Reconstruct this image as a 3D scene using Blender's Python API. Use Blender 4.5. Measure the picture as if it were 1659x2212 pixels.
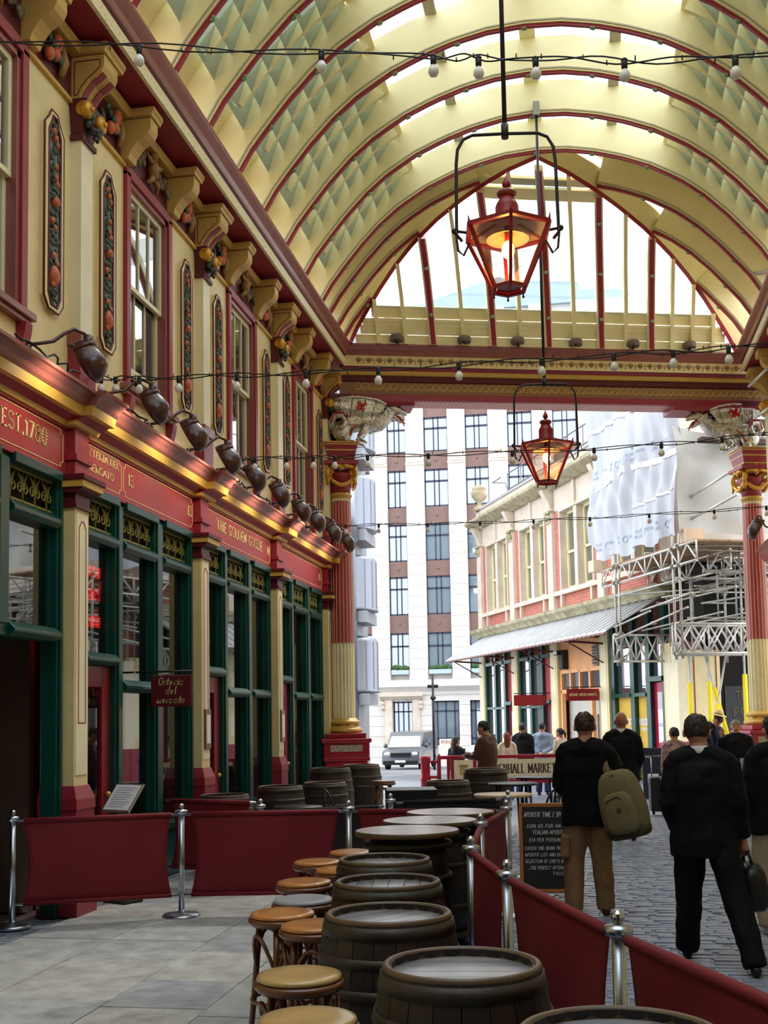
import bpy, bmesh, math, random
from mathutils import Vector, Matrix
R=math.radians; PI=math.pi
for o in list(bpy.data.objects): bpy.data.objects.remove(o)
sc=bpy.context.scene; COL=sc.collection
# ---------------------------------------------------------------- camera
cd=bpy.data.cameras.new('camera'); cam=bpy.data.objects.new('camera',cd); COL.objects.link(cam); sc.camera=cam
cd.sensor_fit='VERTICAL'; cd.sensor_height=36.0; cd.sensor_width=27.0
cd.lens=2450/2212*36; cd.shift_y=(1344-1106)/2212; cd.clip_end=400; cd.clip_start=.05
_yaw=math.atan2(435,2450.); _pit=math.atan(.083); _rol=.018
_fw=Vector((-math.sin(_yaw)*math.cos(_pit),math.cos(_yaw)*math.cos(_pit),math.sin(_pit)))
_r=Vector((math.cos(_yaw),math.sin(_yaw),0)); _u=_r.cross(_fw)
_r2=_r*math.cos(_rol)-_u*math.sin(_rol); _u2=_r*math.sin(_rol)+_u*math.cos(_rol)
cam.matrix_world=Matrix(((_r2.x,_u2.x,-_fw.x,0),(_r2.y,_u2.y,-_fw.y,0),(_r2.z,_u2.z,-_fw.z,1.8),(0,0,0,1)))
# ---------------------------------------------------------------- light and exposure
W=bpy.data.worlds.new('sky'); sc.world=W; W.use_nodes=True
nt=W.node_tree; bg=nt.nodes['Background']
tc=nt.nodes.new('ShaderNodeTexCoord'); nz=nt.nodes.new('ShaderNodeTexNoise'); nz.inputs['Scale'].default_value=2.2; nz.inputs['Detail'].default_value=5
rp=nt.nodes.new('ShaderNodeValToRGB'); rp.color_ramp.elements[0].position=.35; rp.color_ramp.elements[1].position=.62
rp.color_ramp.elements[0].color=(.78,.87,1.0,1); rp.color_ramp.elements[1].color=(1,1,1,1)
nt.links.new(tc.outputs['Generated'],nz.inputs['Vector']); nt.links.new(nz.outputs['Fac'],rp.inputs['Fac']); nt.links.new(rp.outputs['Color'],bg.inputs['Color'])
bg.inputs['Strength'].default_value=.85
sl=bpy.data.lights.new('sun','SUN'); sl.energy=.6; sl.angle=R(6); sl.color=(1,.95,.86)
so=bpy.data.objects.new('sun',sl); COL.objects.link(so); so.rotation_euler=(R(34),0,R(150))
sc.view_settings.view_transform='Standard'; sc.view_settings.look='None'; sc.view_settings.gamma=1; sc.view_settings.use_curve_mapping=False
sc.view_settings.exposure=1.95
cy=sc.cycles; cy.max_bounces=7; cy.diffuse_bounces=4; cy.glossy_bounces=4; cy.transmission_bounces=6; cy.transparent_max_bounces=16; cy.caustics_reflective=False; cy.caustics_refractive=False; cy.sample_clamp_indirect=6
try: cy.use_denoising=True
except Exception: pass
# ---------------------------------------------------------------- materials
def lin(c):
    if isinstance(c,str): c=[int(c[i:i+2],16) for i in (1,3,5)]
    return tuple((v/255/12.92 if v<=10 else ((v/255+.055)/1.055)**2.4) for v in c)+(1,)
MATS={}
def mat(name,col,rough=.5,metal=0,var=0,vs=6,bump=0,bs=40,spec=.5,emit=None,es=0,stretch=None,col2=None,coat=0,trans=0,alpha=1):
    if name in MATS: return MATS[name]
    m=bpy.data.materials.new(name); m.use_nodes=True; MATS[name]=m; t=m.node_tree; b=t.nodes['Principled BSDF']; L=t.links.new
    c=lin(col); b.inputs['Base Color'].default_value=c; b.inputs['Roughness'].default_value=rough; b.inputs['Metallic'].default_value=metal
    b.inputs['Specular IOR Level'].default_value=spec
    if coat: b.inputs['Coat Weight'].default_value=coat; b.inputs['Coat Roughness'].default_value=.15
    if emit: b.inputs['Emission Color'].default_value=lin(emit); b.inputs['Emission Strength'].default_value=es
    if trans: b.inputs['Transmission Weight'].default_value=trans
    if alpha<1: b.inputs['Alpha'].default_value=alpha
    if var or bump:
        co=t.nodes.new('ShaderNodeTexCoord'); src=co.outputs['Object']
        if stretch:
            mp=t.nodes.new('ShaderNodeMapping'); mp.inputs['Scale'].default_value=stretch; L(src,mp.inputs['Vector']); src=mp.outputs['Vector']
        if var:
            n=t.nodes.new('ShaderNodeTexNoise'); n.inputs['Scale'].default_value=vs; n.inputs['Detail'].default_value=6; n.inputs['Roughness'].default_value=.65; L(src,n.inputs['Vector'])
            r=t.nodes.new('ShaderNodeValToRGB'); r.color_ramp.elements[0].position=.3; r.color_ramp.elements[1].position=.7
            if col2: r.color_ramp.elements[0].color=lin(col2); r.color_ramp.elements[1].color=c
            else:
                r.color_ramp.elements[0].color=tuple(v*(1-var) for v in c[:3])+(1,); r.color_ramp.elements[1].color=tuple(min(1,v*(1+var*.5)) for v in c[:3])+(1,)
            L(n.outputs['Fac'],r.inputs['Fac']); L(r.outputs['Color'],b.inputs['Base Color'])
        if bump:
            n2=t.nodes.new('ShaderNodeTexNoise'); n2.inputs['Scale'].default_value=bs; n2.inputs['Detail'].default_value=4; L(src,n2.inputs['Vector'])
            bp=t.nodes.new('ShaderNodeBump'); bp.inputs['Strength'].default_value=bump; bp.inputs['Distance'].default_value=.02; L(n2.outputs['Fac'],bp.inputs['Height']); L(bp.outputs['Normal'],b.inputs['Normal'])
    return m
def pane_mat(name,tint,trans,gloss,dark,rough=.02):
    "window glass: part see-through, part mirror, part dull film"
    m=bpy.data.materials.new(name); m.use_nodes=True; MATS[name]=m; t=m.node_tree; L=t.links.new
    for n in list(t.nodes): t.nodes.remove(n)
    out=t.nodes.new('ShaderNodeOutputMaterial'); tr=t.nodes.new('ShaderNodeBsdfTransparent'); tr.inputs['Color'].default_value=lin(tint)
    gl=t.nodes.new('ShaderNodeBsdfGlossy'); gl.inputs['Roughness'].default_value=rough; df=t.nodes.new('ShaderNodeBsdfDiffuse'); df.inputs['Color'].default_value=lin(dark)
    a=t.nodes.new('ShaderNodeMixShader'); a.inputs[0].default_value=trans; L(df.outputs[0],a.inputs[1]); L(tr.outputs[0],a.inputs[2])
    lw=t.nodes.new('ShaderNodeLayerWeight'); lw.inputs['Blend'].default_value=.35
    mr=t.nodes.new('ShaderNodeMapRange'); mr.inputs['To Min'].default_value=gloss; mr.inputs['To Max'].default_value=min(1,gloss+.5); L(lw.outputs['Fresnel'],mr.inputs['Value'])
    b=t.nodes.new('ShaderNodeMixShader'); L(mr.outputs[0],b.inputs[0]); L(a.outputs[0],b.inputs[1]); L(gl.outputs[0],b.inputs[2]); L(b.outputs[0],out.inputs['Surface'])
    return m
cream=mat('cream_paint','#ecd9a0',.45,var=.1,vs=3); creamL=mat('pale_cream_paint','#f4ebc8',.45,var=.08,vs=3); ochre=mat('ochre_paint','#d2a84e',.42,var=.12,vs=5)
maroon=mat('maroon_paint','#96283a',.4,var=.15,vs=4); maroonD=mat('dark_maroon_paint','#5c1220',.45,var=.15,vs=4); brown=mat('red_brown_gloss_paint','#94564f',.28,var=.18,vs=5)
signred=mat('sign_red_paint','#a83840',.45,var=.08,vs=2); green=mat('bottle_green_paint','#0b453d',.32,var=.2,vs=5); gold=mat('gold_paint','#d9a23a',.38,metal=.35,var=.15,vs=20)
goldL=mat('sign_gold_leaf','#fbe6a6',.5,var=.1,vs=30); vault=mat('vault_cream_paint','#faf0be',.5,var=.05,vs=1.2); vaultred=mat('rib_red_paint','#9a1f34',.42)
rosem=mat('rosette_green_paint','#8fae88',.5); steel=mat('brushed_steel','#bcc3cf',.28,metal=1,var=.08,vs=30); blackm=mat('black_paint','#0d0d0f',.45)
dark=mat('unlit_interior','#1b120d',.8,var=.3,vs=2); glassW=pane_mat('window_glass','#dfe6e4',.10,.48,'#3b3c34'); glassS=pane_mat('shop_glass','#cfd8d6',.52,.22,'#0c0f0e')  # near-black interior colour stands for the darkness of unlit rooms and passage
skyglass=pane_mat('clear_roof_glass','#f4fbff',.92,.03,'#ffffff'); lapglass=pane_mat('lapped_roof_glass','#dde8e0',.48,.05,'#bccabc',.3); bulbm=mat('frosted_bulb','#f2f0ea',.25)
# ---------------------------------------------------------------- mesh helpers
class B:
    def __init__(s): s.v=[]; s.f=[]; s.sm=[]
    def add(s,vs,fs,smooth=False):
        k=len(s.v); s.v+= [tuple(p) for p in vs]; s.f+=[tuple(i+k for i in f) for f in fs]; s.sm+=[smooth]*len(fs); return s
    def box(s,x0,x1,y0,y1,z0,z1,M=None):
        vs=[Vector((x,y,z)) for z in(z0,z1) for y in(y0,y1) for x in(x0,x1)]
        if M is not None: vs=[M@p for p in vs]
        return s.add(vs,[(0,2,3,1),(4,5,7,6),(0,1,5,4),(2,6,7,3),(0,4,6,2),(1,3,7,5)])
    def bar(s,a,b,w,h=None,up=(0,0,1)):
        a=Vector(a);b=Vector(b);h=h or w; d=(b-a).normalized(); u=Vector(up)
        if abs(d.dot(u))>.98: u=Vector((1,0,0))
        r=d.cross(u).normalized()*(w/2); q=r.cross(d).normalized()*(h/2)
        return s.add([a-r-q,a+r-q,a+r+q,a-r+q,b-r-q,b+r-q,b+r+q,b-r+q],[(0,1,2,3),(7,6,5,4),(0,4,5,1),(1,5,6,2),(2,6,7,3),(3,7,4,0)])
    def tube(s,pts,r,n=8,cap=True,smooth=True,closed=False):
        P=[Vector(p) for p in pts]; m=len(P); rs=r if hasattr(r,'__len__') else [r]*m
        k=len(s.v); pr=None
        for i,p in enumerate(P):
            if closed: d=P[(i+1)%m]-P[i-1]
            else: d=(P[min(i+1,m-1)]-P[max(i-1,0)])
            d=d.normalized() if d.length>1e-9 else Vector((0,0,1))
            if pr is None:
                u=Vector((0,0,1)) if abs(d.z)<.9 else Vector((1,0,0)); pr=d.cross(u).normalized()
            else:
                pr=(pr-d*pr.dot(d)); pr=pr.normalized() if pr.length>1e-6 else d.orthogonal().normalized()
            q=d.cross(pr)
            rr=rs[i]; ra,rb=(rr if hasattr(rr,'__len__') else (rr,rr))
            for j in range(n):
                a=2*PI*j/n; s.v.append(tuple(p+pr*math.cos(a)*ra+q*math.sin(a)*rb))
        for i in range(m if closed else m-1):
            for j in range(n):
                a=k+i*n+j; b2=k+i*n+(j+1)%n; c=k+((i+1)%m)*n+(j+1)%n; d2=k+((i+1)%m)*n+j
                s.f.append((a,b2,c,d2)); s.sm.append(smooth)
        if cap and not closed:
            s.f.append(tuple(k+j for j in range(n))[::-1]); s.sm.append(False)
            s.f.append(tuple(k+(m-1)*n+j for j in range(n))); s.sm.append(False)
        return s
    def lathe(s,prof,n=24,c=(0,0,0),smooth=True,cap=True,M=None,a0=0,sx=1,sy=1):
        k=len(s.v); m=len(prof)
        for (r,z) in prof:
            for j in range(n):
                a=a0+2*PI*j/n; p=Vector((r*math.cos(a)*sx,r*math.sin(a)*sy,z))
                if M is not None: p=M@p
                s.v.append(tuple(p+Vector(c)))
        for i in range(m-1):
            for j in range(n):
                s.f.append((k+i*n+j,k+i*n+(j+1)%n,k+(i+1)*n+(j+1)%n,k+(i+1)*n+j)); s.sm.append(smooth)
        if cap:
            s.f.append(tuple(k+j for j in range(n))[::-1]); s.sm.append(False); s.f.append(tuple(k+(m-1)*n+j for j in range(n))); s.sm.append(False)
        return s
    def ball(s,c,r,n=10,m=6,M=None):
        rx,ry,rz=r if hasattr(r,'__len__') else (r,r,r); k=len(s.v); c=Vector(c)
        for i in range(m+1):
            t=PI*i/m
            for j in range(n):
                a=2*PI*j/n; p=Vector((rx*math.sin(t)*math.cos(a),ry*math.sin(t)*math.sin(a),rz*math.cos(t)))
                if M is not None: p=M@p
                s.v.append(tuple(p+c))
        for i in range(m):
            for j in range(n): s.f.append((k+i*n+j,k+(i+1)*n+j,k+(i+1)*n+(j+1)%n,k+i*n+(j+1)%n)); s.sm.append(True)
        return s
    def prism(s,poly,ax,a,b):
        "polygon in the plane across axis ax, pushed from a to b"
        n=len(poly)
        def P(p,t): return {'x':(t,p[0],p[1]),'y':(p[0],t,p[1]),'z':(p[0],p[1],t)}[ax]
        return s.add([P(p,a) for p in poly]+[P(p,b) for p in poly],[tuple(range(n)),tuple(range(2*n-1,n-1,-1))]+[(i,n+i,n+(i+1)%n,(i+1)%n) for i in range(n)])
    def xf(s,M): s.v=[tuple(M@Vector(p)) for p in s.v]; return s
    def mesh(s,name):
        me=bpy.data.meshes.new(name); me.from_pydata(s.v,[],s.f); me.polygons.foreach_set('use_smooth',s.sm)
        bm=bmesh.new(); bm.from_mesh(me); bmesh.ops.recalc_face_normals(bm,faces=bm.faces); bm.to_mesh(me); bm.free(); return me
    def obj(s,name,m,parent=None,bevel=0,loc=None): return mk(name,s.mesh(name),m,parent,bevel,loc)
def mk(name,me,m,parent=None,bevel=0,loc=None):
    o=bpy.data.objects.new(name,me); COL.objects.link(o)
    if m is not None and not me.materials: me.materials.append(m)
    if parent is not None: o.parent=parent
    if loc is not None: o.location=loc
    if bevel:
        bv=o.modifiers.new('edge','BEVEL'); bv.width=bevel; bv.segments=2; bv.limit_method='ANGLE'; bv.angle_limit=R(40)
    return o
def tag(o,label=None,cat=None,group=None,kind=None):
    if label: o['label']=label
    if cat: o['category']=cat
    if group: o['group']=group
    if kind: o['kind']=kind
    return o
def thing(name,label,cat,loc=(0,0,0),rz=0,group=None,kind=None):
    o=bpy.data.objects.new(name,None); COL.objects.link(o); o.location=loc; o.rotation_euler=(0,0,rz); o.empty_display_size=.1
    return tag(o,label,cat,group,kind)
def dup(root,loc=None,rz=None,label=None,parent=None):
    c=root.copy(); COL.objects.link(c); c.parent=parent
    if loc is not None: c.location=loc
    if rz is not None: c.rotation_euler=(root.rotation_euler.x,root.rotation_euler.y,rz)
    if label: c['label']=label
    for ch in root.children: dup(ch,parent=c)
    return c
def Mz(a): return Matrix.Rotation(a,4,'Z')
def T(x,y,z): return Matrix.Translation((x,y,z))
# ---------------------------------------------------------------- lettering: a stroke alphabet with slab serifs
def arc(cx,cy,rx,ry,a,b,n=9): return [(cx+rx*math.cos(R(a+(b-a)*i/n)),cy+ry*math.sin(R(a+(b-a)*i/n))) for i in range(n+1)]
G={'A':[[(0,0),(.35,1)],[(.35,1),(.7,0)],[(.12,.35),(.58,.35)]],'B':[[(.1,0),(.1,1)],[(.1,1),(.3,1)]+arc(.32,.76,.24,.24,90,-90)+[(.1,.52)],[(.3,.52)]+arc(.34,.26,.28,.26,90,-90)+[(.1,0)]],
'C':[arc(.36,.5,.33,.5,50,310)],'D':[[(.1,0),(.1,1)],[(.1,1),(.25,1)]+arc(.27,.5,.38,.5,90,-90)+[(.1,0)]],'E':[[(.1,0),(.1,1)],[(.1,1),(.58,1)],[(.1,.52),(.46,.52)],[(.1,0),(.6,0)]],
'F':[[(.1,0),(.1,1)],[(.1,1),(.58,1)],[(.1,.52),(.46,.52)]],'G':[arc(.36,.5,.33,.5,50,330)+[(.66,.42)],[(.44,.42),(.68,.42)]],'H':[[(.1,0),(.1,1)],[(.6,0),(.6,1)],[(.1,.52),(.6,.52)]],
'I':[[(.18,0),(.18,1)]],'J':[[(.45,1),(.45,.25)]+arc(.27,.22,.18,.22,0,-170)],'K':[[(.1,0),(.1,1)],[(.6,1),(.1,.42)],[(.25,.58),(.64,0)]],'L':[[(.1,0),(.1,1)],[(.1,0),(.56,0)]],
'M':[[(.08,0),(.08,1)],[(.08,1),(.4,.25)],[(.4,.25),(.74,1)],[(.74,1),(.74,0)]],'N':[[(.1,0),(.1,1)],[(.1,1),(.6,0)],[(.6,0),(.6,1)]],'O':[arc(.36,.5,.33,.5,90,450,16)],
'P':[[(.1,0),(.1,1)],[(.1,1),(.3,1)]+arc(.32,.74,.26,.26,90,-90)+[(.1,.48)]],'Q':[arc(.36,.5,.33,.5,90,450,16),[(.42,.25),(.68,-.08)]],'R':[[(.1,0),(.1,1)],[(.1,1),(.3,1)]+arc(.32,.75,.25,.25,90,-90)+[(.1,.5)],[(.34,.5),(.64,0)]],
'S':[arc(.33,.75,.25,.25,30,250)+arc(.33,.26,.28,.26,90,-150)],'T':[[(.33,0),(.33,1)],[(.02,1),(.64,1)]],'U':[[(.1,1),(.1,.3)]+arc(.35,.28,.25,.28,180,360)+[(.6,1)]],'V':[[(0,1),(.34,0)],[(.34,0),(.68,1)]],
'W':[[(0,1),(.22,0)],[(.22,0),(.45,.9)],[(.45,.9),(.68,0)],[(.68,0),(.9,1)]],'X':[[(0,0),(.62,1)],[(0,1),(.62,0)]],'Y':[[(0,1),(.32,.45)],[(.64,1),(.32,.45)],[(.32,.45),(.32,0)]],'Z':[[(.02,1),(.6,1),(.02,0),(.62,0)]],
'0':[arc(.32,.5,.28,.5,90,450,16)],'1':[[(.1,.8),(.25,1),(.25,0)]],'3':[arc(.3,.76,.24,.24,150,-80)+arc(.3,.26,.28,.26,80,-150)],'4':[[(.48,0),(.48,1)],[(.48,1),(.02,.3)],[(.02,.3),(.64,.3)]],
'5':[[(.55,1),(.14,1),(.1,.55)]+arc(.3,.32,.27,.32,120,-140)],'6':[arc(.32,.3,.27,.3,90,450,14),arc(.5,.3,.46,.7,180,100)],'7':[[(.04,1),(.58,1),(.2,0)]],'8':[arc(.31,.75,.23,.25,90,450,14),arc(.31,.26,.28,.26,90,450,14)],
'.':[[(.1,.0),(.1,.1)]],',':[[(.12,.05),(.06,-.12)]],"'":[[(.1,.8),(.1,1)]],'-':[[(.08,.45),(.4,.45)]],'/':[[(0,-.05),(.4,1.05)]],'&':[[(.62,.02),(.18,.7)]+arc(.3,.82,.14,.17,200,-40)+[(.06,.3)]+arc(.28,.22,.22,.22,170,350)],
'£':[arc(.42,.75,.2,.25,20,180)+[(.22,.0)],[(.05,0),(.6,0)],[(.08,.48),(.42,.48)]],
'a':[arc(.27,.25,.24,.25,30,390,12),[(.5,.5),(.5,.08),(.62,0)]],'c':[arc(.27,.25,.24,.25,50,320)],'d':[arc(.27,.25,.24,.25,30,390,12),[(.56,1.0),(.5,.08),(.62,0)]],'e':[[(.04,.24),(.48,.3)]+arc(.27,.26,.22,.24,10,320)],
'i':[[(.12,.5),(.1,.08),(.22,0)],[(.16,.72),(.17,.76)]],'l':[[(.16,1),(.1,.1),(.24,0)]],'m':[[(.06,0),(.08,.5)],[(.08,.34)]+arc(.22,.34,.14,.16,160,0)+[(.34,0)],[(.36,.34)]+arc(.5,.34,.14,.16,160,0)+[(.62,.06),(.74,0)]],
'o':[arc(.26,.25,.23,.25,90,450,14)],'r':[[(.06,0),(.08,.5)],[(.08,.3)]+arc(.26,.3,.18,.2,160,40)],'s':[arc(.22,.38,.15,.13,30,240)+arc(.22,.13,.17,.13,90,-150)],'t':[[(.2,.85),(.16,.1),(.3,0)],[(.02,.55),(.4,.55)]],'t2':[]}
ADV={'M':.86,'W':.95,'I':.36,'1':.46,'.':.24,',':.22,"'":.22,' ':.42,'i':.28,'l':.28,'-':.5,'/':.45,'m':.82,'r':.42,'s':.44,'t':.4,'A':.74,'V':.7,'E':.68,'L':.62,'F':.64}
def text(bd,s,o,right,up,h,w=1.0,st=.13,serif=True,fit=None,thin=.55,slant=0,gap=.1,depth=.006):
    "strokes of the words s from corner o; verticals thick, horizontals thin"
    o=Vector(o); rt=Vector(right).normalized(); up=Vector(up).normalized(); nn=rt.cross(up)
    tot=sum(ADV.get(ch,.74)+gap for ch in s)
    if fit: w=fit/(tot*h)
    x=0
    def P(px,py): return o+rt*((x+px+slant*py)*h*w)+up*(py*h)
    def seg(a,b,wd,hz=False):
        A=P(*a);C2=P(*b); d=C2-A
        if d.length<1e-6: return
        d.normalize(); q=nn.cross(d)*(wd*h/2)
        A=A-d*(wd*h*.25); C2=C2+d*(wd*h*.25)
        z=nn*depth; bd.add([A-q,C2-q,C2+q,A+q,A-q+z,C2-q+z,C2+q+z,A+q+z],[(4,5,6,7),(0,1,5,4),(1,2,6,5),(2,3,7,6),(3,0,4,7)])
    for ch in s:
        for pl in G.get(ch,[]):
            for a,b in zip(pl,pl[1:]):
                vert=abs(b[1]-a[1])/(math.hypot(b[0]-a[0],b[1]-a[1])+1e-6)
                seg(a,b,st*(thin+(1-thin)*vert) if serif else st)
            if serif and len(pl)>=2 and ch not in '.,-':
                for e,nb in((pl[0],pl[1]),(pl[-1],pl[-2])):
                    if abs(e[0]-nb[0])<.4*abs(e[1]-nb[1]) and (e[1] in(0,1)): seg((e[0]-.12,e[1]),(e[0]+.12,e[1]),st*.55)
        x+=ADV.get(ch,.74)+gap
    return bd

def words(s,o,right,up,h,fit,m,parent,gap=.1,name='lettering',xf=None,**kw):
    "each word its own piece of lettering"
    tot=sum(ADV.get(ch,.74)+gap for ch in s); x=0; rt=Vector(right).normalized(); sp=ADV[' ']+gap
    for wd in s.split(' '):
        wl=sum(ADV.get(ch,.74)+gap for ch in wd)
        b=text(B(),wd,Vector(o)+rt*(fit*x/tot),right,up,h,fit=fit*wl/tot,gap=gap,**kw)
        if xf is not None: b.xf(xf)
        b.obj(name,m,parent); x+=wl+sp
# ================================================================ ground
cob=bpy.data.materials.new('granite_setts'); cob.use_nodes=True; MATS['granite_setts']=cob
def brickmat(m,c1,c2,cm,sw,sh,mort,rough,bump,rot=0,var=.5,off=.5,rx=0):
    t=m.node_tree; b=t.nodes['Principled BSDF']; L=t.links.new; co=t.nodes.new('ShaderNodeTexCoord'); mp=t.nodes.new('ShaderNodeMapping'); mp.inputs['Rotation'].default_value=(rx,0,rot); L(co.outputs['Object'],mp.inputs['Vector'])
    dn=t.nodes.new('ShaderNodeTexNoise'); dn.inputs['Scale'].default_value=9; L(mp.outputs['Vector'],dn.inputs['Vector']); mx=t.nodes.new('ShaderNodeMixRGB'); mx.inputs[0].default_value=.015; L(mp.outputs['Vector'],mx.inputs[1]); L(dn.outputs['Color'],mx.inputs[2])
    br=t.nodes.new('ShaderNodeTexBrick'); br.offset=off; br.inputs['Color1'].default_value=lin(c1); br.inputs['Color2'].default_value=lin(c2); br.inputs['Mortar'].default_value=lin(cm); br.inputs['Scale'].default_value=1; br.inputs['Mortar Size'].default_value=mort; br.inputs['Mortar Smooth'].default_value=.4; br.inputs['Brick Width'].default_value=sw; br.inputs['Row Height'].default_value=sh; br.inputs['Bias'].default_value=0
    L(mx.outputs[0],br.inputs['Vector'])
    n=t.nodes.new('ShaderNodeTexNoise'); n.inputs['Scale'].default_value=1.7; n.inputs['Detail'].default_value=8; L(co.outputs['Object'],n.inputs['Vector'])
    mu=t.nodes.new('ShaderNodeMixRGB'); mu.blend_type='MULTIPLY'; mu.inputs[0].default_value=var; L(br.outputs['Color'],mu.inputs[1]); L(n.outputs['Fac'],mu.inputs[2]); gm=t.nodes.new('ShaderNodeBrightContrast'); gm.inputs['Bright'].default_value=.05; L(mu.outputs[0],gm.inputs['Color']); L(gm.outputs[0],b.inputs['Base Color'])
    b.inputs['Roughness'].default_value=rough; bp=t.nodes.new('ShaderNodeBump'); bp.inputs['Strength'].default_value=bump; bp.inputs['Distance'].default_value=.015; iv=t.nodes.new('ShaderNodeInvert'); L(br.outputs['Fac'],iv.inputs['Color']); L(iv.outputs[0],bp.inputs['Height']); L(bp.outputs['Normal'],b.inputs['Normal'])
brickmat(cob,'#8a93a4','#788292','#4a4e58',.24,.1,.012,.42,.5)
asph=mat('asphalt','#777a80',.8,var=.2,vs=3,bump=.3,bs=120); flag=mat('flagstone','#9a9b98',.55,var=.22,vs=2.2,bump=.15,bs=30)
rnd=random.Random(4)
g=thing('floor','grey granite setts and flagstones paving the covered market street','floor',kind='structure')
B().box(-5.2,14,-14,31,-.3,-.012).obj('bedding',cob,g)
far=B(); far.add([(-60,31,-.012),(60,31,-.012),(60,110,-2.6),(-60,110,-2.6)],[(0,1,2,3)]); fo=far.obj('road',asph); tag(fo,'pale grey road sloping down to the street beyond the market','road',kind='structure')
bx=B(); bx.box(14,60,-14,31,-.3,-.02); bx.box(-60,-5.2,21.4,31,-.3,-.02); o=bx.obj('pavement',flag); tag(o,'grey pavement slabs outside the market hall','pavement',kind='structure')
# individual setts in the walking lane (near ones), and slabs on the shop side
cm=[]
for k in range(4):
    q=B(); w=.105+.012*k; h=.047; z=.0
    q.add([(-w,-h,-.03),(w,-h,-.03),(w,h,-.03),(-w,h,-.03),(-w+.012,-h+.01,z),(w-.012,-h+.01,z-.004),(w-.014,h-.01,z),(-w+.012,h-.012,z-.003)],[(4,5,6,7),(0,1,5,4),(1,2,6,5),(2,3,7,6),(3,0,4,7)])
    cm.append(q.mesh('sett'))
settm=[mat('sett_stone_a','#939caf',.36,var=.25,vs=14,bump=.25,bs=60),mat('sett_stone_b','#7f8898',.42,var=.25,vs=14,bump=.25,bs=60),mat('sett_stone_c','#a6adba',.34,var=.25,vs=14,bump=.25,bs=60)]
cmm=[]
for me in cm:
    for m in settm:
        c=me.copy(); c.materials.append(m); cmm.append(c)
near=[];rest=B()
y=3.6;row=0
while y<17.5:
    x=-1.75+(row%2)*.11+rnd.uniform(-.02,.02)
    while x<3.6:
        w=rnd.uniform(.1,.14)
        px=829.5+2450*((x*math.cos(_yaw)+y*math.sin(_yaw))/(y*math.cos(_yaw)-x*math.sin(_yaw)))
        if 560<px<1700: near.append((y,x+w,rnd.randrange(12)))
        x+=2*w+.012
    y+=.106; row+=1
near.sort(); vis=[n for n in near if (n[0]>7.2 and n[1]>1.1) or (n[0]<7.5 and n[1]<-1.2)]
pick=set(id(n) for n in vis[:300])
for n in vis[:300]:
    mk('sett',cmm[n[2]],None,g,loc=(n[1],n[0],rnd.uniform(-.004,.006))).rotation_euler=(rnd.uniform(-.02,.02),rnd.uniform(-.02,.02),rnd.uniform(-.03,.03))
for n in near:
    if id(n) in pick: continue
    me=cm[n[2]%4]; dz=rnd.uniform(-.004,.006); k=len(rest.v)
    rest.v+=[(v.co.x+n[1],v.co.y+n[0],v.co.z+dz) for v in me.vertices]; rest.f+=[tuple(i+k for i in p.vertices) for p in me.polygons]; rest.sm+=[False]*len(me.polygons)
o=rest.obj('sett_rows',settm[0],g); o['kind']='stuff'
slabm=[mat('slab_stone_%d'%i,c,.42,var=.4,vs=5,bump=.3,bs=25) for i,c in enumerate(('#bcbcb8','#b2b4b2','#c2c0b9','#aeb0b1'))]
x=-4.75
cols=[(-4.75,-3.95),(-3.95,-3.1),(-3.1,-2.4),(-2.4,-1.75)]
for ci,(xa,xb) in enumerate(cols):
    y=3.6+rnd.uniform(0,.5)
    while y<13:
        L_=rnd.uniform(.7,1.15)
        if xb>-4.7+0*(y):
            B().box(xa+.003,xb-.003,y+.003,y+L_-.003,-.05,rnd.uniform(-.002,.003)).obj('flagstone',slabm[rnd.randrange(4)],g)
        y+=L_
B().box(-4.75,-1.75,13,21,-.05,0).obj('flagstone_field',slabm[0],g)
# ================================================================ the arcade front with its shops
PY=[6.43,10.03,13.63,17.23,20.78]           # where each pilaster starts
XF=-4.86
wl=thing('wall_left','cream and maroon painted arcade front above the shop row','wall',kind='structure')
b=B()
b.box(-5.4,-4.83,-14,PY[0]+.2,4.9,8.9); b.box(-5.4,-4.86,-14,PY[0],-.0,4.9)
for i in range(4):
    y0=PY[i]; y1=PY[i+1]
    b.box(-5.4,-4.83,y0,y0+1.36,4.9,8.9); b.box(-5.4,-4.83,y0+2.62,y1,4.9,8.9); b.box(-5.4,-4.83,y0+1.36,y0+2.62,4.9,5.43); b.box(-5.4,-4.83,y0+1.36,y0+2.62,7.82,8.9); b.box(-5.4,-5.1,y0+1.36,y0+2.62,5.43,7.82)
b.box(-5.4,-4.83,PY[4],21.3,4.9,8.9)
b.obj('upper_wall',cream,wl)
b=B(); b.box(-4.84,-4.815,-14,21.0,7.9,8.4); b.obj('frieze_ground',maroonD,wl)
b=B(); b.box(-4.84,-4.79,-14,21,7.86,7.9); b.obj('frieze_bead',ochre,wl)
def mirror(bd): bd.v=[(-1.106-p[0],p[1],p[2]) for p in bd.v]; bd.f=[f[::-1] for f in bd.f]; return bd
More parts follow.
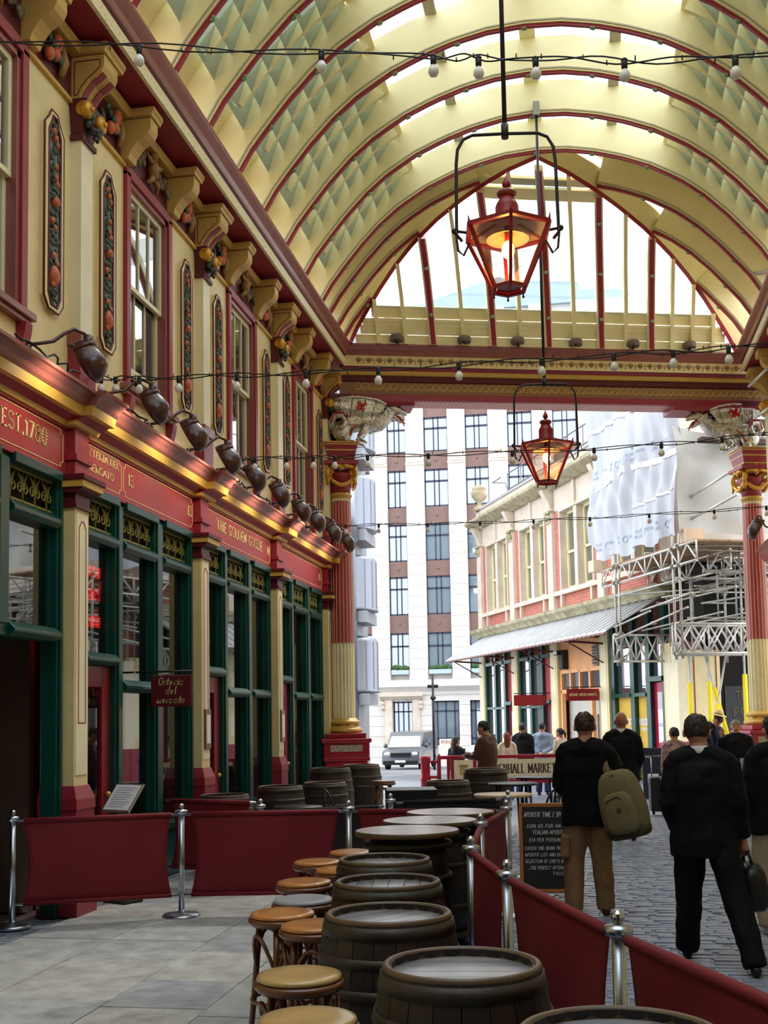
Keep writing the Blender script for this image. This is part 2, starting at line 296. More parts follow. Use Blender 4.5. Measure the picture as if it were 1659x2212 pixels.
def eaves(side,y0,y1,y1c,par):
    "soffit, pale strip and crown moulding along one side; y1c is where the mitre ends"
    S=(lambda q:q) if side<0 else mirror
    S(B().box(-4.95,-4.38,y0,y1,8.5,8.53)).obj('soffit',maroon,par)
    b=B(); b.prism([(-4.38,8.49),(-4.34,8.49),(-4.335,8.63),(-4.4,8.63)],'y',y0,y1c+.03); S(b).obj('pale_strip',stripm,par)
    b=B(); b.prism([(-4.4,8.63),(-4.335,8.63),(-4.315,8.65),(-4.315,8.665),(-4.4,8.665)],'y',y0,y1c); S(b).obj('dark_bead',maroonD,par)  # narrow dark maroon bead between the strip and the crown moulding
    b=B(); pr=[(-4.45,8.665),(-4.31,8.665),(-4.30,8.69),(-4.285,8.74),(-4.25,8.79),(-4.225,8.83),(-4.215,8.85),(-4.215,8.885),(-4.6,8.885)]; b.prism(pr,'y',y0,y1c); S(b).obj('crown_moulding',brown,par)
stripm=bpy.data.materials.new('dotted_cream_strip'); stripm.use_nodes=True; MATS['dotted_cream_strip']=stripm
t=stripm.node_tree; co=t.nodes.new('ShaderNodeTexCoord'); vo=t.nodes.new('ShaderNodeTexVoronoi'); vo.inputs['Scale'].default_value=26; r_=t.nodes.new('ShaderNodeValToRGB'); r_.color_ramp.elements[0].color=lin('#b29a6a'); r_.color_ramp.elements[1].color=lin('#efe3b4'); r_.color_ramp.elements[0].position=.12; r_.color_ramp.elements[1].position=.3
t.links.new(co.outputs['Object'],vo.inputs['Vector']); t.links.new(vo.outputs['Distance'],r_.inputs['Fac']); t.links.new(r_.outputs['Color'],t.nodes['Principled BSDF'].inputs['Base Color'])
eaves(-1,-14,21.0,20.64,wl)
# ---- lower cornice with breaks at the pilasters
tr=thing('trim_1','red-brown and yellow moulded cornice above the shop signs','cornice',kind='structure')
cy_,cb_,cm_,cf_=B(),B(),B(),B()
def corn(y0,y1,dx):
    cf_.prism([(XF+dx-.1,4.62),(XF+.05+dx,4.62),(XF+.07+dx,4.66),(XF+dx-.1,4.66)],'y',y0,y1)
    cm_.prism([(XF+dx-.1,4.66),(XF+.08+dx,4.66),(XF+.16+dx,4.70),(XF+dx-.1,4.70)],'y',y0,y1)
    cy_.prism([(XF+dx-.1,4.70),(XF+.22+dx,4.70),(XF+.24+dx,4.79),(XF+dx-.1,4.79)],'y',y0,y1)
    cb_.prism([(XF+dx-.1,4.79),(XF+.25+dx,4.79),(XF+.27+dx,4.81),(XF+.29+dx,4.85),(XF+.34+dx,4.89),(XF+.37+dx,4.895),(XF+.37+dx,4.925),(XF-.1,4.93)],'y',y0,y1)
corn(-14,PY[0]-.1,0)
for i in range(5):
    corn(PY[i]-.12,PY[i]+.42,.1)
    if i<4: corn(PY[i]+.42,PY[i+1]-.12,0)
cf_.obj('fillet',ochre,tr); cm_.obj('bed_moulding',maroon,tr); cy_.obj('corona',creamL if 0 else ochre,tr); cb_.obj('gutter_moulding',brown,tr)
# ---- pilasters, ground to eaves
fruit=mat('painted_fruit','#d2693a',.45,var=.3,vs=18); leafm=mat('painted_leaf','#3d5a46',.5,var=.35,vs=20); grape=mat('painted_grapes','#3a2436',.45); paleblue=mat('plaque_ground','#b9c3cc',.5,var=.15,vs=8); tan=mat('tan_paint','#cda75a',.45,var=.1,vs=6)
def console(w,big):
    "S-curved bracket, side profile in x z, from the wall at x=0"
    top=[(0,8.32-8.32),(.40,0)]
    pr=[(0,0),(.36,0),(.36,-.11),(.33,-.17),(.28,-.21),(.21,-.25),(.16,-.31),(.12,-.37),(.10,-.43),(0,-.43)]
    b=B(); b.prism(pr,'y',0,w); return b,pr
def pilaster(i):
    y=PY[i]; lab=['cream pilaster where the sign ending 1780 begins','cream pilaster between the EST.1780 sign and the number 13 sign','cream pilaster between the number 13 sign and the goose sign','cream pilaster between the goose sign and the plain number 15 sign','end cream pilaster of the shop row against the fluted column'][i]
    p=thing('pilaster',lab,'pilaster',(0,y,0),group='pilasters of the shop row',kind='structure'); w=.30
    b=B()
    for z0,z1,e in((0,.22,.07),(.22,.5,.05),(.5,.56,.06)): b.box(-5.1,-4.76+e,-e,w+e,z0,z1)
    def frus(z0,z1,e0,e1): b.add([(-5.1,-e0,z0),(-4.76+e0,-e0,z0),(-4.76+e0,w+e0,z0),(-5.1,w+e0,z0),(-5.1,-e1,z1),(-4.76+e1,-e1,z1),(-4.76+e1,w+e1,z1),(-5.1,w+e1,z1)],[(0,1,5,4),(1,2,6,5),(2,3,7,6),(4,5,6,7)])
    frus(.56,.75,.06,.05); frus(.75,.98,.05,.05); frus(.98,1.08,.06,.055); frus(1.08,1.2,.055,.012)
    b.obj('base',maroon,p,.006)
    B().box(-5.1,-4.76,0,w,1.2,3.84).obj('shaft',cream,p)
    b=B(); b.box(-4.762,-4.752,.03,w-.03,1.3,3.8); b.obj('lit_front',creamL,p)  # paler front of the shaft: the brighter light on it put into the colour
    b=B()
    for (ya,yb,za,zb) in((.07,.08,1.79,3.66),(.22,.23,1.79,3.66),(.07,.23,1.785,1.795),(.12,.18,3.72,3.73)): b.box(-4.753,-4.748,ya,yb,za,zb)
    b.bar((-4.75,.075,3.66),(-4.75,.125,3.725),.006,.01); b.bar((-4.75,.225,3.66),(-4.75,.175,3.725),.006,.01)
    b.obj('painted_line',maroon,p)
    b=B(); b.box(-5.1,-4.73,-.03,w+.03,3.84,3.88); b.box(-5.1,-4.75,-.01,w+.01,3.88,3.98)
    b.prism([(-5.1,3.98),(-4.75,3.98),(-4.69,4.0),(-4.66,4.02),(-4.66,4.03),(-5.1,4.03)],'y',-.06,w+.06); b.box(-5.1,-4.62,-.1,w+.1,4.1,4.15)
    b.obj('capital',maroonD,p,.004)
    b=B(); b.box(-5.1,-4.64,-.08,w+.08,4.03,4.1); b.obj('capital_band',ochre,p,.005)
    b=B(); b.box(-5.1,-4.76,-.0,w+.0,4.15,4.70); b.box(-5.1,-4.73,-.03,w+.03,4.3,4.36); b.obj('fascia_block',maroon,p,.004)
    # upper storey
    b=B(); b.box(-5,-4.70,-.03,w+.03,4.93,5.42); b.obj('pedestal',maroon,p,.006); b=B(); b.box(-5,-4.68,-.05,w+.05,5.42,5.56); b.obj('pedestal_cap',brown,p,.01)
    b=B(); b.box(-5,-4.72,.02,w-.02,5.56,7.54); b.obj('upper_shaft',creamL,p)
    b=B(); b.box(-5,-4.69,-.01,w+.01,7.5,7.55); b.add([(-5,.02,7.55),(-4.72,.02,7.55),(-4.72,w-.02,7.55),(-5,w-.02,7.55),(-5,-.04,7.9),(-4.64,-.04,7.9),(-4.64,w+.04,7.9),(-5,w+.04,7.9)],[(0,1,5,4),(1,2,6,5),(2,3,7,6),(4,5,6,7)]); cap=b.obj('upper_capital',maroonD,p)
    b=B()
    for yy,xx in((.0,-4.65),(w,-4.65)):
        b.lathe([(.0,-.04),(.085,-.035),(.085,.035),(.04,.045),(0,.05)],14,(xx,yy,7.79),M=Matrix.Rotation(PI/2,4,'Y')@T(0,0,0)); b.ball((xx+.05,yy,7.79),.03,8,5)
        b.ball((xx-.03,yy+(-.03 if yy==0 else .03),7.8),(.08,.03,.08),12,6)
    b.obj('scroll',gold,cap)
    b=B(); rr=random.Random(7)
    for k in range(7): b.ball((-4.67+rr.uniform(0,.05),w/2+rr.uniform(-.13,.13),7.7+rr.uniform(-.07,.06)),(.03,.055,.035),8,5,Mz(rr.uniform(-1,1)))
    b.obj('leaf',leafm,cap)
    b=B()
    for k in range(14): b.ball((-4.66+rr.uniform(0,.05),w/2+rr.uniform(-.08,.08),7.62+rr.uniform(-.05,.05)),.022,7,5)
    b.obj('grapes',grape,cap)
    b,pr=console(w+.02,True); b.xf(T(-4.83,-.01,8.34)); br=b.obj('bracket',tan,p)
    b=B()
    for ya,yb in((.03,.11),(.21,.29)):
        q=B(); q.prism([(c[0]+.012,c[1]-.004) for c in pr[3:9]]+[(c[0]-.02,c[1]+.01) for c in pr[3:9]][::-1],'y',ya,yb); q.xf(T(-4.83,-.01,8.34)); b.add(q.v,q.f)
    b.obj('curve_stripe',maroon,br)
    b=B(); q=[(.05,-.39),(.05,-.05),(.32,-.05),(.32,-.12),(.27,-.17),(.18,-.24),(.12,-.31),(.08,-.39)]
    for a_,c_ in zip(q,q[1:]+q[:1]):
        for yy in(-.013,): b.bar((-4.83+a_[0],yy,8.34+a_[1]),(-4.83+c_[0],yy,8.34+c_[1]),.006,.006)
    b.obj('side_line',maroonD,br)
    return p
for i in range(5): pilaster(i)
# ---- small consoles, eaves block course
b0,pr=console(.2,False); smallme=b0.mesh('console'); smallme.materials.append(tan)
names=['beside the nearest upper window','of the window over the EST.1780 sign, far jamb','of the window over the number 13 sign, near jamb','of the window over the number 13 sign, far jamb','of the window over the goose sign, near jamb','of the window over the goose sign, far jamb','of the window over the number 15 sign, near jamb','of the window over the number 15 sign, far jamb']
k=0
for i in range(4):
    for dy in(1.2,2.58):
        o=mk('console_bracket',smallme,None,None,loc=(-4.83,PY[i]+dy,8.34)); tag(o,'tan scrolled eaves bracket '+names[k],'bracket','scrolled eaves brackets',kind='structure'); k+=1
tc_=thing('trim_2','stepped tan cornice band running around the eaves brackets','cornice',kind='structure'); b=B()
segs=[]
def blk(y0,y1,x): b.prism([(-4.83,8.35),(x-.03,8.35),(x-.02,8.38),(x,8.4),(x,8.44),(-4.83,8.44)],'y',y0,y1)
edges=[]
for i in range(5): edges.append((PY[i]-.06,PY[i]+.4))
for i in range(4): edges+= [(PY[i]+1.16,PY[i]+1.44),(PY[i]+2.54,PY[i]+2.82)]
edges.sort(); last=-14
for (a_,c_) in edges:
    blk(last,a_,-4.68); blk(a_,c_,-4.42); last=c_
blk(last,21,-4.68); b.obj('band',tan,tc_)
B().box(-4.9,-4.8,-14,21,8.43,8.52).obj('bed',maroonD,tc_)
# ---- frieze reliefs
def relief(kind,seed):
    rr=random.Random(seed); a=B(); f=B(); l=B()
    if kind=='figure':
        a.ball((.07,0,.36),(.055,.05,.06)); a.tube([(.05,0,.32),(.06,0,.2),(.05,.02,.08)],[.05,.08,.06],8); a.tube([(.06,.04,.27),(.09,.14,.25),(.06,.2,.33)],[.03,.028,.02],6); a.tube([(.06,-.04,.27),(.09,-.13,.22),(.06,-.2,.3)],[.03,.028,.02],6); a.tube([(.05,.03,.1),(.08,.1,.03),(.03,.16,-.02)],[.04,.035,.02],6); a.tube([(.05,-.01,.1),(.08,-.08,.04),(.03,-.12,-.02)],[.04,.035,.02],6)
        for s in(-1,1):
            for j in range(9): l.ball((.03+rr.uniform(0,.04),s*(.24+.03*j)+rr.uniform(-.02,.02),.24-.016*j+rr.uniform(-.08,.06)),(.03,.05,.05),7,5)
    else:
        for j in range(4): f.ball((.06,rr.uniform(-.1,.1),.15+rr.uniform(-.1,.15)),(.05,.06,.07),9,6)
        for j in range(14): l.ball((.03+rr.uniform(0,.04),rr.uniform(-.24,.24),.17+rr.uniform(-.16,.18)),(.025,.06,.03),7,5,Matrix.Rotation(rr.uniform(-1.5,1.5),4,'X'))
        a.tube([(.03,.2,.0),(.06,.22,.15),(.04,.2,.33)],[.03,.05,.03],7)
    return a.mesh('figure'),f.mesh('fruit'),l.mesh('leaves')
figm=mat('gilt_brown_relief','#a5783c',.5,var=.3,vs=25); lm2=mat('muted_relief_leaf','#6a5b3c',.55,var=.4,vs=25)
RF=relief('figure',1); RG=relief('fruit',2)
nm=['of the nearest bay','of the number 13 bay','of the goose bay','of the number 15 bay']
for i in range(4):
    for j,(dy,K) in enumerate(((.88,RG),(1.99,RF),(3.1,RG))):
        t=thing('frieze_relief',('carved putto and foliage over the upper window ' if j==1 else 'carved orange fruit cluster on the near side of the window ' if j==0 else 'carved orange fruit cluster on the far side of the window ')+nm[i],'relief',(-4.815,PY[i]+dy,7.97),group='carved reliefs under the eaves',kind='structure')
        if K[0].vertices: mk('figure',K[0],figm,t)
        if len(K[1].vertices): mk('fruit',K[1],fruit,t)
        mk('leaves',K[2],lm2 if j==1 else leafm,t)
# ---- garland plaques
def plaque_meshes():
    out=[(-.19,-.86),(-.1,-.96),(.1,-.96),(.19,-.86),(.19,.8),(.1,.9),(.06,.97),(-.06,.97),(-.1,.9),(-.19,.8)]
    inn=[(x*.62,z*.95) for x,z in out]
    fr=B(); n=len(out)
    for A_,x0,x1 in((out,0,.05),): pass
    vs=[(0,p[0],p[1]) for p in out]+[(.05,p[0]*.97,p[1]*.99) for p in out]+[(.05,p[0],p[1]) for p in inn]+[(.015,p[0],p[1]) for p in inn]; fs=[]
    for i in range(n):
        j=(i+1)%n; fs+=[(i,j,n+j,n+i),(n+i,n+j,2*n+j,2*n+i),(2*n+i,2*n+j,3*n+j,3*n+i)]
    fr.add(vs,fs)
    edge=B(); edge.tube([(.045,p[0]*1.0,p[1]) for p in out],.012,5,closed=True); edge.tube([(.05,p[0],p[1]) for p in inn],.014,5,closed=True)
    gr=B(); gr.add([(.016,p[0],p[1]) for p in inn],[tuple(range(n))])
    lv=B(); fu=B(); rr=random.Random(11)
    z=-.82
    while z<.85:
        for k in range(4):
            lv.ball((.03+rr.uniform(0,.03),rr.uniform(-.07,.07),z+rr.uniform(-.03,.03)),(.014,.045,.018),6,4,Matrix.Rotation(rr.uniform(-1.5,1.5),4,'X'))
        if rr.random()<.45: fu.ball((.05,rr.uniform(-.05,.05),z),(.03,.032,.036),8,5)
        z+=.055
    fu.ball((.05,0,-.62),(.05,.075,.1),10,7); fu.ball((.05,.02,.1),(.045,.05,.055),9,6)
    return fr.mesh('frame'),edge.mesh('frame_line'),gr.mesh('ground'),lv.mesh('leaves'),fu.mesh('fruit')
PM=plaque_meshes(); 
for i in range(4):
    for j,dy in enumerate((.80,3.18)):
        t=thing('garland_plaque','tall plaque of painted fruit and leaves on the '+('near' if j==0 else 'far')+' side of the upper window '+nm[i],'plaque',(-4.83,PY[i]+dy,6.58),group='painted garland plaques',kind='structure')
        for me,m,n_ in zip(PM,(cream,maroonD,paleblue,leafm,fruit),('frame','frame_line','ground','leaves','fruit')): mk(n_,me,m,t)
# ---- upper sash windows
wsash=mat('sash_cream_paint','#efe6bd',.4); curtain=mat('net_curtain','#d9d6c4',.9,var=.2,vs=9,stretch=(1,8,.4))
def upper_window(i):
    t=thing('window_%d'%(i+1),'maroon framed sash window on the upper floor '+nm[i],'window',(-4.83,PY[i]+1.36,5.43),kind='structure'); w=1.26;h=2.4
    b=B(); b.box(-.06,.05,-.06,.05,0,h); b.box(-.06,.05,w-.05,w+.06,0,h); b.box(-.06,.05,-.06,w+.06,h-.05,h+.06); b.obj('frame',maroon,t,.008)
    b=B(); b.box(-.1,.02,.05,.11,0,h-.05); b.box(-.1,.02,w-.11,w-.05,0,h-.05); b.box(-.1,.02,.05,w-.05,h-.11,h-.05); b.obj('inner_frame',brown,t)
    b=B(); b.box(-.1,.10,-.14,w+.14,-.07,.0); b.box(-.1,.07,-.1,w+.1,-.12,-.07); b.obj('sill',brown,t,.01)
    for yy in(-.06,w-.06): 
        b=B(); b.prism([(0,-.12),(.1,-.12),(.09,-.2),(.05,-.36),(.03,-.45),(0,-.45)],'y',yy,yy+.12); b.obj('sill_bracket',maroon,t)
    for nm_,z0,z1,x in(('upper_sash',h/2-.03,h-.11,-.05),('lower_sash',0.0 if i!=1 else .22,h/2+.02 if i!=1 else h/2+.1,-.1)):
        b=B(); b.box(x-.03,x+.02,.11,.17,z0,z1); b.box(x-.03,x+.02,w-.17,w-.11,z0,z1); b.box(x-.03,x+.02,.17,w-.17,z0,z0+(.09 if 'low' in nm_ else .05)); b.box(x-.03,x+.02,.17,w-.17,z1-.06,z1); s=b.obj(nm_,wsash,t)
        for q in(1,2): yy=.17+(w-.34)*q/3; B().box(x-.02,x+.012,yy-.012,yy+.012,z0+.05,z1-.05).obj('glazing_bar',wsash,s)
        for q in range(3): ya=.17+(w-.34)*q/3; yb=.17+(w-.34)*(q+1)/3; B().box(x-.012,x-.006,ya+.012,yb-.012,z0+.05,z1-.06).obj('pane',glassW,s)
    B().box(-.24,-.235,.1,w-.1,0,h).obj('room_behind',dark,t)
    if i in(1,2):
        b=B(); b.box(-.2,-.19,.15,w-.15,h*.5,h-.1); b.obj('blind',curtain,t)
for i in range(4): upper_window(i)
# ---- shop fronts
ironm=mat('gilt_iron_grille','#8f8740',.5,metal=.2,var=.3,vs=30); doorred=mat('door_maroon_paint','#84162c',.35,var=.1,vs=4)
def scroll(bd,c,r,turns,sgn,rad,ph=0):
    pts=[]
    for k in range(19):
        a=ph+sgn*turns*2*PI*k/18; q=r*(1-.75*k/18); pts.append((c[0],c[1]+q*math.cos(a),c[2]+q*math.sin(a)))
    bd.tube(pts,rad,5,cap=False)
def grille_mesh(w,h):
    b=B(); n=max(2,round(w/.24)); st=w/n
    for k in range(n):
        y=st*(k+.5); scroll(b,(0,y-st*.22,h*.42),st*.22,1.1,1,.009,PI/2); scroll(b,(0,y+st*.22,h*.42),st*.22,1.1,-1,.009,PI/2); b.tube([(0,y,0),(0,y,h*.55),(0,y,h*.95)],[.012,.012,.006],5)
        for s in(-1,1): b.tube([(0,y,h*.3),(0,y+s*st*.2,h*.75),(0,y+s*st*.42,h*.9)],[.012,.014,.005],5)
    b.box(-.008,.008,0,w,.0,.02); b.box(-.008,.008,0,w,h-.02,h); return b
def shopfront(i):
    lab=['dark green shop window under the EST.1780 sign','green framed shop window under the number 13 sign','green framed shop window under the goose sign','green framed shop window under the number 15 sign'][i]
    t=thing('window_%d'%(i+5),lab,'shop window',(-4.92,PY[i],0),kind='structure'); e=PY[i+1]-PY[i]
    pst=[(.30,.46),(1.23,1.41),(2.34,2.57),(e-.12,e)]
    for (a_,c_) in pst:
        zb=2.55 if (i==0 and .5<a_<e-.3) else 0; b=B(); b.box(-.12,.04,a_,c_,zb,4.16); b.box(.04,.065,a_+.035,c_-.035,zb+.1,4.1); b.obj('mullion',green,t,.008)
    for q in range(3):
        a_=pst[q][1]; c_=pst[q+1][0]
        b=B(); b.prism([(-.1,3.62),(.05,3.62),(.09,3.66),(.09,3.70),(.05,3.74),(-.1,3.76)],'y',a_,c_); b.obj('transom',green,t,.006)
        gm=grille_mesh(c_-a_,.3).xf(T(-.02,a_,3.77)); gm.obj('grille',ironm,t)
        B().box(-.09,-.085,a_,c_,3.76,4.16).obj('grille_backing',dark,t)
        B().box(-.02,.1,a_,c_,4.07,4.16).obj('head_rail',green,t,.01)
        zt=2.44 if (q==0 and i) else (2.62 if i==0 else 2.18)
        b=B(); b.prism([(-.1,zt-.07),(.05,zt-.07),(.1,zt-.03),(.1,zt),(.04,zt+.06),(-.1,zt+.06)],'y',a_,c_); b.obj('lower_transom',green,t,.006)
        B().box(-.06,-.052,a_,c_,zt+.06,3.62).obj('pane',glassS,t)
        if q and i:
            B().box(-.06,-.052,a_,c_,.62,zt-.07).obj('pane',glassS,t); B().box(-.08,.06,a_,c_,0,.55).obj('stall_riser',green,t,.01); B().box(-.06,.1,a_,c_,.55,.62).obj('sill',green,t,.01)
        b=B(); 
        for yy in(a_,c_-.05): b.box(-.08,-.03,yy,yy+.05,zt if (not i or q==0) else .62,3.62)
        b.obj('casement_stile',green,t)
    if i:
        d=thing('door_%d'%i,['','maroon half-glazed shop door under the number 13 sign','maroon half-glazed shop door under the goose sign','maroon half-glazed shop door under the number 15 sign'][i],'door',(-4.96,PY[i]+.46,0),kind='structure')
        b=B(); b.box(-.04,.02,.0,.2,0,2.37); b.box(-.04,.02,.57,.77,0,2.37); b.box(-.04,.02,.2,.57,0,.75); b.box(-.04,.02,.2,.57,2.15,2.37); b.obj('leaf',doorred,d,.008)
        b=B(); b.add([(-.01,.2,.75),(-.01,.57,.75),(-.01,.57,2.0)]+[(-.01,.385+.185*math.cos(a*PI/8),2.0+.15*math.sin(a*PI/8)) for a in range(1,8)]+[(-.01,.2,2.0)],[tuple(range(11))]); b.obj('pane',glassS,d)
        b=B(); b.ball((.05,.66,1.05),.03); b.obj('knob',gold,d)
    B().box(-.07,-.06,.34,e,4.08,4.2).obj('header',green,t)
for i in range(4): shopfront(i)
b=B(); b.box(-9,-8.9,-14,21.2,0,4.6); b.box(-9,-5.4,-14,21.2,4.5,4.6); b.box(-9,-5.2,-14,-13.9,0,4.6); b.box(-9,-5.3,21.1,21.2,0,8.9); b.box(-9,-5.3,10.2,10.3,0,4.5); b.box(-9,-5.3,13.8,13.9,0,4.5); b.box(-9,-5.3,17.4,17.5,0,4.5); b.box(-9,-5.35,-14,21.2,-.1,-.02)
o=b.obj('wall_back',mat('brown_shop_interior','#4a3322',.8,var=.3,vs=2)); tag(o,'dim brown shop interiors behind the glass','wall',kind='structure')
# ---- sign boards
SG=[('EST.1780',[('EST.1780',2.38,3.24,4.355,.15)],'red sign board reading EST.1780 in gold'),('13',[('OSTERIA DEL',.42,1.27,4.475,.075),('MERCATO',.48,1.13,4.325,.075),('13',1.5,1.68,4.36,.13),('13',3.38,3.56,4.36,.13)],'red sign board reading OSTERIA DEL MERCATO 13 in gold'),('goose',[('THE GOLDEN GOOSE',.92,3.12,4.365,.14),('14',3.36,3.52,4.36,.12)],'red sign board reading THE GOLDEN GOOSE 14 in pale gold'),('15',[('15',3.25,3.4,4.36,.11)],'plain red sign board numbered 15')]
for i,(n_,tx,lab) in enumerate(SG):
    e=PY[i+1]-PY[i]; t=thing('shop_sign',lab,'sign',(XF,PY[i],0),group='shop signs over the arcade',kind=None)
    B().box(-.06,0,.30,e,4.14,4.64).obj('board',signred,t)
    b=B(); b.box(0,.02,.34,e,4.14,4.17); b.box(0,.03,.34,e,4.6,4.64); b.obj('board_moulding',maroon,t)
    b=B()
    rects=[(.36,e-.06)] if i!=1 else [(.36,1.32),(1.38,e-.04)]
    for a_,c_ in rects:
        pts=[(a_+.05,4.22),(c_-.05,4.22),(c_-.05,4.26),(c_,4.27),(c_,4.53),(c_-.05,4.54),(c_-.05,4.58),(a_+.05,4.58),(a_+.05,4.54),(a_,4.53),(a_,4.27),(a_+.05,4.26)]
        for p,q in zip(pts,pts[1:]+pts[:1]): b.bar((.003,p[0],p[1]),(.003,q[0],q[1]),.007,.007)
    b.obj('gold_line',goldL,t)
    for s,a_,c_,z,h in tx:
        words(s,(.001,a_,z),(0,1,0),(0,0,1),h,c_-a_,goldL,t,st=.16 if any(q.isdigit() for q in s) else .22)
# ================================================================ vaulted roof
XC=-.553; HW=3.665
PROF=[(0,11.14),(.5,11.11),(.95,11.02),(1.4,10.88),(1.85,10.69),(2.3,10.42),(2.65,10.14),(3.0,9.78),(3.27,9.46),(3.5,9.17),(3.665,8.9)]
def vz(dx):
    dx=abs(dx)
    for (a,za),(c,zc) in zip(PROF,PROF[1:]):
        if dx<=c: return za+(zc-za)*(dx-a)/(c-a)
    return PROF[-1][1]
def vn(dx):
    "outward normal (x,z) of the rib curve, smoothed"
    a=vz(dx-.25) if abs(dx-.25)<HW else vz(dx)+.34; c=vz(dx+.25) if abs(dx+.25)<HW else vz(dx)-.34
    if abs(dx)>3.4: s=1 if dx>0 else -1; return Vector((s*.84,.54))
    d=Vector((.5,c-a)).normalized(); return Vector((-d.y,d.x))
def cpt(dx,off): n=vn(dx); return (XC+dx+n.x*off, vz(dx)+n.y*off)
ce=thing('ceiling','curved cream vault with red edged ribs and roof glazing','roof',kind='structure')
DX=[-HW+2*HW*k/44 for k in range(45)]
def ribbon(bd,dxs,o0,o1,y0,y1,ys=None):
    "solid curved strip between offsets o0,o1 and depths y0,y1"
    n=len(dxs); vs=[]
    for dx in dxs:
        a=cpt(dx,o0); c=cpt(dx,o1); vs+=[(a[0],y0,a[1]),(a[0],y1,a[1]),(c[0],y1,c[1]),(c[0],y0,c[1])]
    fs=[]
    for i in range(n-1):
        k=4*i
        for q in range(4): fs.append((k+q,k+(q+1)%4,k+4+(q+1)%4,k+4+q))
    fs+=[(0,1,2,3),(4*n-1,4*n-2,4*n-3,4*n-4)]
    bd.add(vs,fs); return bd
RD=.56
finme=ribbon(B(),DX,.036,RD,-.05,.05).mesh('fin'); edgeme=ribbon(B(),DX,-.0,.036,-.026,.026).mesh('red_edge'); beadme=ribbon(B(),DX,.06,.08,-.065,-.05).mesh('grey_bead')
greyb=mat('grey_bead_paint','#b3ad96',.5)
ro=B()
for k in range(5): ro.ball((.028*math.cos(k*2*PI/5),.028*math.sin(k*2*PI/5),0),(.02,.02,.012),6,4)
ro.ball((0,0,-.012),.016,6,4); rome=ro.mesh('rosette')
ROS=[-3.26,-2.63,-1.8,-.92,0,.92,1.8,2.63,3.26]
def rib(y,dxs=None,fm=finme,em=edgeme,bm_=beadme):
    f=mk('rib',fm,vault,ce,loc=(0,y,0)); mk('red_edge',em,vaultred,f); mk('bead',bm_,greyb,f)
    for dx in ROS:
        if dxs and not(dxs[0]<=dx<=dxs[1]): continue
        p=cpt(dx,-.012); o=mk('rosette',rome,rosem,f,loc=(p[0],0,p[1])); n=vn(dx); o.rotation_euler=(0,math.atan2(n.x,n.y),0)
    return f
RY=[18.45-1.18*k for k in range(12)]
for y in RY: rib(y)
# hip end: plane through both eaves corners and the crown of the last full rib
HL=Vector((-4.216,20.639,8.87)); HR=Vector((3.11,22.94,8.87)); HA=Vector((XC,18.47,11.14)); hn=(HR-HL).cross(HA-HL).normalized()
DAP=3.24
def vinv(z):
    for (a,za),(c,zc) in zip(PROF,PROF[1:]):
        if z>=zc: return a+(c-a)*(za-z)/(za-zc) if za>zc else a
    return HW
def beamY(x): return HL.y+(HR.y-HL.y)*(x-HL.x)/(HR.x-HL.x)
def hipY(x,z): return beamY(x)-max(0,1-vinv(min(z,11.14))/HW)*DAP
def hipline(x): return 20.64+(18.55-20.64)*(x+4.216)/3.663 if x<XC else 18.55+(22.94-18.55)*(x-XC)/3.663
def hippt(dx,off=0): p=cpt(dx,off); return Vector((p[0],hipline(XC+dx),p[1]))
for y in(19.05,19.72,20.3):
    dl=[d for d in DX if d<0 and hippt(d,.0).y>y]
    if len(dl)>2: m1=ribbon(B(),dl,.05,RD,-.05,.05).mesh('fin'); rib(y,(dl[0],dl[-1]),m1,ribbon(B(),dl,0,.036,-.026,.026).mesh('red_edge'),ribbon(B(),dl,.06,.08,-.065,-.05).mesh('bead'))
for y in(19.63,20.81,21.9):
    dl=[d for d in DX if d>0 and hippt(d,.0).y>y]
    if len(dl)>2: m1=ribbon(B(),dl,.05,RD,-.05,.05).mesh('fin'); rib(y,(dl[0],dl[-1]),m1,ribbon(B(),dl,0,.036,-.026,.026).mesh('red_edge'),ribbon(B(),dl,.06,.08,-.065,-.05).mesh('bead'))
# hip ribs
def strip(bd,dxs,f0,f1,th):
    vs=[]
    for dx in dxs:
        a=f0(dx);c=f1(dx); vs+=[a-th,a+th,c+th,c-th]
    n=len(dxs);fs=[]
    for i in range(n-1):
        for q in range(4): fs.append((4*i+q,4*i+(q+1)%4,4*i+4+(q+1)%4,4*i+4+q))
    return bd.add(vs,fs)
th=Vector(hn)*.07
hr=strip(B(),DX,lambda d:hippt(d,.06),lambda d:hippt(d,.42),th).obj('hip_rib',vault,ce); strip(B(),DX,lambda d:hippt(d,-.02),lambda d:hippt(d,.06),th).obj('red_edge',vaultred,hr)
# roof skin per bay: boarded foot, lapped panes, skylight frame, crown boards
YB=[(RY[k+1],RY[k]) for k in range(len(RY)-1)]
solid=B()
foot=[d for d in [-HW+.05*k for k in range(12)]]
def arcs(a,c,n): return [a+(c-a)*k/n for k in range(n+1)]
for s in(-1,1):
    ribbon(solid,arcs(s*HW,s*3.3,4),RD-.02,RD,RY[-1],20.7); ribbon(solid,arcs(s*2.0,s*1.86,2),RD-.1,RD+.04,RY[-1],18.45)
ribbon(solid,arcs(-.1,.1,3),RD-.02,RD,RY[-1],18.45)
solid.obj('roof_boarding',vault,ce)
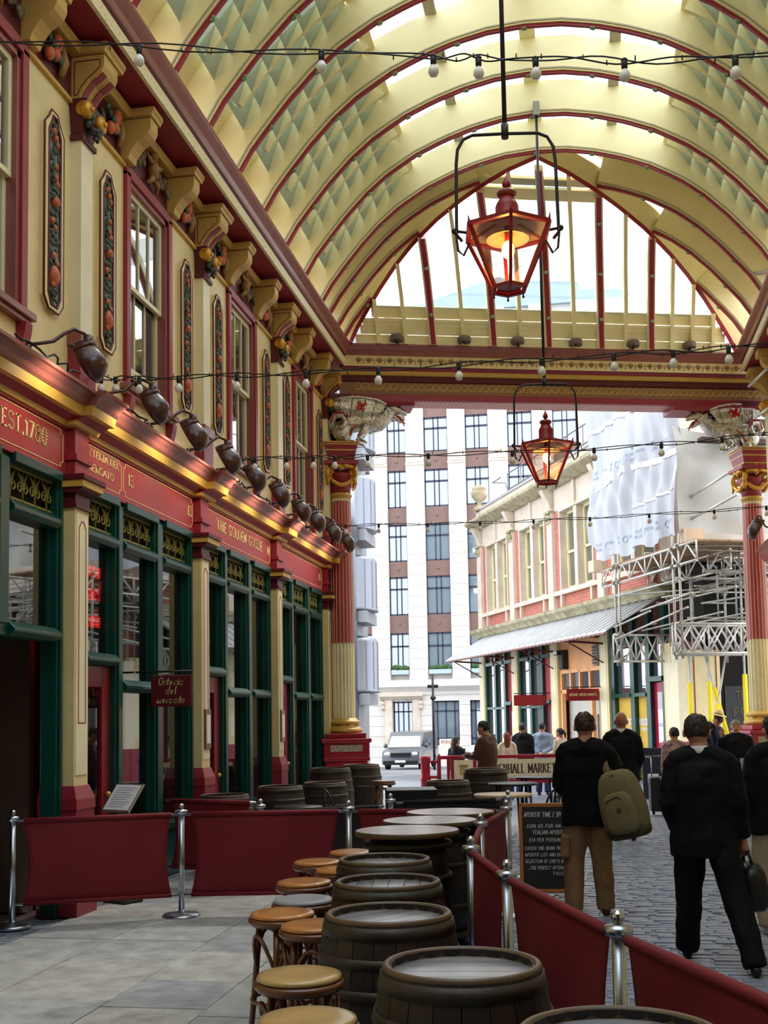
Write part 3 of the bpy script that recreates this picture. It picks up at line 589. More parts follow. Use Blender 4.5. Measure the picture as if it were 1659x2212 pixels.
# lapped panes: flat sheets stepping up the curve, three to a bay
PD=.42; NST=6; steps=[]
for s in(-1,1):
    for k in range(NST):
        a=3.32-(3.32-2.02)*k/NST; c=3.32-(3.32-2.02)*(k+1)/NST
        pa=cpt(s*a,PD-.10); pc=cpt(s*c,PD+.04); q=B(); wv=.196
        d=Vector((pc[0]-pa[0],pc[1]-pa[1])); e=.4
        lo=(pa[0]-d.x*e,pa[1]-d.y*e)
        q.add([(lo[0],-wv,lo[1]),(lo[0],wv,lo[1]),(pc[0],wv,pc[1]),(pc[0],-wv,pc[1]),(lo[0],-wv,lo[1]+.012),(lo[0],wv,lo[1]+.012),(pc[0],wv,pc[1]+.012),(pc[0],-wv,pc[1]+.012)],[(0,1,2,3),(7,6,5,4),(0,4,5,1),(1,5,6,2),(2,6,7,3),(3,7,4,0)])
        me=q.mesh('pane'); me.materials.append(lapglass); steps.append((s,a,me))
barme=[ribbon(B(),arcs(s*3.32,s*1.95,10),PD-.15,PD+.03,-.03,.03).mesh('glazing_bar') for s in(-1,1)]
cnt=0; rest=B(); order=sorted(YB,key=lambda v:abs(v[0]-14))
for (ya,yb) in order:
    for j in range(3):
        yc=ya+(yb-ya)*(j+.5)/3
        for s,a,me in steps:
            if ya>9 and cnt<300: mk('pane',me,None,ce,loc=(0,yc,0)); cnt+=1
            else:
                k=len(rest.v); rest.v+=[(v.co.x,v.co.y+yc,v.co.z) for v in me.vertices]; rest.f+=[tuple(i+k for i in p.vertices) for p in me.polygons]; rest.sm+=[False]*len(me.polygons)
    if ya>6:
        for j in(1,2):
            for bm_ in barme: mk('glazing_bar',bm_,vault,ce,loc=(0,ya+(yb-ya)*j/3,0))
    for s in(-1,1):
        if ya>6:
            for a,c in((1.86,.1),):
                for m in range(3):
                    q=B(); a2=a+(c-a)*m/3; c2=a+(c-a)*(m+1)/3; pa=cpt(s*a2,RD+.02); pc=cpt(s*c2,RD+.02); q.add([(pa[0],ya,pa[1]),(pa[0],yb,pa[1]),(pc[0],yb,pc[1]),(pc[0],ya,pc[1])],[(0,1,2,3)]); q.obj('skylight_pane',skyglass,ce)
            q=B(); a=cpt(s*1.2,RD-.12); c=cpt(s*1.05,RD-.02); q.box(min(a[0],c[0])-.02,max(a[0],c[0]),ya+.06,yb-.06,c[1]-.05,c[1]); q.obj('skylight_stay',greyb,ce)
o=rest.obj('pane_rows',lapglass,ce); o['kind']='stuff'
# jack bay panes between last full rib and the hip
for s,y1 in((-1,20.2),(1,22.3)):
    q=B(); dl=arcs(s*3.3,s*.1,14); vs=[];fs=[]
    for dx in dl:
        p=cpt(dx,RD); yy=max(18.45,hipline(XC+dx)+.02); vs+=[(p[0],18.45,p[1]),(p[0],yy,p[1])]
    for i in range(len(dl)-1): fs.append((2*i,2*i+1,2*i+3,2*i+2))
    q.add(vs,fs); q.obj('corner_boarding',vault,ce)
# hip end glazing
he=thing('window_9','sloping glazed roof end with red mullions at the head of the arcade','window',kind='structure')
def hp(x,z,o=0):
    p=Vector((x,hipY(x,z),z))
    if o:
        q=Vector((0,hipY(x,z+.05)-hipY(x,z-.05),.1)).normalized(); n=Vector((ud_.y,-ud_.x,0)).cross(Vector((0,0,0))) if 0 else ud_.cross(q); n=n if n.z<0 else -n
        p=p+n.normalized()*o
    return p
ud_=(HR-HL).normalized()
def topz(x): return vz(x-XC)
def hbar(x,z0,z1,w,h,m,n_,par,off=0):
    "curved bar of width w and depth h lying on the sloping end"
    b=B(); N=9; vs=[]
    for k in range(N+1):
        z=z0+(z1-z0)*k/N
        for dx,do in((-w/2,-h/2),(w/2,-h/2),(w/2,h/2),(-w/2,h/2)): p=hp(x,z,off+do); vs.append(p+ud_*dx)
    fs=[(0,1,2,3),(4*N+3,4*N+2,4*N+1,4*N)]
    for k in range(N):
        for q in range(4): fs.append((4*k+q,4*k+(q+1)%4,4*k+4+(q+1)%4,4*k+4+q))
    b.add(vs,fs); return b.obj(n_,m,par)
US=[-2.70,-1.57,-.53,.475,1.44]
for u in US:
    tv=topz(u)-.02; r_=hbar(u,8.89,tv,.15,.12,creamL,'mullion',he,.03); hbar(u,8.89,tv,.085,.02,vaultred,'red_face',r_,.1)
    for v in(9.4,10.1,10.75):
        if v<tv-.1:
            b=B(); b.ball(hp(u,v,.12),.035,8,5); b.obj('boss',rosem,r_)
for u in(-3.7,-3.2,-2.13,-1.05,-.03,.96,1.85,2.25,2.65):
    tv=topz(u)
    if tv>9: hbar(u,8.89,tv,.07,.12,vault,'glazing_bar',he,.02)
def hquad(x0,x1,z0,z1,o,d,m,n_,par):
    b=B(); b.add([hp(x0,z0,o),hp(x1,z0,o),hp(x1,z1,o),hp(x0,z1,o),hp(x0,z0,o-d),hp(x1,z0,o-d),hp(x1,z1,o-d),hp(x0,z1,o-d)],[(0,1,2,3),(7,6,5,4),(0,4,5,1),(1,5,6,2),(2,6,7,3),(3,7,4,0)]); return b.obj(n_,m,par)
ZG=9.5
for z0,z1,o in((8.89,9.04,0),(9.05,9.2,.01),(9.205,9.27,.03),(9.275,9.31,.05),(9.315,ZG,.0)):
    hquad(XC-vinv(z1)+.02,XC+vinv(z1)-.02,z0,z1,o,.04,vault,'board',he)
hquad(XC-.9,XC+.9,11.02,11.06,.0,.06,vault,'board',he); hquad(XC-1.05,XC+1.05,10.91,11.0,.02,.06,vault,'board',he)
xs=[-3.95,-3.7,-3.2,-2.7,-2.13,-1.57,-1.05,-.53,-.03,.475,.96,1.44,1.85,2.25,2.65,2.85]
for a,c in zip(xs,xs[1:]):
    tv=min(topz(a),topz(c)); z=ZG
    while z<tv-.02:
        z2=min(z+.22,tv); b=B(); b.add([hp(a,z-.03,.02),hp(c,z-.03,.02),hp(c,z2,-.03),hp(a,z2,-.03)],[(0,1,2,3)]); b.obj('pane',skyglass,he); z+=.22
# ================================================================ cross beam over the way out
BD=Vector((.954,.3,0)).normalized(); BN=Vector((.3,-.954,0)).normalized(); BP=Vector((-4.55,21.1,0)); BL=9.3
tb=thing('trim_3','deep maroon cross beam with gold bands at the end of the arcade','beam',kind='structure')
def bm(prof,m,n_,u0=0,u1=BL):
    b=B(); n=len(prof); vs=[BP+BD*u0+BN*p[0]+Vector((0,0,p[1])) for p in prof]+[BP+BD*u1+BN*p[0]+Vector((0,0,p[1])) for p in prof]
    b.add(vs,[tuple(range(n)),tuple(range(2*n-1,n-1,-1))]+[(i,(i+1)%n,n+(i+1)%n,n+i) for i in range(n)]); return b.obj(n_,m,tb)
soff=bpy.data.materials.new('perforated_soffit'); soff.use_nodes=True; MATS['perforated_soffit']=soff
t=soff.node_tree; co=t.nodes.new('ShaderNodeTexCoord'); mp=t.nodes.new('ShaderNodeMapping'); mp.inputs['Rotation'].default_value=(0,0,-math.atan2(.3,.954)); vo=t.nodes.new('ShaderNodeTexVoronoi'); vo.inputs['Scale'].default_value=12; vo.inputs['Randomness'].default_value=.0; r_=t.nodes.new('ShaderNodeValToRGB'); r_.color_ramp.interpolation='CONSTANT'; r_.color_ramp.elements[0].color=lin('#8d2a3a'); r_.color_ramp.elements[1].color=lin('#cf9a92'); r_.color_ramp.elements[1].position=.27
t.links.new(co.outputs['Object'],mp.inputs['Vector']); t.links.new(mp.outputs[0],vo.inputs['Vector']); t.links.new(vo.outputs['Distance'],r_.inputs['Fac']); t.links.new(r_.outputs['Color'],t.nodes['Principled BSDF'].inputs['Base Color'])
bm([(.1,7.92),(.1,8.9),(-.4,8.9),(-.4,7.92)],maroonD,'core'); bm([(.08,7.9),(.08,7.925),(-.38,7.925),(-.38,7.9)],soff,'soffit_plate',.9,7.25)
bm([(.1,7.9),(.15,7.9),(.15,8.02),(.1,8.03)],maroon,'lower_fillet'); bm([(.1,8.03),(.125,8.03),(.125,8.26),(.1,8.26)],mat('band_tan','#8d6440',.5),'guilloche_band')
bm([(.1,8.26),(.16,8.27),(.19,8.36),(.1,8.36)],maroonD,'cove'); bm([(.1,8.37),(.24,8.37),(.27,8.41),(.27,8.45),(.1,8.45)],ochre,'tan_moulding'); bm([(.1,8.45),(.3,8.45),(.36,8.49),(.1,8.5)],maroon,'red_bed')
bm([(.1,8.5),(.38,8.5),(.4,8.7),(.1,8.7)],mat('band_gold','#e6d199',.45,var=.1,vs=8),'palmette_band'); bm([(.1,8.7),(.42,8.7),(.44,8.75),(.47,8.8),(.52,8.84),(.54,8.86),(.54,8.89),(.1,8.89)],brown,'crown_moulding')
q=B(); q.tube([(.085*math.cos(a*2*PI/18),0,.085*math.sin(a*2*PI/18)) for a in range(12)],.012,4,closed=True); q.tube([(.05*math.cos(a*2*PI/14),0,.05*math.sin(a*2*PI/14)) for a in range(14)],.008,4,closed=True); q.ball((0,0,0),(.02,.012,.02),6,4); gme=q.mesh('guilloche_ring'); gme.materials.append(mat('guilloche_gold','#c9a468',.5))
q=B()
for k in range(7):
    a=R(-72+24*k); q.bar((.02*math.sin(a),0,.02*math.cos(a)),(.075*math.sin(a),0,.075*math.cos(a)-.0),.014,.01,up=(0,1,0))
q.ball((0,0,-.01),(.03,.01,.025),6,4); q.bar((.1,0,-.05),(.1,0,.06),.012,.01,up=(0,1,0)); pme=q.mesh('palmette'); pme.materials.append(mat('palmette_brown','#94703c',.5))
ang=math.atan2(.3,.954)
u=.35
while u<BL-.35:
    p=BP+BD*u+BN*.128; mk('guilloche_ring',gme,None,tb,loc=(p.x,p.y,8.145)).rotation_euler=(0,0,ang); u+=.14
u=.35
while u<BL-.3:
    p=BP+BD*u+BN*.396; mk('palmette',pme,None,tb,loc=(p.x,p.y,8.59)).rotation_euler=(0,0,ang); u+=.2
# moulded end brackets under the beam
for u0,u1,m in((.0,1.45,maroon),(6.7,8.6,maroon)): 
    b=B(); e=.3
    bm([(.16,7.80),(.2,7.86),(.2,7.92),(-.42,7.92),(-.42,7.8)],m,'corbel',u0,u1)
# ================================================================ eaves on the other side
wr=thing('wall_right','maroon and cream eaves and wall facing the shop row','wall',kind='structure')
eaves(1,-14,23.0,22.9,wr)
b=B(); b.box(3.79,4.3,-14,23.2,4.9,8.9); b.box(3.79,4.3,-14,23.2,0,4.9); b.obj('upper_wall',cream,wr)
b=B(); b.box(3.75,3.82,-14,23.2,7.86,8.5); b.obj('frieze_ground',maroonD,wr)
b=B(); b.prism([(3.79,8.32),(3.64,8.32),(3.62,8.36),(3.6,8.43),(3.79,8.43)],'y',-14,23.2); b.obj('tan_band',tan,wr)
for y_,w_ in((22.55,.36),(21.4,.2),(20.0,.2),(19.0,.36)):
    q,pr=console(w_,True); q.xf(T(-4.83,y_,8.34)); mirror(q).obj('bracket',tan,wr); B().box(3.3,3.8,y_-.06,y_+w_+.06,8.32,8.43).obj('bracket_block',tan,wr)
b=B(); b.box(3.62,3.8,22.6,22.95,5.56,7.6); b.obj('end_pilaster',creamL,wr)
b=B(); b.box(3.58,3.8,22.55,23.0,7.55,7.8); b.ball((3.56,22.62,7.68),.1,12,8); b.obj('end_capital',gold,wr)
b=B(); b.prism([(3.79,4.62),(3.5,4.7),(3.42,4.85),(3.36,4.93),(3.79,4.93)],'y',-14,23.1); b.obj('lower_cornice',brown,wr)
# unseen dark wall added close behind the viewer to hold back light
b=B(); b.box(-5.4,4.3,-4.4,-4.1,0,12.2); o=b.obj('wall_back',mat('light_stop_wall','#2a1d18',.85,var=.2,vs=3)); tag(o,'plain dark wall closing the far end of the hall behind the viewer','wall',kind='structure')

# unseen glass roof over the crossing; vault cut short here to let in light
cr=thing('window_10','clear glass roof over the market crossing behind the viewer','roof glazing',kind='structure')
for k in range(8):
    B().box(-5.4+1.22*k+.02,-5.4+1.22*(k+1)-.02,-4.1,5.3,12.2,12.22).obj('pane',skyglass,cr); B().box(-5.4+1.22*k-.04,-5.4+1.22*k+.04,-4.1,5.3,12.1,12.3).obj('glazing_bar',vault,cr)
# ================================================================ great columns with dragons
silver=mat('silver_leaf','#dcd8cc',.26,metal=1,var=.65,vs=30,bump=.9,bs=30); dred=mat('dragon_red','#c01f24',.4); plaqm=mat('carved_white_panel','#cfc8b8',.6,var=.6,vs=30,col2='#6d3a38')
def column(x,y,rz,lab):
    c=thing('column',lab,'column',(x,y,0),rz,group='fluted columns at the way out',kind='structure')
    b=B(); b.box(-.46,.46,-.46,.46,0,.3); b.box(-.40,.40,-.40,.40,.3,.98); b.box(-.44,.44,-.44,.44,.98,1.06); b.box(-.43,.43,-.43,.43,1.06,1.38); b.box(-.47,.47,-.47,.47,1.32,1.4); b.box(-.38,.38,-.38,.38,1.4,1.5); b.obj('plinth',mat('plinth_crimson','#9c0f2c',.35,var=.1,vs=3),c,.02)
    b=B()
    for q in range(4): b.box(-.3,.3,.432,.44,1.16,1.28,Mz(q*PI/2))
    b.obj('carved_panel',plaqm,c)
    b=B(); tor=lambda z,R_,r:[(R_+r*math.cos(R(a)),z+r*math.sin(R(a))) for a in range(-90,91,22)]
    b.lathe([(.3,1.5)]+tor(1.55,.3,.05)+[(.3,1.6),(.27,1.62),(.27,1.67)]+tor(1.70,.27,.035)+[(.26,1.745),(.24,1.78)],32); b.obj('base_rings',ochre,c)
    def flut(z0,z1,r0,r1,dep,nf=20,fr=(0,.2,.28,.6,.92)):
        b=B(); pts=[]; 
        for k in range(nf):
            for a,d in zip(fr,(0,0,dep,dep*1.3,dep)): pts.append(((k+a)*2*PI/nf,d))
        n=len(pts); vs=[]
        for z,r in((z0,r0),(z0+(z1-z0)*.4,r0*.985),(z1,r1)):
            vs+=[((r-d)*math.cos(a),(r-d)*math.sin(a),z) for a,d in pts]
        b.add(vs,[(l*n+i,l*n+(i+1)%n,(l+1)*n+(i+1)%n,(l+1)*n+i) for l in range(2) for i in range(n)]); return b
    flut(1.78,3.2,.225,.222,.02).obj('lower_shaft',creamL,c)
    flut(3.2,6.0,.222,.19,.014,20,(0,.1,.14,.55,.96)).obj('upper_shaft',creamL,c)
    b=B()
    for k in range(20):
        a0=(k+.13)*2*PI/20; a1=(k+.97)*2*PI/20
        for z0,z1,r0,r1 in((3.2,4.6,.2185,.208),(4.6,5.92,.208,.1875)):
            vs=[]
            for z,r in((z0,r0),(z1,r1)): vs+=[(r*math.cos(a0+(a1-a0)*j/3),r*math.sin(a0+(a1-a0)*j/3),z) for j in range(4)]
            b.add(vs,[(j,j+1,5+j,4+j) for j in range(3)])
    o=b.obj('red_flutes',signred,c)
    b=B(); b.lathe([(.2,5.98)]+tor(6.04,.19,.03)+[(.2,6.08)],32); b.obj('neck_ring',ochre,c)
    b=B(); b.lathe([(.19,6.07),(.2,6.2),(.22,6.3),(.27,6.4),(.27,6.44)],32); b.obj('bell',maroon,c)
    v=B()
    for q in range(4):
        M=Mz(q*PI/2+PI/4)
        pts=[]
        for k in range(26):
            a=-PI/2+2.3*2*PI*k/25; r=.13*(1-.8*k/25); pts.append(M@Vector((.3+r*math.cos(a)*.8,0,6.44+r*math.sin(a))))
        v.tube(pts,[.032-.012*k/25 for k in range(26)],7)
        for s in(-1,1): v.tube([M@Vector((.32,s*.02,6.56)),M@Vector((.27,s*.13,6.58)),M@Vector((.2,s*.2,6.57))],[.04,.045,.04],8)
    for q in range(4):
        M=Mz(q*PI/2)
        v.tube([M@Vector((.26,-.22+.055*k,6.33-.12*math.sin(PI*k/8))) for k in range(9)],[.03+.012*math.sin(PI*k/8) for k in range(9)],7)
        v.ball(M@Vector((.26,0,6.56)),(.06,.06,.075),9,6); v.ball(M@Vector((.25,0,6.67)),(.04,.04,.045),9,6)
        for s in(-1,1): v.tube([M@Vector((.27,s*.24,6.35)),M@Vector((.28,s*.26,6.2))],[.035,.012],6)
    v.obj('gilded_scrolls',gold,c)
    b=B(); b.box(-.33,.33,-.33,.33,6.6,6.68); b.obj('abacus',maroon,c,.01)
    b=B(); b.add([(-.24,-.24,6.68),(.24,-.24,6.68),(.24,.24,6.68),(-.24,.24,6.68),(-.32,-.32,7.04),(.32,-.32,7.04),(.32,.32,7.04),(-.32,.32,7.04)],[(0,1,5,4),(1,2,6,5),(2,3,7,6),(3,0,4,7),(4,5,6,7),(3,2,1,0)]); bl=b.obj('dosseret',maroon,c)
    b=B()
    for z,e in((6.73,.255),(6.88,.288),(6.99,.318),(7.03,.33)): b.box(-e,e,-e,e,z-.012,z+.012)
    b.obj('gold_band',ochre,bl)
    b=B(); b.box(-.2,.2,-.2,.1,7.9,8.0); b.box(-.17,.17,.05,.3,7.04,7.95); b.obj('pier_above',maroonD,c)
    return c
ang=math.atan2(.3,.954)
column(-4.55,21.1,ang,'red and cream fluted column beside the end of the shop row'); column(3.40,23.6,ang,'red and cream fluted column beside the scaffolding')
def dragon(x,y,rz,sgn,lab):
    d=thing('dragon_statue',lab,'statue',(x,y,7.04),rz,group='silver dragon statues'); S=lambda a,z,w=0:(sgn*a,w,z)
    b=B()
    sp=[(-.24,.22,.1,.1),(-.12,.3,.19,.19),(.08,.42,.19,.2),(.3,.48,.2,.21),(.52,.45,.21,.22),(.66,.47,.19,.2),(.78,.56,.155,.165),(.88,.66,.12,.125),(.94,.7,.1,.1)]
    b.tube([S(p[0],p[1]) for p in sp],[(p[2],p[3]) for p in sp],14)
    rr=random.Random(5)
    for q in range(150):
        i=rr.randrange(1,7); p=sp[i]; f=rr.random(); p2=sp[i+1]; cx=p[0]+(p2[0]-p[0])*f; cz=p[1]+(p2[1]-p[1])*f; r_=p[2]+(p2[2]-p[2])*f; a=rr.uniform(-2.6,2.6)-PI/2
        b.ball(S(cx+rr.uniform(-.02,.02),cz+math.sin(a)*r_*.97,math.cos(a)*r_*.97),(.032,.018,.026),6,4)
    for q in range(9): f=q/8; i=int(f*6.99)+1; p=sp[i]; b.tube([S(p[0],p[1]+p[2]*.9),S(p[0]-.03,p[1]+p[2]+.07)],[.03,.004],5)
    b.tube([S(.86,.70),S(.97,.72),S(1.08,.68),S(1.17,.64),S(1.22,.60)],[(.105,.11),(.1,.105),(.07,.075),(.055,.055),(.02,.025)],10)
    b.tube([S(.9,.62),S(1.0,.53),S(1.1,.46),S(1.14,.47)],[.06,.05,.03,.01],8)
    for w in(-.06,.06):
        b.tube([S(.9,.76,w),S(.9,.87,w*1.4),S(.94,.97,w*1.6)],[.04,.035,.006],6); b.ball(S(1.02,.76,w*.9),.026,6,4); b.tube([S(.84,.64,w*1.6),S(.8,.76,w*2.4)],[.04,.005],6)
    for w in(-.13,.13):
        b.tube([S(.42,.36,w),S(.34,.22,w*1.3),S(.26,.13,w*1.2),S(.30,.05,w*1.2)],[.1,.075,.05,.045],8)
        for k in(-1,0,1): b.tube([S(.3,.05,w*1.2),S(.37,.03,w*1.2+.04*k),S(.41,.0,w*1.2+.05*k)],[.03,.024,.006],6)
        b.ball(S(-.06,.22,w*1.1),(.2,.1,.19),12,8); b.tube([S(.06,.14,w*1.3),S(-.02,.06,w*1.3),S(.1,.03,w*1.3)],[.08,.06,.04],8)
        for k in(-1,0,1): b.tube([S(.1,.03,w*1.3),S(.17,.02,w*1.3+.04*k),S(.21,.0,w*1.3+.05*k)],[.028,.022,.006],6)
    b.tube([S(-.2,.24,-.05),S(-.28,.4,-.16),S(-.2,.52,-.22),S(-.06,.5,-.26),S(.0,.38,-.28),S(-.08,.26,-.28),S(-.18,.3,-.27)],[.09,.08,.07,.06,.05,.04,.015],8)
    b.obj('body',silver,d)
    for w in(-1,1):
        q=B(); top=[(-.28,.83),(-.1,.87),(.15,.90),(.4,.88),(.62,.84),(.80,.76)]; low=[(-.3,.66),(-.1,.58),(.1,.52),(.32,.46),(.5,.46),(.62,.5)]
        n=len(top); vs=[]; fs=[]
        for k in range(n):
            a=top[k];c_=low[k]
            for j in range(4): f=j/3; vs.append(S(a[0]+(c_[0]-a[0])*f,a[1]+(c_[1]-a[1])*f,w*(.17+.07*math.sin(PI*f)+.015*(k%2))))
        for k in range(n-1):
            for j in range(3): i0=k*4+j; fs.append((i0,i0+1,i0+5,i0+4))
        q.add(vs,fs)
        q.tube([S(p[0],p[1],w*.18) for p in top],[.02,.025,.03,.035,.04,.03],7)
        for k in range(n): q.tube([S(top[k][0],top[k][1],w*.18),S((top[k][0]+low[k][0])/2,(top[k][1]+low[k][1])/2,w*.26),S(low[k][0],low[k][1],w*.2)],[.018,.016,.008],6)
        wg=q.obj('wing',silver,d)
        q=B(); M=T(sgn*.30,w*.27,.70)@Matrix.Rotation(-sgn*.5,4,'Y'); q.box(-.11,.11,-.012,.012,-.03,.03,M); q.box(-.03,.03,-.012,.012,-.1,.1,M); q.obj('red_cross',dred,wg)
    q=B(); q.tube([S(.97,.6),S(1.08,.55),S(1.14,.46),S(1.17,.38)],[.03,.025,.018,.005],7); q.tube([S(1.14,.46),S(1.22,.42)],[.014,.004],5); q.obj('tongue',dred,d)
    q=B(); q.tube([S(-.22,.26,-.12),S(-.29,.4,-.23),S(-.2,.56,-.28),S(-.04,.54,-.31),S(.04,.38,-.33)],[.016,.02,.02,.018,.006],6); q.tube([S(.08,.12,-.23),S(.14,.28,-.21),S(.24,.36,-.2)],[.016,.018,.006],6); q.obj('red_trim',dred,d)
    return d
dragon(-4.45,21.1,ang,1,'silver winged dragon with red cross, over the column by the shop row'); dragon(3.3,23.58,ang,-1,'silver winged dragon with red cross, over the column by the scaffolding')
# ================================================================ brick corner building beyond
brickm=bpy.data.materials.new('red_brick'); brickm.use_nodes=True; brickmat(brickm,'#a8442f','#b8573f','#c49a86',.23,.075,.008,.8,.3,var=.2,rx=R(90))
stone=mat('weathered_stone','#dcd0c2',.75,var=.16,vs=1.5,col2='#c2b3a0'); stonem=mat('mossy_stone','#bfb59a',.8,var=.5,vs=3,col2='#7f7a55'); lead=mat('lead_sheet','#a8adb3',.45,metal=.5,var=.15,vs=4); peach=mat('peach_paint','#fbb87c',.5,var=.06,vs=3); winc=mat('cream_window_paint','#efe4b0',.45)
glassB=pane_mat('street_window_glass','#cfd8da',.1,.35,'#5b6064'); zinc=mat('zinc_roof','#dcdfe2',.4,metal=.25,var=.12,vs=2); frost=mat('pale_shop_interior','#c9c9c0',.5,var=.15,vs=1.5)
bb=thing('corner_building','red brick building with pale stone window bays and a metal awning','building',(3.9,25,0),R(113))
S0,S1=4.2,20.0
def bx(n_,m,*boxes,par=None,bev=0):
    b=B()
    for q in boxes: b.box(*q)
    return b.obj(n_,m,par or bb,bev)
bx('wall',brickm,(S0,S1,-.6,-.4,0,9.2),(S0,S1,-8,-.4,8.9,9.2),(S1-.3,S1,-8,-.3,-.5,9.2),(S0,S0+.3,-8,-.4,5.6,9.2))
SP=[19.8,16.1,12.36,8.5,4.55]
for k in range(4):
    a=SP[k+1]+.2; c=SP[k]-.2; mid=(a+c)/2
    for q0,q1 in((a,a+.42),(c-.42,c)): bx('brick_pier',brickm,(q0,q1,-.4,-.0,5.55,8.2))
    bx('apron',brickm,(a,c,-.4,-.03,5.0,5.5)); bx('sill_course',stone,(a-.1,c+.1,-.12,.1,5.48,5.62))
    for q0 in(a+.5,c-.62): bx('sill_bracket',stone,(q0,q0+.12,-.1,.08,5.1,5.48))
    bx('lintel_panel',stone,(a,c,-.4,.0,8.18,8.95)); bx('lintel_pilaster',stone,(mid-.08,mid+.08,-.05,.07,8.1,8.92))
    w=thing('x','y','z') if 0 else None
    b=B(); x0=a+.42; x1=c-.42
    b.box(x0,x0+.09,-.35,.04,5.6,8.2); b.box(x1-.09,x1,-.35,.04,5.6,8.2); b.box(x0,x1,-.35,.05,8.1,8.2); b.box(mid-.12,mid+.12,-.35,.03,5.6,8.15); wf=b.obj('window_surround',stone,bb,.01)
    for q0,q1 in((x0+.09,mid-.12),(mid+.12,x1-.09)):
        b=B(); b.box(q0,q0+.07,-.3,-.2,5.62,8.1); b.box(q1-.07,q1,-.3,-.2,5.62,8.1); b.box(q0,q1,-.3,-.2,6.78,6.86); b.box(q0,q1,-.3,-.2,5.62,5.74); b.box(q0,q1,-.3,-.2,8.02,8.1); s_=b.obj('sash',winc,wf)
        for z0,z1 in((5.74,6.78),(6.86,8.02)): B().box(q0+.07,q1-.07,-.27,-.26,z0,z1).obj('pane',glassB,s_)
for k in range(5):
    s_=SP[k]; p=bx('stone_pilaster',stone,(s_-.22,s_+.22,-.4,.12,5.0,8.3),bev=.015)
    b=B(); b.box(s_-.2,s_+.2,-.12,.16,7.85,7.92)
    for q in range(8): b.ball((s_-.17+.05*q,.15,7.98+.05*(q%3)),(.05,.05,.07),7,5)
    b.box(s_-.23,s_+.23,-.12,.2,8.16,8.24); b.obj('capital',stonem,p)
    b=B(); b.prism([(-.05,8.24),(.1,8.24),(.16,8.5),(.3,8.75),(.38,8.92),(-.05,8.92)],'x',s_-.14,s_+.14); b.obj('console',stone,p)
b=B(); b.prism([(-.12,8.9),(.15,8.9),(.3,8.98),(.45,9.06),(.5,9.1),(.5,9.2),(-.12,9.24)],'x',S0,S1+.3); b.obj('cornice',stonem,bb)
bx('parapet',stone,(S0,S1+.1,-.25,.08,9.22,9.6)); bx('parapet_coping',lead,(S0,S1+.12,-.3,.14,9.6,9.68))
b=B(); b.prism([(-.1,4.7),(.2,4.7),(.28,4.82),(.4,4.9),(.42,5.0),(-.1,5.08)],'x',S0+.2,S1+.25); b.obj('lower_cornice',stonem,bb)
b=B(); b.lathe([(.0,0),(.22,0),(.24,.1),(.1,.22),(.09,.34),(.2,.42),(.3,.55),(.33,.72),(.24,.78),(.3,.86),(.16,.98),(0,1.02)],14,(19.7,.05,9.6)); b.obj('urn',stonem,bb)
# roof guard rail
b=B()
for z in(10.15,10.75): b.tube([(8,-.6,z),(18.2,-.6,z)],.022,6)
for k in range(8): b.tube([(8.2+1.43*k,-.6,9.3),(8.2+1.43*k,-.6,10.75)],.022,6)
b.tube([(18.2,-.6,9.3),(18.2,-.6,10.1),(18.2,-.5,10.4),(18.2,.0,10.4),(17.3,.0,10.4)],.022,6); b.obj('roof_rail',mat('rail_grey','#6b6f78',.5,metal=.4),bb)
# awning, standing-seam sheets on brackets
aw=thing('awning','grey standing seam metal awning over the corner shops','awning',(3.9,25,0),R(113),kind=None)
slope=lambda o:4.68-(o-.1)*(.82/1.45)
n=34; a0,a1=5.0,19.6
for k in range(n):
    s0=a0+(a1-a0)*k/n; s1=a0+(a1-a0)*(k+1)/n
    b=B(); b.add([(s0,.1,4.68),(s1,.1,4.68),(s1,1.55,slope(1.55)),(s0,1.55,slope(1.55)),(s0,.1,4.64),(s1,.1,4.64),(s1,1.55,slope(1.55)-.04),(s0,1.55,slope(1.55)-.04)],[(0,1,2,3),(7,6,5,4),(2,6,7,3),(0,4,5,1)]); b.bar((s0,.1,4.70),(s0,1.56,slope(1.56)+.02),.07,.06); b.obj('roof_sheet',zinc,aw)
b=B(); b.add([(19.6,.1,4.68),(19.6,1.55,slope(1.55)),(20.9,1.0,slope(1.3)),(20.5,-.3,4.66)],[(0,1,2,3),(3,2,1,0)]); b.obj('end_sheet',zinc,aw)
b=B(); pts=[(a0+(a1-a0)*k/100,1.57,slope(1.55)-.06-.03*(k%2)) for k in range(101)]; b.tube(pts,.035,5); b.obj('scalloped_edge',mat('awning_edge','#8d6e68',.6),aw)
for s_ in(SP[1],SP[2],SP[3],SP[0]): 
    b=B(); b.tube([(s_,.1,3.75),(s_,1.45,3.84)],.035,6); b.tube([(s_,.1,3.2),(s_,1.2,3.82)],.02,6); b.obj('awning_bracket',maroonD,aw)
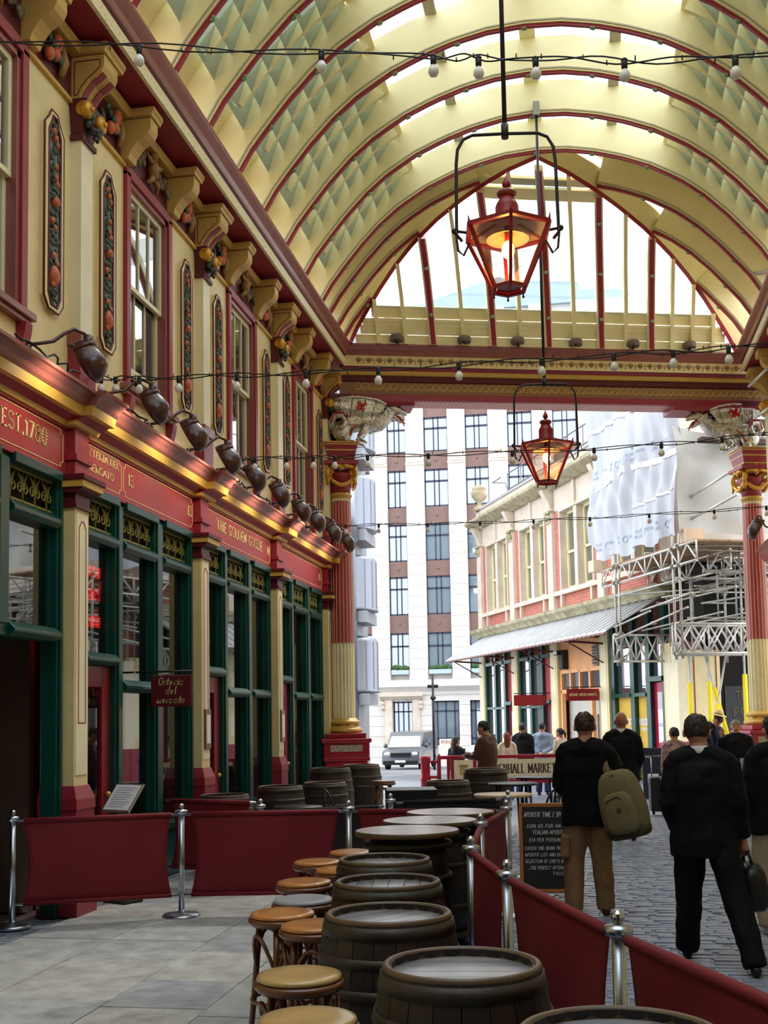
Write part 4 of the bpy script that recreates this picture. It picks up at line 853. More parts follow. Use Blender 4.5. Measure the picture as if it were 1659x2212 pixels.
# shop level
for k,s_ in enumerate(SP):
    zt=4.6 if k<4 else 3.5; b=B(); b.box(s_-.3,s_+.3,-.1,.1,1.05,zt); p=b.obj('shop_pilaster',cream,bb); B().box(s_-.18,s_+.18,.1,.11,1.3,zt-.3).obj('face_panel',creamL,p); B().box(s_-.36,s_+.36,-.1,.18,-.3,1.05).obj('pilaster_base',maroon,p,.02)
def bay(a,c,kind):
    if kind=='green':
        m=[a,a+(c-a)*.3,a+(c-a)*.65,c]
        for q in m: bx('green_post',green,(q-.1,q+.1,-.1,.04,-.3,4.5))
        for q0,q1,typ in((m[0],m[1],'door'),(m[1],m[2],'w'),(m[2],m[3],'w')):
            bx('green_transom',green,(q0+.1,q1-.1,-.1,.07,3.6,3.72))
            b=grille_mesh(q1-q0-.2,.5); b.v=[(p[1]+q0+.1,-.02,p[2]+3.74) for p in b.v]; b.obj('fan_grille',ironm,bb)
            if typ=='door':
                bx('door',doorred,(q0+.1,q1-.1,-.14,-.08,-.2,2.1)); bx('door_glass',glassB,(q0+.32,q1-.32,-.09,-.07,.8,1.9)); bx('green_transom',green,(q0+.1,q1-.1,-.1,.09,2.12,2.24)); bx('red_panel',signred,(q0+.1,q1-.1,-.12,-.06,2.24,3.6))
            else:
                bx('shop_pane',glassB,(q0+.1,q1-.1,-.07,-.06,.6,3.6)); bx('green_transom',green,(q0+.1,q1-.1,-.1,.05,1.98,2.06)); bx('stall_riser',green,(q0+.1,q1-.1,-.12,.05,-.3,.6))
    elif kind=='peach':
        b=B(); z=0; w_=.11; s_=a
        while s_<c: b.box(s_+.006,min(s_+w_,c)-.006,-.1,-.02,3.1,4.5); s_+=w_
        o=b.obj('tongue_boards',peach,bb); o['kind']='stuff'
        bx('peach_rail',peach,(a,c,-.1,.02,3.02,3.12),(a,c,-.1,.02,2.4,2.52),bev=.005)
        for q in(a+.05,a+(c-a)*.28,a+(c-a)*.52,a+(c-a)*.75,c-.05): bx('peach_post',peach,(q-.06,q+.06,-.1,.02,2.4,3.1))
        for q in(a+.05,a+(c-a)*.25,c-.05): bx('peach_post',peach,(q-.06,q+.06,-.1,.02,-.2,2.4))
        bx('shop_pane',glassB,(a,c,-.07,-.06,2.5,3.05)); bx('white_screen',frost,(a,c,-.3,-.25,-.2,2.5)); bx('grey_door',mat('grey_panel','#b9bcbb',.6),(a+.9,c-.5,-.24,-.2,-.2,1.75))
bay(SP[1]+.35,SP[0]-.3,'green'); bay(SP[2]+.35,SP[1]-.35,'green'); bay(SP[3]+.35,SP[2]-.35,'peach')
# wider green shop with a crimson door
a,c=SP[4]+.35,SP[3]-.35; posts=[a+.05,a+.95,a+1.9,c-.1]
for q in posts: bx('green_post',green,(q-.12,q+.12,-.1,.05,-.1,4.5))
bx('crimson_door',mat('crimson_door','#a5123c',.35),(a+.15,a+.85,-.12,-.06,-.05,2.55)); bx('door_glass',glassS,(a+.36,a+.64,-.07,-.05,1.0,2.3)); bx('notice',bulbm,(a+.36,a+.62,-.05,-.045,1.0,1.4),(a+.36,a+.62,-.05,-.045,1.5,1.85)); bx('green_transom',green,(a+.05,a+.95,-.1,.12,2.57,2.7)); bx('shop_pane',glassB,(a+.1,a+.9,-.08,-.07,2.7,3.6))
ymat=mat('yellow_window_print','#d8b02e',.5,var=.25,vs=2)
for q0,q1 in((posts[1],posts[2]),(posts[2],posts[3])):
    bx('shop_pane',glassB,(q0+.12,q1-.12,-.08,-.07,2.3,3.7)); bx('green_transom',green,(q0+.12,q1-.12,-.1,.08,2.2,2.3)); bx('window_print',ymat,(q0+.14,q1-.14,-.07,-.06,.85,2.2)); bx('green_transom',green,(q0+.1,q1-.1,-.1,.12,.72,.84))
    b=grille_mesh(q1-q0-.24,.55); b.v=[(p[1]+q0+.12,-.0,p[2]+.08) for p in b.v]; b.obj('riser_grille',ironm,bb); bx('riser_back',mat('riser_ochre','#6c6634',.6),(q0+.12,q1-.12,-.1,-.06,0,.72))
    bx('green_transom',green,(q0+.1,q1-.1,-.1,.12,3.7,3.8)); b=grille_mesh(q1-q0-.24,.5); b.v=[(p[1]+q0+.12,-.02,p[2]+3.85) for p in b.v]; b.obj('fan_grille',ironm,bb)
    text(B(),"POLLOCK'S",(q1-.16,-.058,1.45),(-1,0,0),(0,0,1),.16,fit=q1-q0-.36,st=.2,serif=False).obj('lettering',bulbm,bb); text(B(),'TOY MUSEUM' if 0 else 'THE MUSEUM',(q1-.24,-.058,1.3),(-1,0,0),(0,0,1),.07,fit=q1-q0-.5,st=.2,serif=False).obj('lettering',bulbm,bb)
# return wall by the passage, and the passage itself
bx('return_wall',cream,(S0-.1,S0+.1,-1.05,-.1,0,3.3)); bx('painted_line',maroon,(S0-.12,S0-.1,-.35,-.33,1.5,3.4),(S0-.12,S0-.1,-.75,-.73,1.5,3.4),(S0-.12,S0-.1,-.95,-.93,1.2,3.4)); bx('return_corner',creamL,(S0-.15,S0+.2,-.1,.12,1.05,3.4)); bx('return_base',maroon,(S0-.2,S0+.25,-.2,.16,0,1.05)); bx('return_upper',stone,(S0-.1,S0+.1,-6,-.1,5.5,9.2))
pas=B(); pas.box(4.1,9,-7,-6.9,0,5.6); pas.box(7.5,7.6,-7,-.6,0,5.6); pas.box(4.1,7.6,-7,-.6,5.5,5.6); pas.box(4.3,7.6,-1.05,-.95,0,3.6); pas.box(4.3,7.6,-.7,-.6,0,5.6); pas.box(4.05,4.15,-.65,-.1,3.5,5.5); o=pas.obj('passage',dark,bb)  # passage walls near black: the shade in there put into the colour
bx('window_print',mat('passage_board','#151313',.6),(4.35,4.4,-4.6,-1.3,.3,2.4))
text(B(),"POLLOCK'S",(4.345,-1.5,1.65),(0,-1,0),(0,0,1),.2,fit=1.6,st=.12,serif=False,depth=.01).obj('lettering',mat('faded_gold_letters','#6a5a3c',.7),bb); text(B(),"THE MUSEUM",(4.345,-1.6,2.1),(0,-1,0),(0,0,1),.16,fit=1.3,st=.12,serif=False,depth=.01).obj('lettering',mat('faded_gold_letters','#6a5a3c',.7),bb)
# small hanging things on the corner building
for (s_,o_,z0,z1,w_,lab,tx) in((12.95,.55,2.06,2.4,1.1,'plain maroon hanging sign under the awning','') ,(8.75,.55,2.14,2.48,1.0,'maroon hanging sign with gold words beside the peach shop','DRINK MERCHANTS')):
    h=thing('hanging_sign',lab,'sign',(3.9,25,0),R(113),group='maroon hanging signs by the corner building'); b=B(); b.box(s_-.02,s_+.02,.15,.15+w_,z0,z1); b.obj('board',mat('hanging_sign_red','#8f0e1c',.4),h,.03); B().tube([(s_,.0,z1+.05),(s_,.15+w_,z1+.05)],.015,6).obj('bar',blackm,h)
    if tx: text(B(),tx,(s_-.024,.15+w_-.08,z0+.14),(0,-1,0),(0,0,1),.07,fit=w_-.16,st=.14,serif=False).obj('lettering',goldL,h)
for s_,z in((11.7,3.6),(8.9,3.95)):
    h=thing('floodlight','small floodlight on the peach shop boards, '+('lower' if s_>10 else 'higher')+' of two','light',(3.9,25,0),R(113),group='floodlights on the peach shop'); b=B(); b.box(s_-.18,s_+.18,.02,.3,z,z+.14); b.obj('housing',blackm,h,.02); B().box(s_-.15,s_+.15,.3,.305,z+.02,z+.12).obj('lens',bulbm,h); B().tube([(s_,-.05,z+.05),(s_,.05,z+.05)],.02,6).obj('stem',blackm,h)
for s_,lab in((11.55,'black louvred loudspeaker on the peach shop boards'),(8.95,'grey loudspeaker on the peach shop boards')):
    h=thing('wall_speaker',lab,'loudspeaker',(3.9,25,0),R(113)); m=blackm if s_>10 else mat('speaker_grey','#8f887c',.6); B().box(s_-.16,s_+.16,-.03,.18,3.15,3.75).obj('cabinet',m,h,.03)
    b=B()
    for k in range(6): b.box(s_-.13,s_+.13,.18,.2,3.2+.09*k,3.25+.09*k)
    b.obj('louvres',blackm,h)
# ================================================================ white office block across the road
wstone=mat('portland_stone','#d6d3cd',.8,var=.07,vs=1.2); spand=mat('bronze_spandrel','#7a5f56',.55,var=.1,vs=4); wfr=mat('dark_blue_metal','#27304a',.45); glassO=pane_mat('office_glass','#dfe9ec',.12,.28,'#8398a2'); plantm=mat('box_plant','#39612c',.7,var=.4,vs=12)
wb=thing('office_block','tall white stone office block with brown spandrels across the road','building',(-8,66,0))
rows=[(20.9,23.2),(17.53,19.62),(14.2,16.47),(10.96,13.2),(7.75,10.05),(4.24,6.69)]
cols=[(-9.6,-8.1),(-5.75,-4.45),(-3.39,-2.24),(-1.15,.29),(1.34,2.71),(3.85,5.3),(6.5,7.9)]
B().box(-12,12,.5,6,-1.2,26).obj('core',wstone,wb)
b=B(); b.prism([(-4,26),(-3.2,26.5),(-1.2,26.6),(3.6,27.9),(4.2,27.6),(8.2,27.2),(8.4,26.7),(11,26.5),(11.5,26)],'y',.2,5); b.obj('lead_roof',mat('blue_grey_lead','#9fb0c2',.5),wb)
xs=[-12]+[v for c in cols for v in c]+[12]
for k in range(0,len(xs),2):
    b=B(); x0,x1=xs[k],xs[k+1]
    z=3.9
    while z<25.9: 
        b.box(x0,x1,0,.5,z+.012,min(z+.62,26)); z+=.62
    p=b.obj('stone_pier',wstone,wb)
    b=B(); b.box(x0-.02,x1+.02,-.06,0,16.7,16.85); b.box(x0+.1,x1-.1,-.1,0,16.85,17.6); b.ball(((x0+x1)/2,-.08,17.45),(.3,.12,.22),10,6); b.obj('carved_block',stone,p)
for (x0,x1) in cols:
    for (z0,z1) in rows:
        b=B(); m=(x0+x1)/2
        for xx in(x0+.03,m-.14,m+.14,x1-.03): b.box(xx-.03,xx+.03,.3,.38,z0,z1)
        for zz in(z0+.04,z1-.04,z0+(z1-z0)*.68): b.box(x0,x1,.3,.39,zz-.05,zz+.05)
        w=b.obj('window_frame',wfr,wb)
        for q0,q1 in((x0+.05,m-.14),(m-.11,m+.11),(m+.14,x1-.05)): B().box(q0,q1,.36,.37,z0,z1).obj('pane',glassO,w)
    zz=sorted(rows)
    for (a,b_) in zip(zz,zz[1:]):
        b=B(); b.box(x0,x1,.25,.45,a[1],b_[0]); m=(x0+x1)/2; b.ball((m,.24,(a[1]+b_[0])/2),(.1,.04,.1),8,5); b.obj('spandrel',spand,wb)
    if -4<x0<4:
        bxp=B(); bxp.box(x0+.05,x1-.05,.05,.3,4.24,4.5); pl=bxp.obj('planter',mat('planter_blue','#a9bdc9',.5),wb); b=B(); rr=random.Random(int(x0*10)+50)
        for q in range(14): b.ball((x0+.15+(x1-x0-.3)*q/13,.17,4.62+rr.uniform(-.05,.1)),(.1,.1,.12),6,4)
        o=b.obj('plants',plantm,pl); o['kind']='stuff'
b=B(); b.prism([(0.5,3.0),(-.05,3.0),(-.1,3.2),(-.25,3.35),(-.4,3.5),(-.4,3.62),(-.1,3.7),(-.02,3.9),(.5,3.9)],'x',-12,12); b.obj('string_course',wstone,wb)
gx=[(-8,-6.2),(-3.3,-2.1),(-.98,.64),(1.27,2.9),(4.2,5.8)]
xs=[-12]+[v for c in gx for v in c]+[12]
for k in range(0,len(xs),2): 
    b=B(); z=-1.2
    while z<3: b.box(xs[k],xs[k+1],0,.5,z+.012,min(z+.6,3.05)); z+=.6
    b.obj('stone_pier',wstone,wb)
for x0,x1 in gx:
    B().box(x0,x1,0,.5,2.65,3.05).obj('lintel',wstone,wb); B().box(x0,x1,0,.5,-1.2,.05).obj('plinth',wstone,wb)
    b=B(); m=(x0+x1)/2
    for xx in(x0+.05,x0+.3,m,x1-.3,x1-.05): b.box(xx-.03,xx+.03,.3,.38,.05,2.65)
    for zz in(.1,.45,2.05,2.6): b.box(x0,x1,.3,.39,zz-.04,zz+.04)
    w=b.obj('window_frame',wfr,wb); B().box(x0,x1,.36,.37,.05,2.65).obj('pane',glassO,w)
b=B(); b.box(-3.75,-3.3,-.12,0,-.1,2.75); b.box(-2.1,-1.65,-.12,0,-.1,2.75); b.prism([(0,2.75),(-.15,2.75),(-.35,2.95),(-.35,3.05),(0,3.1)],'x',-4.0,-1.45); b.obj('door_surround',stone,wb)
for xx in(-3.85,-1.6):
    for z in(2.55,2.3): b=B(); b.ball((xx,-.12,z),(.12,.14,.14),8,6); b.obj('surround_scroll',stone,wb)
text(B(),'PERIGORD',(-.5,.29,.12),(1,0,0),(0,0,1),.2,fit=1.05,st=.16,serif=False).obj('lettering',mat('window_sign_red','#b0704a',.6),wb); B().box(-.6,.62,.295,.3,.05,.42).obj('window_sign',bulbm,wb)
# ---- steel clad stair tower
stl=mat('ribbed_stainless_steel','#878c95',.42,metal=.8,var=.15,vs=1.5,stretch=(14,14,.4)); stg=mat('grey_steel_box','#8b8d92',.5,metal=.5)  # plain grey steel for the tower's core, joints and service boxes
tw=thing('stair_tower','stacked stainless steel cylinders of the tower beyond the column','tower',(-9.55,44,-.5))
b=B(); b.box(-2.5,.7,-.2,2,-.2,18); b.obj('core',stg,tw)
for k,zt in enumerate((5.35,8.55,11.75,14.95,18.2)):
    b=B(); r=1.46; b.lathe([(r-.25,zt-2.15),(r+.03,zt-2.12),(r+.05,zt-2.05),(r,zt-2.0),(r,zt-.12),(r-.06,zt),(r-.5,zt+.12),(.3,zt+.2)],40); p=b.obj('steel_drum',stl,tw)
    b=B()
    for a in range(20):
        an=a*PI/10; b.bar((1.465*math.cos(an),1.465*math.sin(an),zt-2.0),(1.465*math.cos(an),1.465*math.sin(an),zt-.12),.02,.02)
    b.obj('panel_joints',stg,p); B().box(-1.1,1.25,-1.1,1.1,zt-2.6,zt-2.15).obj('service_box',stg,p)
b=B(); b.lathe([(.35,0),(.35,18)],16,(.55,-1.3,0)); b.lathe([(.5,9),(.5,11)],16,(.5,-1.4,0)); b.obj('duct',stl,tw)
# ---- van
vanp=mat('silver_van_paint','#63666b',.25,metal=.6,coat=.6); tyre=mat('tyre_rubber','#17171a',.8); carglass=pane_mat('car_glass','#b9d8e4',.1,.15,'#4d7488')
va=thing('van','silver grey delivery van parked beyond the fluted column','van',(-8.85,57,-.86),R(-3))
prof=[(-2.55,.35),(-2.5,.72),(-2.42,.95),(-1.72,1.12),(-1.1,1.66),(-.8,1.86),(2.4,1.9),(2.5,1.75),(2.55,.9),(2.55,.35)]
b=B(); n=len(prof); vs=[]
for xx,sc_ in((-.93,.97),(-.9,1),(.9,1),(.93,.97)): vs+=[(xx*(1 if p[1]<1.1 else .93),p[0],p[1]*sc_+(.02 if sc_<1 else 0)) for p in prof]
fs=[tuple(range(n)),tuple(range(4*n-1,3*n-1,-1))]
for l in range(3): fs+=[(l*n+i,l*n+(i+1)%n,(l+1)*n+(i+1)%n,(l+1)*n+i) for i in range(n)]
b.add(vs,fs); b.obj('body',vanp,va,.05)
b=B(); b.add([(-.8,-1.7,1.15),(.8,-1.7,1.15),(.72,-1.13,1.66),(-.72,-1.13,1.66)],[(0,1,2,3)]); b.obj('windscreen',carglass,va)
for s in(-1,1):
    b=B(); b.add([(s*.9,-1.4,1.15),(s*.9,-.45,1.15),(s*.85,-.5,1.68),(s*.85,-1.0,1.66)],[(0,1,2,3)]); b.obj('side_window',carglass,va); b=B(); b.add([(s*.905,-.3,1.12),(s*.905,1.1,1.12),(s*.855,1.1,1.7),(s*.855,-.3,1.7)],[(0,1,2,3)]); b.obj('side_window',carglass,va); b=B(); b.add([(s*.905,1.25,1.12),(s*.905,2.3,1.12),(s*.855,2.3,1.7),(s*.855,1.25,1.7)],[(0,1,2,3)]); b.obj('side_window',carglass,va)
    b=B(); b.ball((s*1.03,-1.25,1.2),(.1,.06,.12),8,6); b.obj('wing_mirror',vanp,va); b=B(); b.ball((s*.68,-2.42,.82),(.2,.08,.11),8,6); b.obj('headlamp',mat('headlamp_glass','#e6ecf0',.15),va)
    for y in(-1.6,1.65):
        b=B(); b.lathe([(.16,-.1),(.3,-.1),(.34,-.06),(.34,.06),(.3,.1),(.16,.1)],20,(s*.84,y,.34),M=Matrix.Rotation(PI/2,4,'Y')); wh=b.obj('wheel',tyre,va); b=B(); b.lathe([(.0,-.09),(.18,-.09),(.2,.09),(0,.09)],12,(s*.85,y,.34),M=Matrix.Rotation(PI/2,4,'Y')); b.obj('hub',steel,wh)
b=B()
for k in range(3): b.box(-.5,.5,-2.53,-2.46,.66+.08*k,.71+.08*k)
b.box(-.85,.85,-2.6,-2.5,.3,.5); b.obj('grille',tyre,va); B().box(-.26,.26,-2.62,-2.59,.42,.53).obj('number_plate',bulbm,va)
lp=thing('street_post','thin black sign post in front of the white office block','post',(-7.0,52,-.69)); B().tube([(0,0,0),(0,0,4.4)],.055,8).obj('pole',blackm,lp); b=B(); b.ball((0,0,3.3),(.14,.14,.12),8,6); b.obj('clamp',blackm,lp); b=B(); b.box(-.25,.25,-.03,.03,3.75,3.9); b.obj('sign_plate',blackm,lp)
# ================================================================ scaffold and sheeting
FR=(3.9,25,0); FA=R(113)
galv=mat('galvanised_tube','#b9b7ae',.45,metal=.55,var=.25,vs=6); alu=mat('aluminium_beam','#d9d6cd',.35,metal=.5,var=.1,vs=6); board=mat('scaffold_board','#a98562',.7,var=.3,vs=4); clip=mat('coupler_steel','#8e8a78',.55,metal=.6); foam=mat('yellow_foam_sleeve','#e6d21c',.6,var=.06,vs=5)
sf=thing('scaffold','tube and coupler scaffold with lattice beams beside the brick building','scaffold',FR,FA)
def tb_(a,b_,r=.026,m=galv,n_='tube',cp=True):
    q=B(); q.tube([a,b_],r,8); o=q.obj(n_,m,sf); return o
def coup(p):
    q=B(); q.box(p[0]-.05,p[0]+.05,p[1]-.05,p[1]+.05,p[2]-.045,p[2]+.045); q.box(p[0]-.03,p[0]+.03,p[1]-.075,p[1]+.075,p[2]-.025,p[2]+.025); q.obj('coupler',clip,sf,.01)
def truss(a,b_,h,nb,m=alu,x=False,r=.028):
    "lattice beam from a to b, h deep, one mesh per chord and per diagonal"
    a=Vector(a);b_=Vector(b_); up=Vector((0,0,h)); q=B(); q.tube([a,b_],r,8); o=q.obj('beam_chord',m,sf); q=B(); q.tube([a+up,b_+up],r,8); q.obj('beam_chord',m,sf)
    for k in range(nb):
        p=a+(b_-a)*(k/nb); p2=a+(b_-a)*((k+1)/nb); q=B(); q.tube([p,p2+up] if k%2==0 else [p+up,p2],r*.75,6); q.obj('beam_lacing',m,sf)
        if x: q=B(); q.tube([p+up,p2] if k%2==0 else [p,p2+up],r*.75,6); q.obj('beam_lacing',m,sf)
        if k%2==0: q=B(); q.tube([p,p+up],r*.75,6); q.obj('beam_lacing',m,sf)
    q=B(); q.tube([b_,b_+up],r*.75,6); q.obj('beam_lacing',m,sf)
truss((5.7,1.3,5.02),(.7,1.3,5.05),.42,12); truss((5.5,-.9,5.05),(.6,-.9,5.05),.42,10); truss((5.3,.2,4.95),(1.2,.2,4.95),.42,8)
truss((4.8,1.45,3.06),(4.8,-.05,3.06),.66,5,x=True,r=.03); truss((1.6,1.4,3.08),(1.6,-2.2,3.08),.66,9,x=True,r=.03); truss((1.95,1.3,3.06),(1.95,-2.2,3.06),.66,9,x=True,r=.03)
for s_,o_ in((4.92,1.3),(4.68,1.3),(1.8,1.3),(1.5,1.3)):
    tb_((s_,o_,2.95),(s_,o_,5.75),.03)
    for z in(3.1,3.75,5.05,5.45): coup((s_,o_,z))
for s_,o_ in((4.4,.1),(4.15,.1),(3.2,.15),(2.4,-.3),(1.7,-.3),(1.7,-.9),(2.2,-1.2),(1.6,-1.7),(2.8,-1.5),(2.0,-2.1),(3.3,-.8)): tb_((s_,o_,2.9 if s_<3 else 3.0),(s_,o_,5.6),.024); coup((s_,o_,4.6))
for k in range(9): tb_((2.6+.3*(k%3),-1.0-.3*k/2,3.6),(2.6+.3*(k%3),-1.0-.3*k/2,5.3),.02)
for a,b_ in(((4.7,1.4,3.62),(1.0,1.4,4.05)),((4.6,1.5,3.9),(2.6,1.5,4.12)),((3.1,1.5,4.16),(.6,1.5,4.32)),((4.9,.2,4.55),(4.9,-2,4.55)),((1.5,1.4,4.75),(1.5,-2.2,4.75)),((5.2,1.3,4.7),(1.4,1.3,4.72)),((3.2,.9,4.5),(.4,-.6,4.6)),((2.6,.2,4.3),(.3,-1.2,4.45)),((4.9,1.35,4.72),(2.0,-1.8,4.76)),((1.5,1.4,5.5),(1.5,-2.2,5.5)),((4.8,1.4,5.5),(4.8,-.1,5.5)),((3.0,1.4,5.52),(3.0,-2,5.52))): tb_(a,b_,.026 if a[2]<4.4 else .024)
for k in range(5): q=B(); q.box(.9,6.0,.0-.42*k+.85,.38-.42*k+.85,5.5,5.54); q.obj('scaffold_board',board,sf)
q=B(); q.box(5.75,6.1,1.2,1.5,5.45,5.75); q.obj('timber_block',mat('pale_timber','#e7cdb0',.7,var=.1,vs=5),sf); q=B(); q.box(1.35,1.75,.75,1.2,5.5,5.85); q.obj('timber_block',mat('pale_timber','#e7cdb0',.7),sf)
for a,b_ in(((1.5,.95,6.6),(.2,.6,6.95)),((1.5,.95,6.1),(.2,.55,6.4)),((1.5,-1.6,8.3),(.1,-2.0,8.6)),((.5,-2.2,7.1),(-.6,-2.5,7.3))): tb_(a,b_,.034,alu)
for k,(s_,o_,dx,dy,zt) in enumerate(((1.9,.95,.0,.1,2.38),(1.75,.55,0,.05,2.4),(1.9,.35,.3,-.75,2.3),(1.6,-.25,0,0,2.55),(1.75,-.55,0,0,2.32),(1.9,.2,-.1,.55,1.9),(1.55,-.6,.1,.1,2.2))):
    tb_((s_,o_,0),(s_+dx*.2,o_+dy*.0,3.1),.026) if k not in(2,5) else tb_((s_+dx,o_+dy,.1),(s_-dx*.35,o_-dy*.35,3.05),.026)
    q=B(); a_=Vector((s_+dx,o_+dy,.1)) if k in(2,5) else Vector((s_,o_,.05)); e_=Vector((s_-dx*.35,o_-dy*.35,3.05)) if k in(2,5) else Vector((s_,o_,3.1)); q.tube([a_,a_+(e_-a_)*(zt/3.05)],.055,10); q.obj('foam_sleeve',foam,sf)
q=B(); q.box(.9,1.3,-1.0,.6,8.0,8.28); q.box(1.0,1.2,-1.6,.9,7.75,7.85); q.obj('debris_board',mat('dark_timber','#4a362a',.8,var=.3,vs=4),sf)
rs=random.Random(9)
for k in range(26):
    s_=rs.uniform(1.0,4.2); o_=rs.uniform(-2.4,.2); z0=rs.uniform(3.7,4.3); tb_((s_,o_,z0),(s_,o_,z0+rs.uniform(.7,1.4)),.02)
for k in range(14):
    z=rs.uniform(3.8,5.4); s_=rs.uniform(.8,3.6); tb_((s_,rs.uniform(.0,1.0),z),(s_+rs.uniform(-.3,.3),-2.3,z+rs.uniform(-.05,.05)),.021)
for k in range(10):
    z=rs.uniform(3.8,5.4); o_=rs.uniform(-2.0,.9); tb_((4.6,o_,z),(.6,o_+rs.uniform(-.2,.2),z+rs.uniform(-.1,.1)),.021)
for k in range(18): coup((rs.uniform(1,4.2),rs.uniform(-2,1.2),rs.uniform(3.8,5.4)))
# printed plastic sheeting
sheetm=mat('white_plastic_sheet','#b6bbc5',.5,var=.05,vs=2); logom=mat('sheet_print_blue','#8fa8c4',.6); tapem=mat('sheet_tape','#e6e8ec',.35)
def sh(s,z):
    t=(z-5.7)/4.8; k=.05*math.sin(s*9+z*1.1+1.5*math.sin(z*1.7))+.035*math.sin(s*17-z*2.0)+.10*math.sin(z*1.9+s*1.3)*(.4+.6*t)-.06*abs(math.sin(s*3.1+z*.8))
    return 1.32+k
shh=thing('scaffold_sheet','white printed plastic sheeting wrapped over the scaffold','sheeting',FR,FA)
b=B(); NS,NZ=64,56; vs=[]
for i in range(NS+1):
    s_=1.5+4.85*i/NS
    for j in range(NZ+1):
        f=j/NZ; zb=5.72+.08*math.sin(s_*4)+(.5*max(0,(s_-5.6)/.7)**1.5); z=zb+(10.6-zb)*f; vs.append((s_+.04*math.sin(z*3)*(i/NS),sh(s_,z),z))
b.add(vs,[(i*(NZ+1)+j,(i+1)*(NZ+1)+j,(i+1)*(NZ+1)+j+1,i*(NZ+1)+j+1) for i in range(NS) for j in range(NZ)],True); b.obj('street_side_sheet',sheetm,shh)
def sh2(o,z): return 1.5+.03*math.sin(o*7+z*2)+.06*math.sin(z*1.5+o)+.05*math.sin(o*2.5-z*3.1)
b=B(); vs=[]
for i in range(41):
    o_=1.3-3.9*i/40
    for j in range(31): z=5.78+.02*math.sin(o_*5)+2.45*j/30-.25*math.sin(PI*i/40)*(j/30); vs.append((sh2(o_,z),o_,z))
b.add(vs,[(i*31+j,(i+1)*31+j,(i+1)*31+j+1,i*31+j+1) for i in range(40) for j in range(30)],True); b.obj('end_sheet',mat('shaded_plastic_sheet','#b9b8b0',.4,var=.06,vs=2),shh)  # same sheeting on the shaded return, its shade put into the grey
def band(z0f,hh,s0=1.55,s1=6.3):
    b=B(); vs=[]
    for i in range(41):
        s_=s0+(s1-s0)*i/40; z=z0f(s_)
        for zz in(z,z+hh): vs.append((s_,sh(s_,zz)+.015,zz))
    b.add(vs,[(2*i,2*i+2,2*i+3,2*i+1) for i in range(40)],True); b.obj('sheet_lap',tapem,shh)
band(lambda s:7.62+.06*math.sin(s*2),.14); band(lambda s:9.15+.05*math.sin(s*3),.12); band(lambda s:6.75,.06,1.55,4.0)
def logo(s_,z,sc_=1):
    b=B(); text(b,'FLAME',(s_,0,z+.12),(-1,0,0),(0,0,1),.08*sc_,fit=.3*sc_,st=.12,serif=False,depth=.002); text(b,'RETARDANT',(s_,0,z),(-1,0,0),(0,0,1),.06*sc_,fit=.32*sc_,st=.12,serif=False,depth=.002)
    b.tube([(s_-.46*sc_+.06*math.cos(a*PI/8),0,z+.09+.08*math.sin(a*PI/8)) for a in range(16)],.008,4,closed=True)
    text(b,'SHEETING',(s_-.6*sc_,0,z+.1),(-1,0,0),(0,0,1),.06*sc_,fit=.26*sc_,st=.12,serif=False,depth=.002)
    b.v=[(p[0],sh(p[0],p[2])+.02+p[1]*.2,p[2]) for p in b.v]; b.obj('print',logom,shh)
for k in range(4): logo(5.9-1.12*k,5.98); logo(6.1-1.12*k,7.9)
# ================================================================ market gate and bollards
crim=mat('gate_crimson','#a8122c',.35,var=.08,vs=5)
gt=thing('market_gate','red rail gate with cream LEADENHALL MARKET board across the way out','gate',(-3.0,22.7,0),R(10))
def P3(n_,m,*bs,bev=.01):
    b=B()
    for q in bs: b.box(*q)
    return b.obj(n_,m,gt,bev)
P3('top_rail',crim,(0,2.6,-.03,.03,.92,.99)); P3('bottom_rail',crim,(0,2.6,-.03,.03,.42,.5))
for x in(.02,.22,.30,.75,2.55): P3('gate_post',crim,(x-.03,x+.03,-.03,.03,.1,.95))
P3('cream_panel',creamL,(.33,.72,-.02,.02,.52,.9)); bd=P3('name_board',creamL,(.78,2.5,-.02,.02,.52,.9)); words('LEADENHALL MARKET',(.88,-.022,.63),(1,0,0),(0,0,1),.17,1.5,mat('letter_brown','#4a1c1c',.5),bd,st=.14,thin=.6)
b=B(); b.box(.45,.6,-.026,-.02,.6,.8); b.box(.43,.62,-.026,-.02,.76,.8); b.obj('crest',mat('crest_gold','#bda06a',.5),bd)
def boll(x,y,lab,kind):
    t=thing('bollard',lab,'bollard',(x,y,0))
    if kind=='red':
        b=B(); b.lathe([(.12,0),(.12,.1),(.095,.12),(.095,.5),(.105,.52),(.105,.56),(.095,.58),(.095,.9),(.11,.92),(.11,.99),(.06,1.0),(0,1.0)],20); b.obj('body',crim,t); b=B(); b.lathe([(.035,0),(.035,.95),(.05,.97),(0,1.05)],12,(.28,0,0)); b.box(0,.28,-.02,.02,.55,.6); b.box(0,.28,-.02,.02,.86,.9); b.obj('hinge_post',crim,t)
    else:
        b=B(); b.lathe([(.15,0),(.15,.25),(.11,.3),(.1,.7),(.13,.72),(.13,.76),(.1,.78)],8,smooth=False); b.obj('body',crim,t); b=B(); b.lathe([(.1,.78),(.11,.9),(.14,.92),(.14,.96)],12); b.obj('collar',mat('collar_pink','#e0877c',.5),t); b=B(); b.lathe([(.11,.96),(.12,1.02),(.09,1.1),(.04,1.16),(0,1.18)],12,smooth=False); b.obj('domed_cap',creamL,t)
boll(-3.22,22.55,'plain red bollard at the hinge end of the market gate','red'); boll(1.75,24.6,'red bollard with cream domed cap beside the crimson shop door','cap')
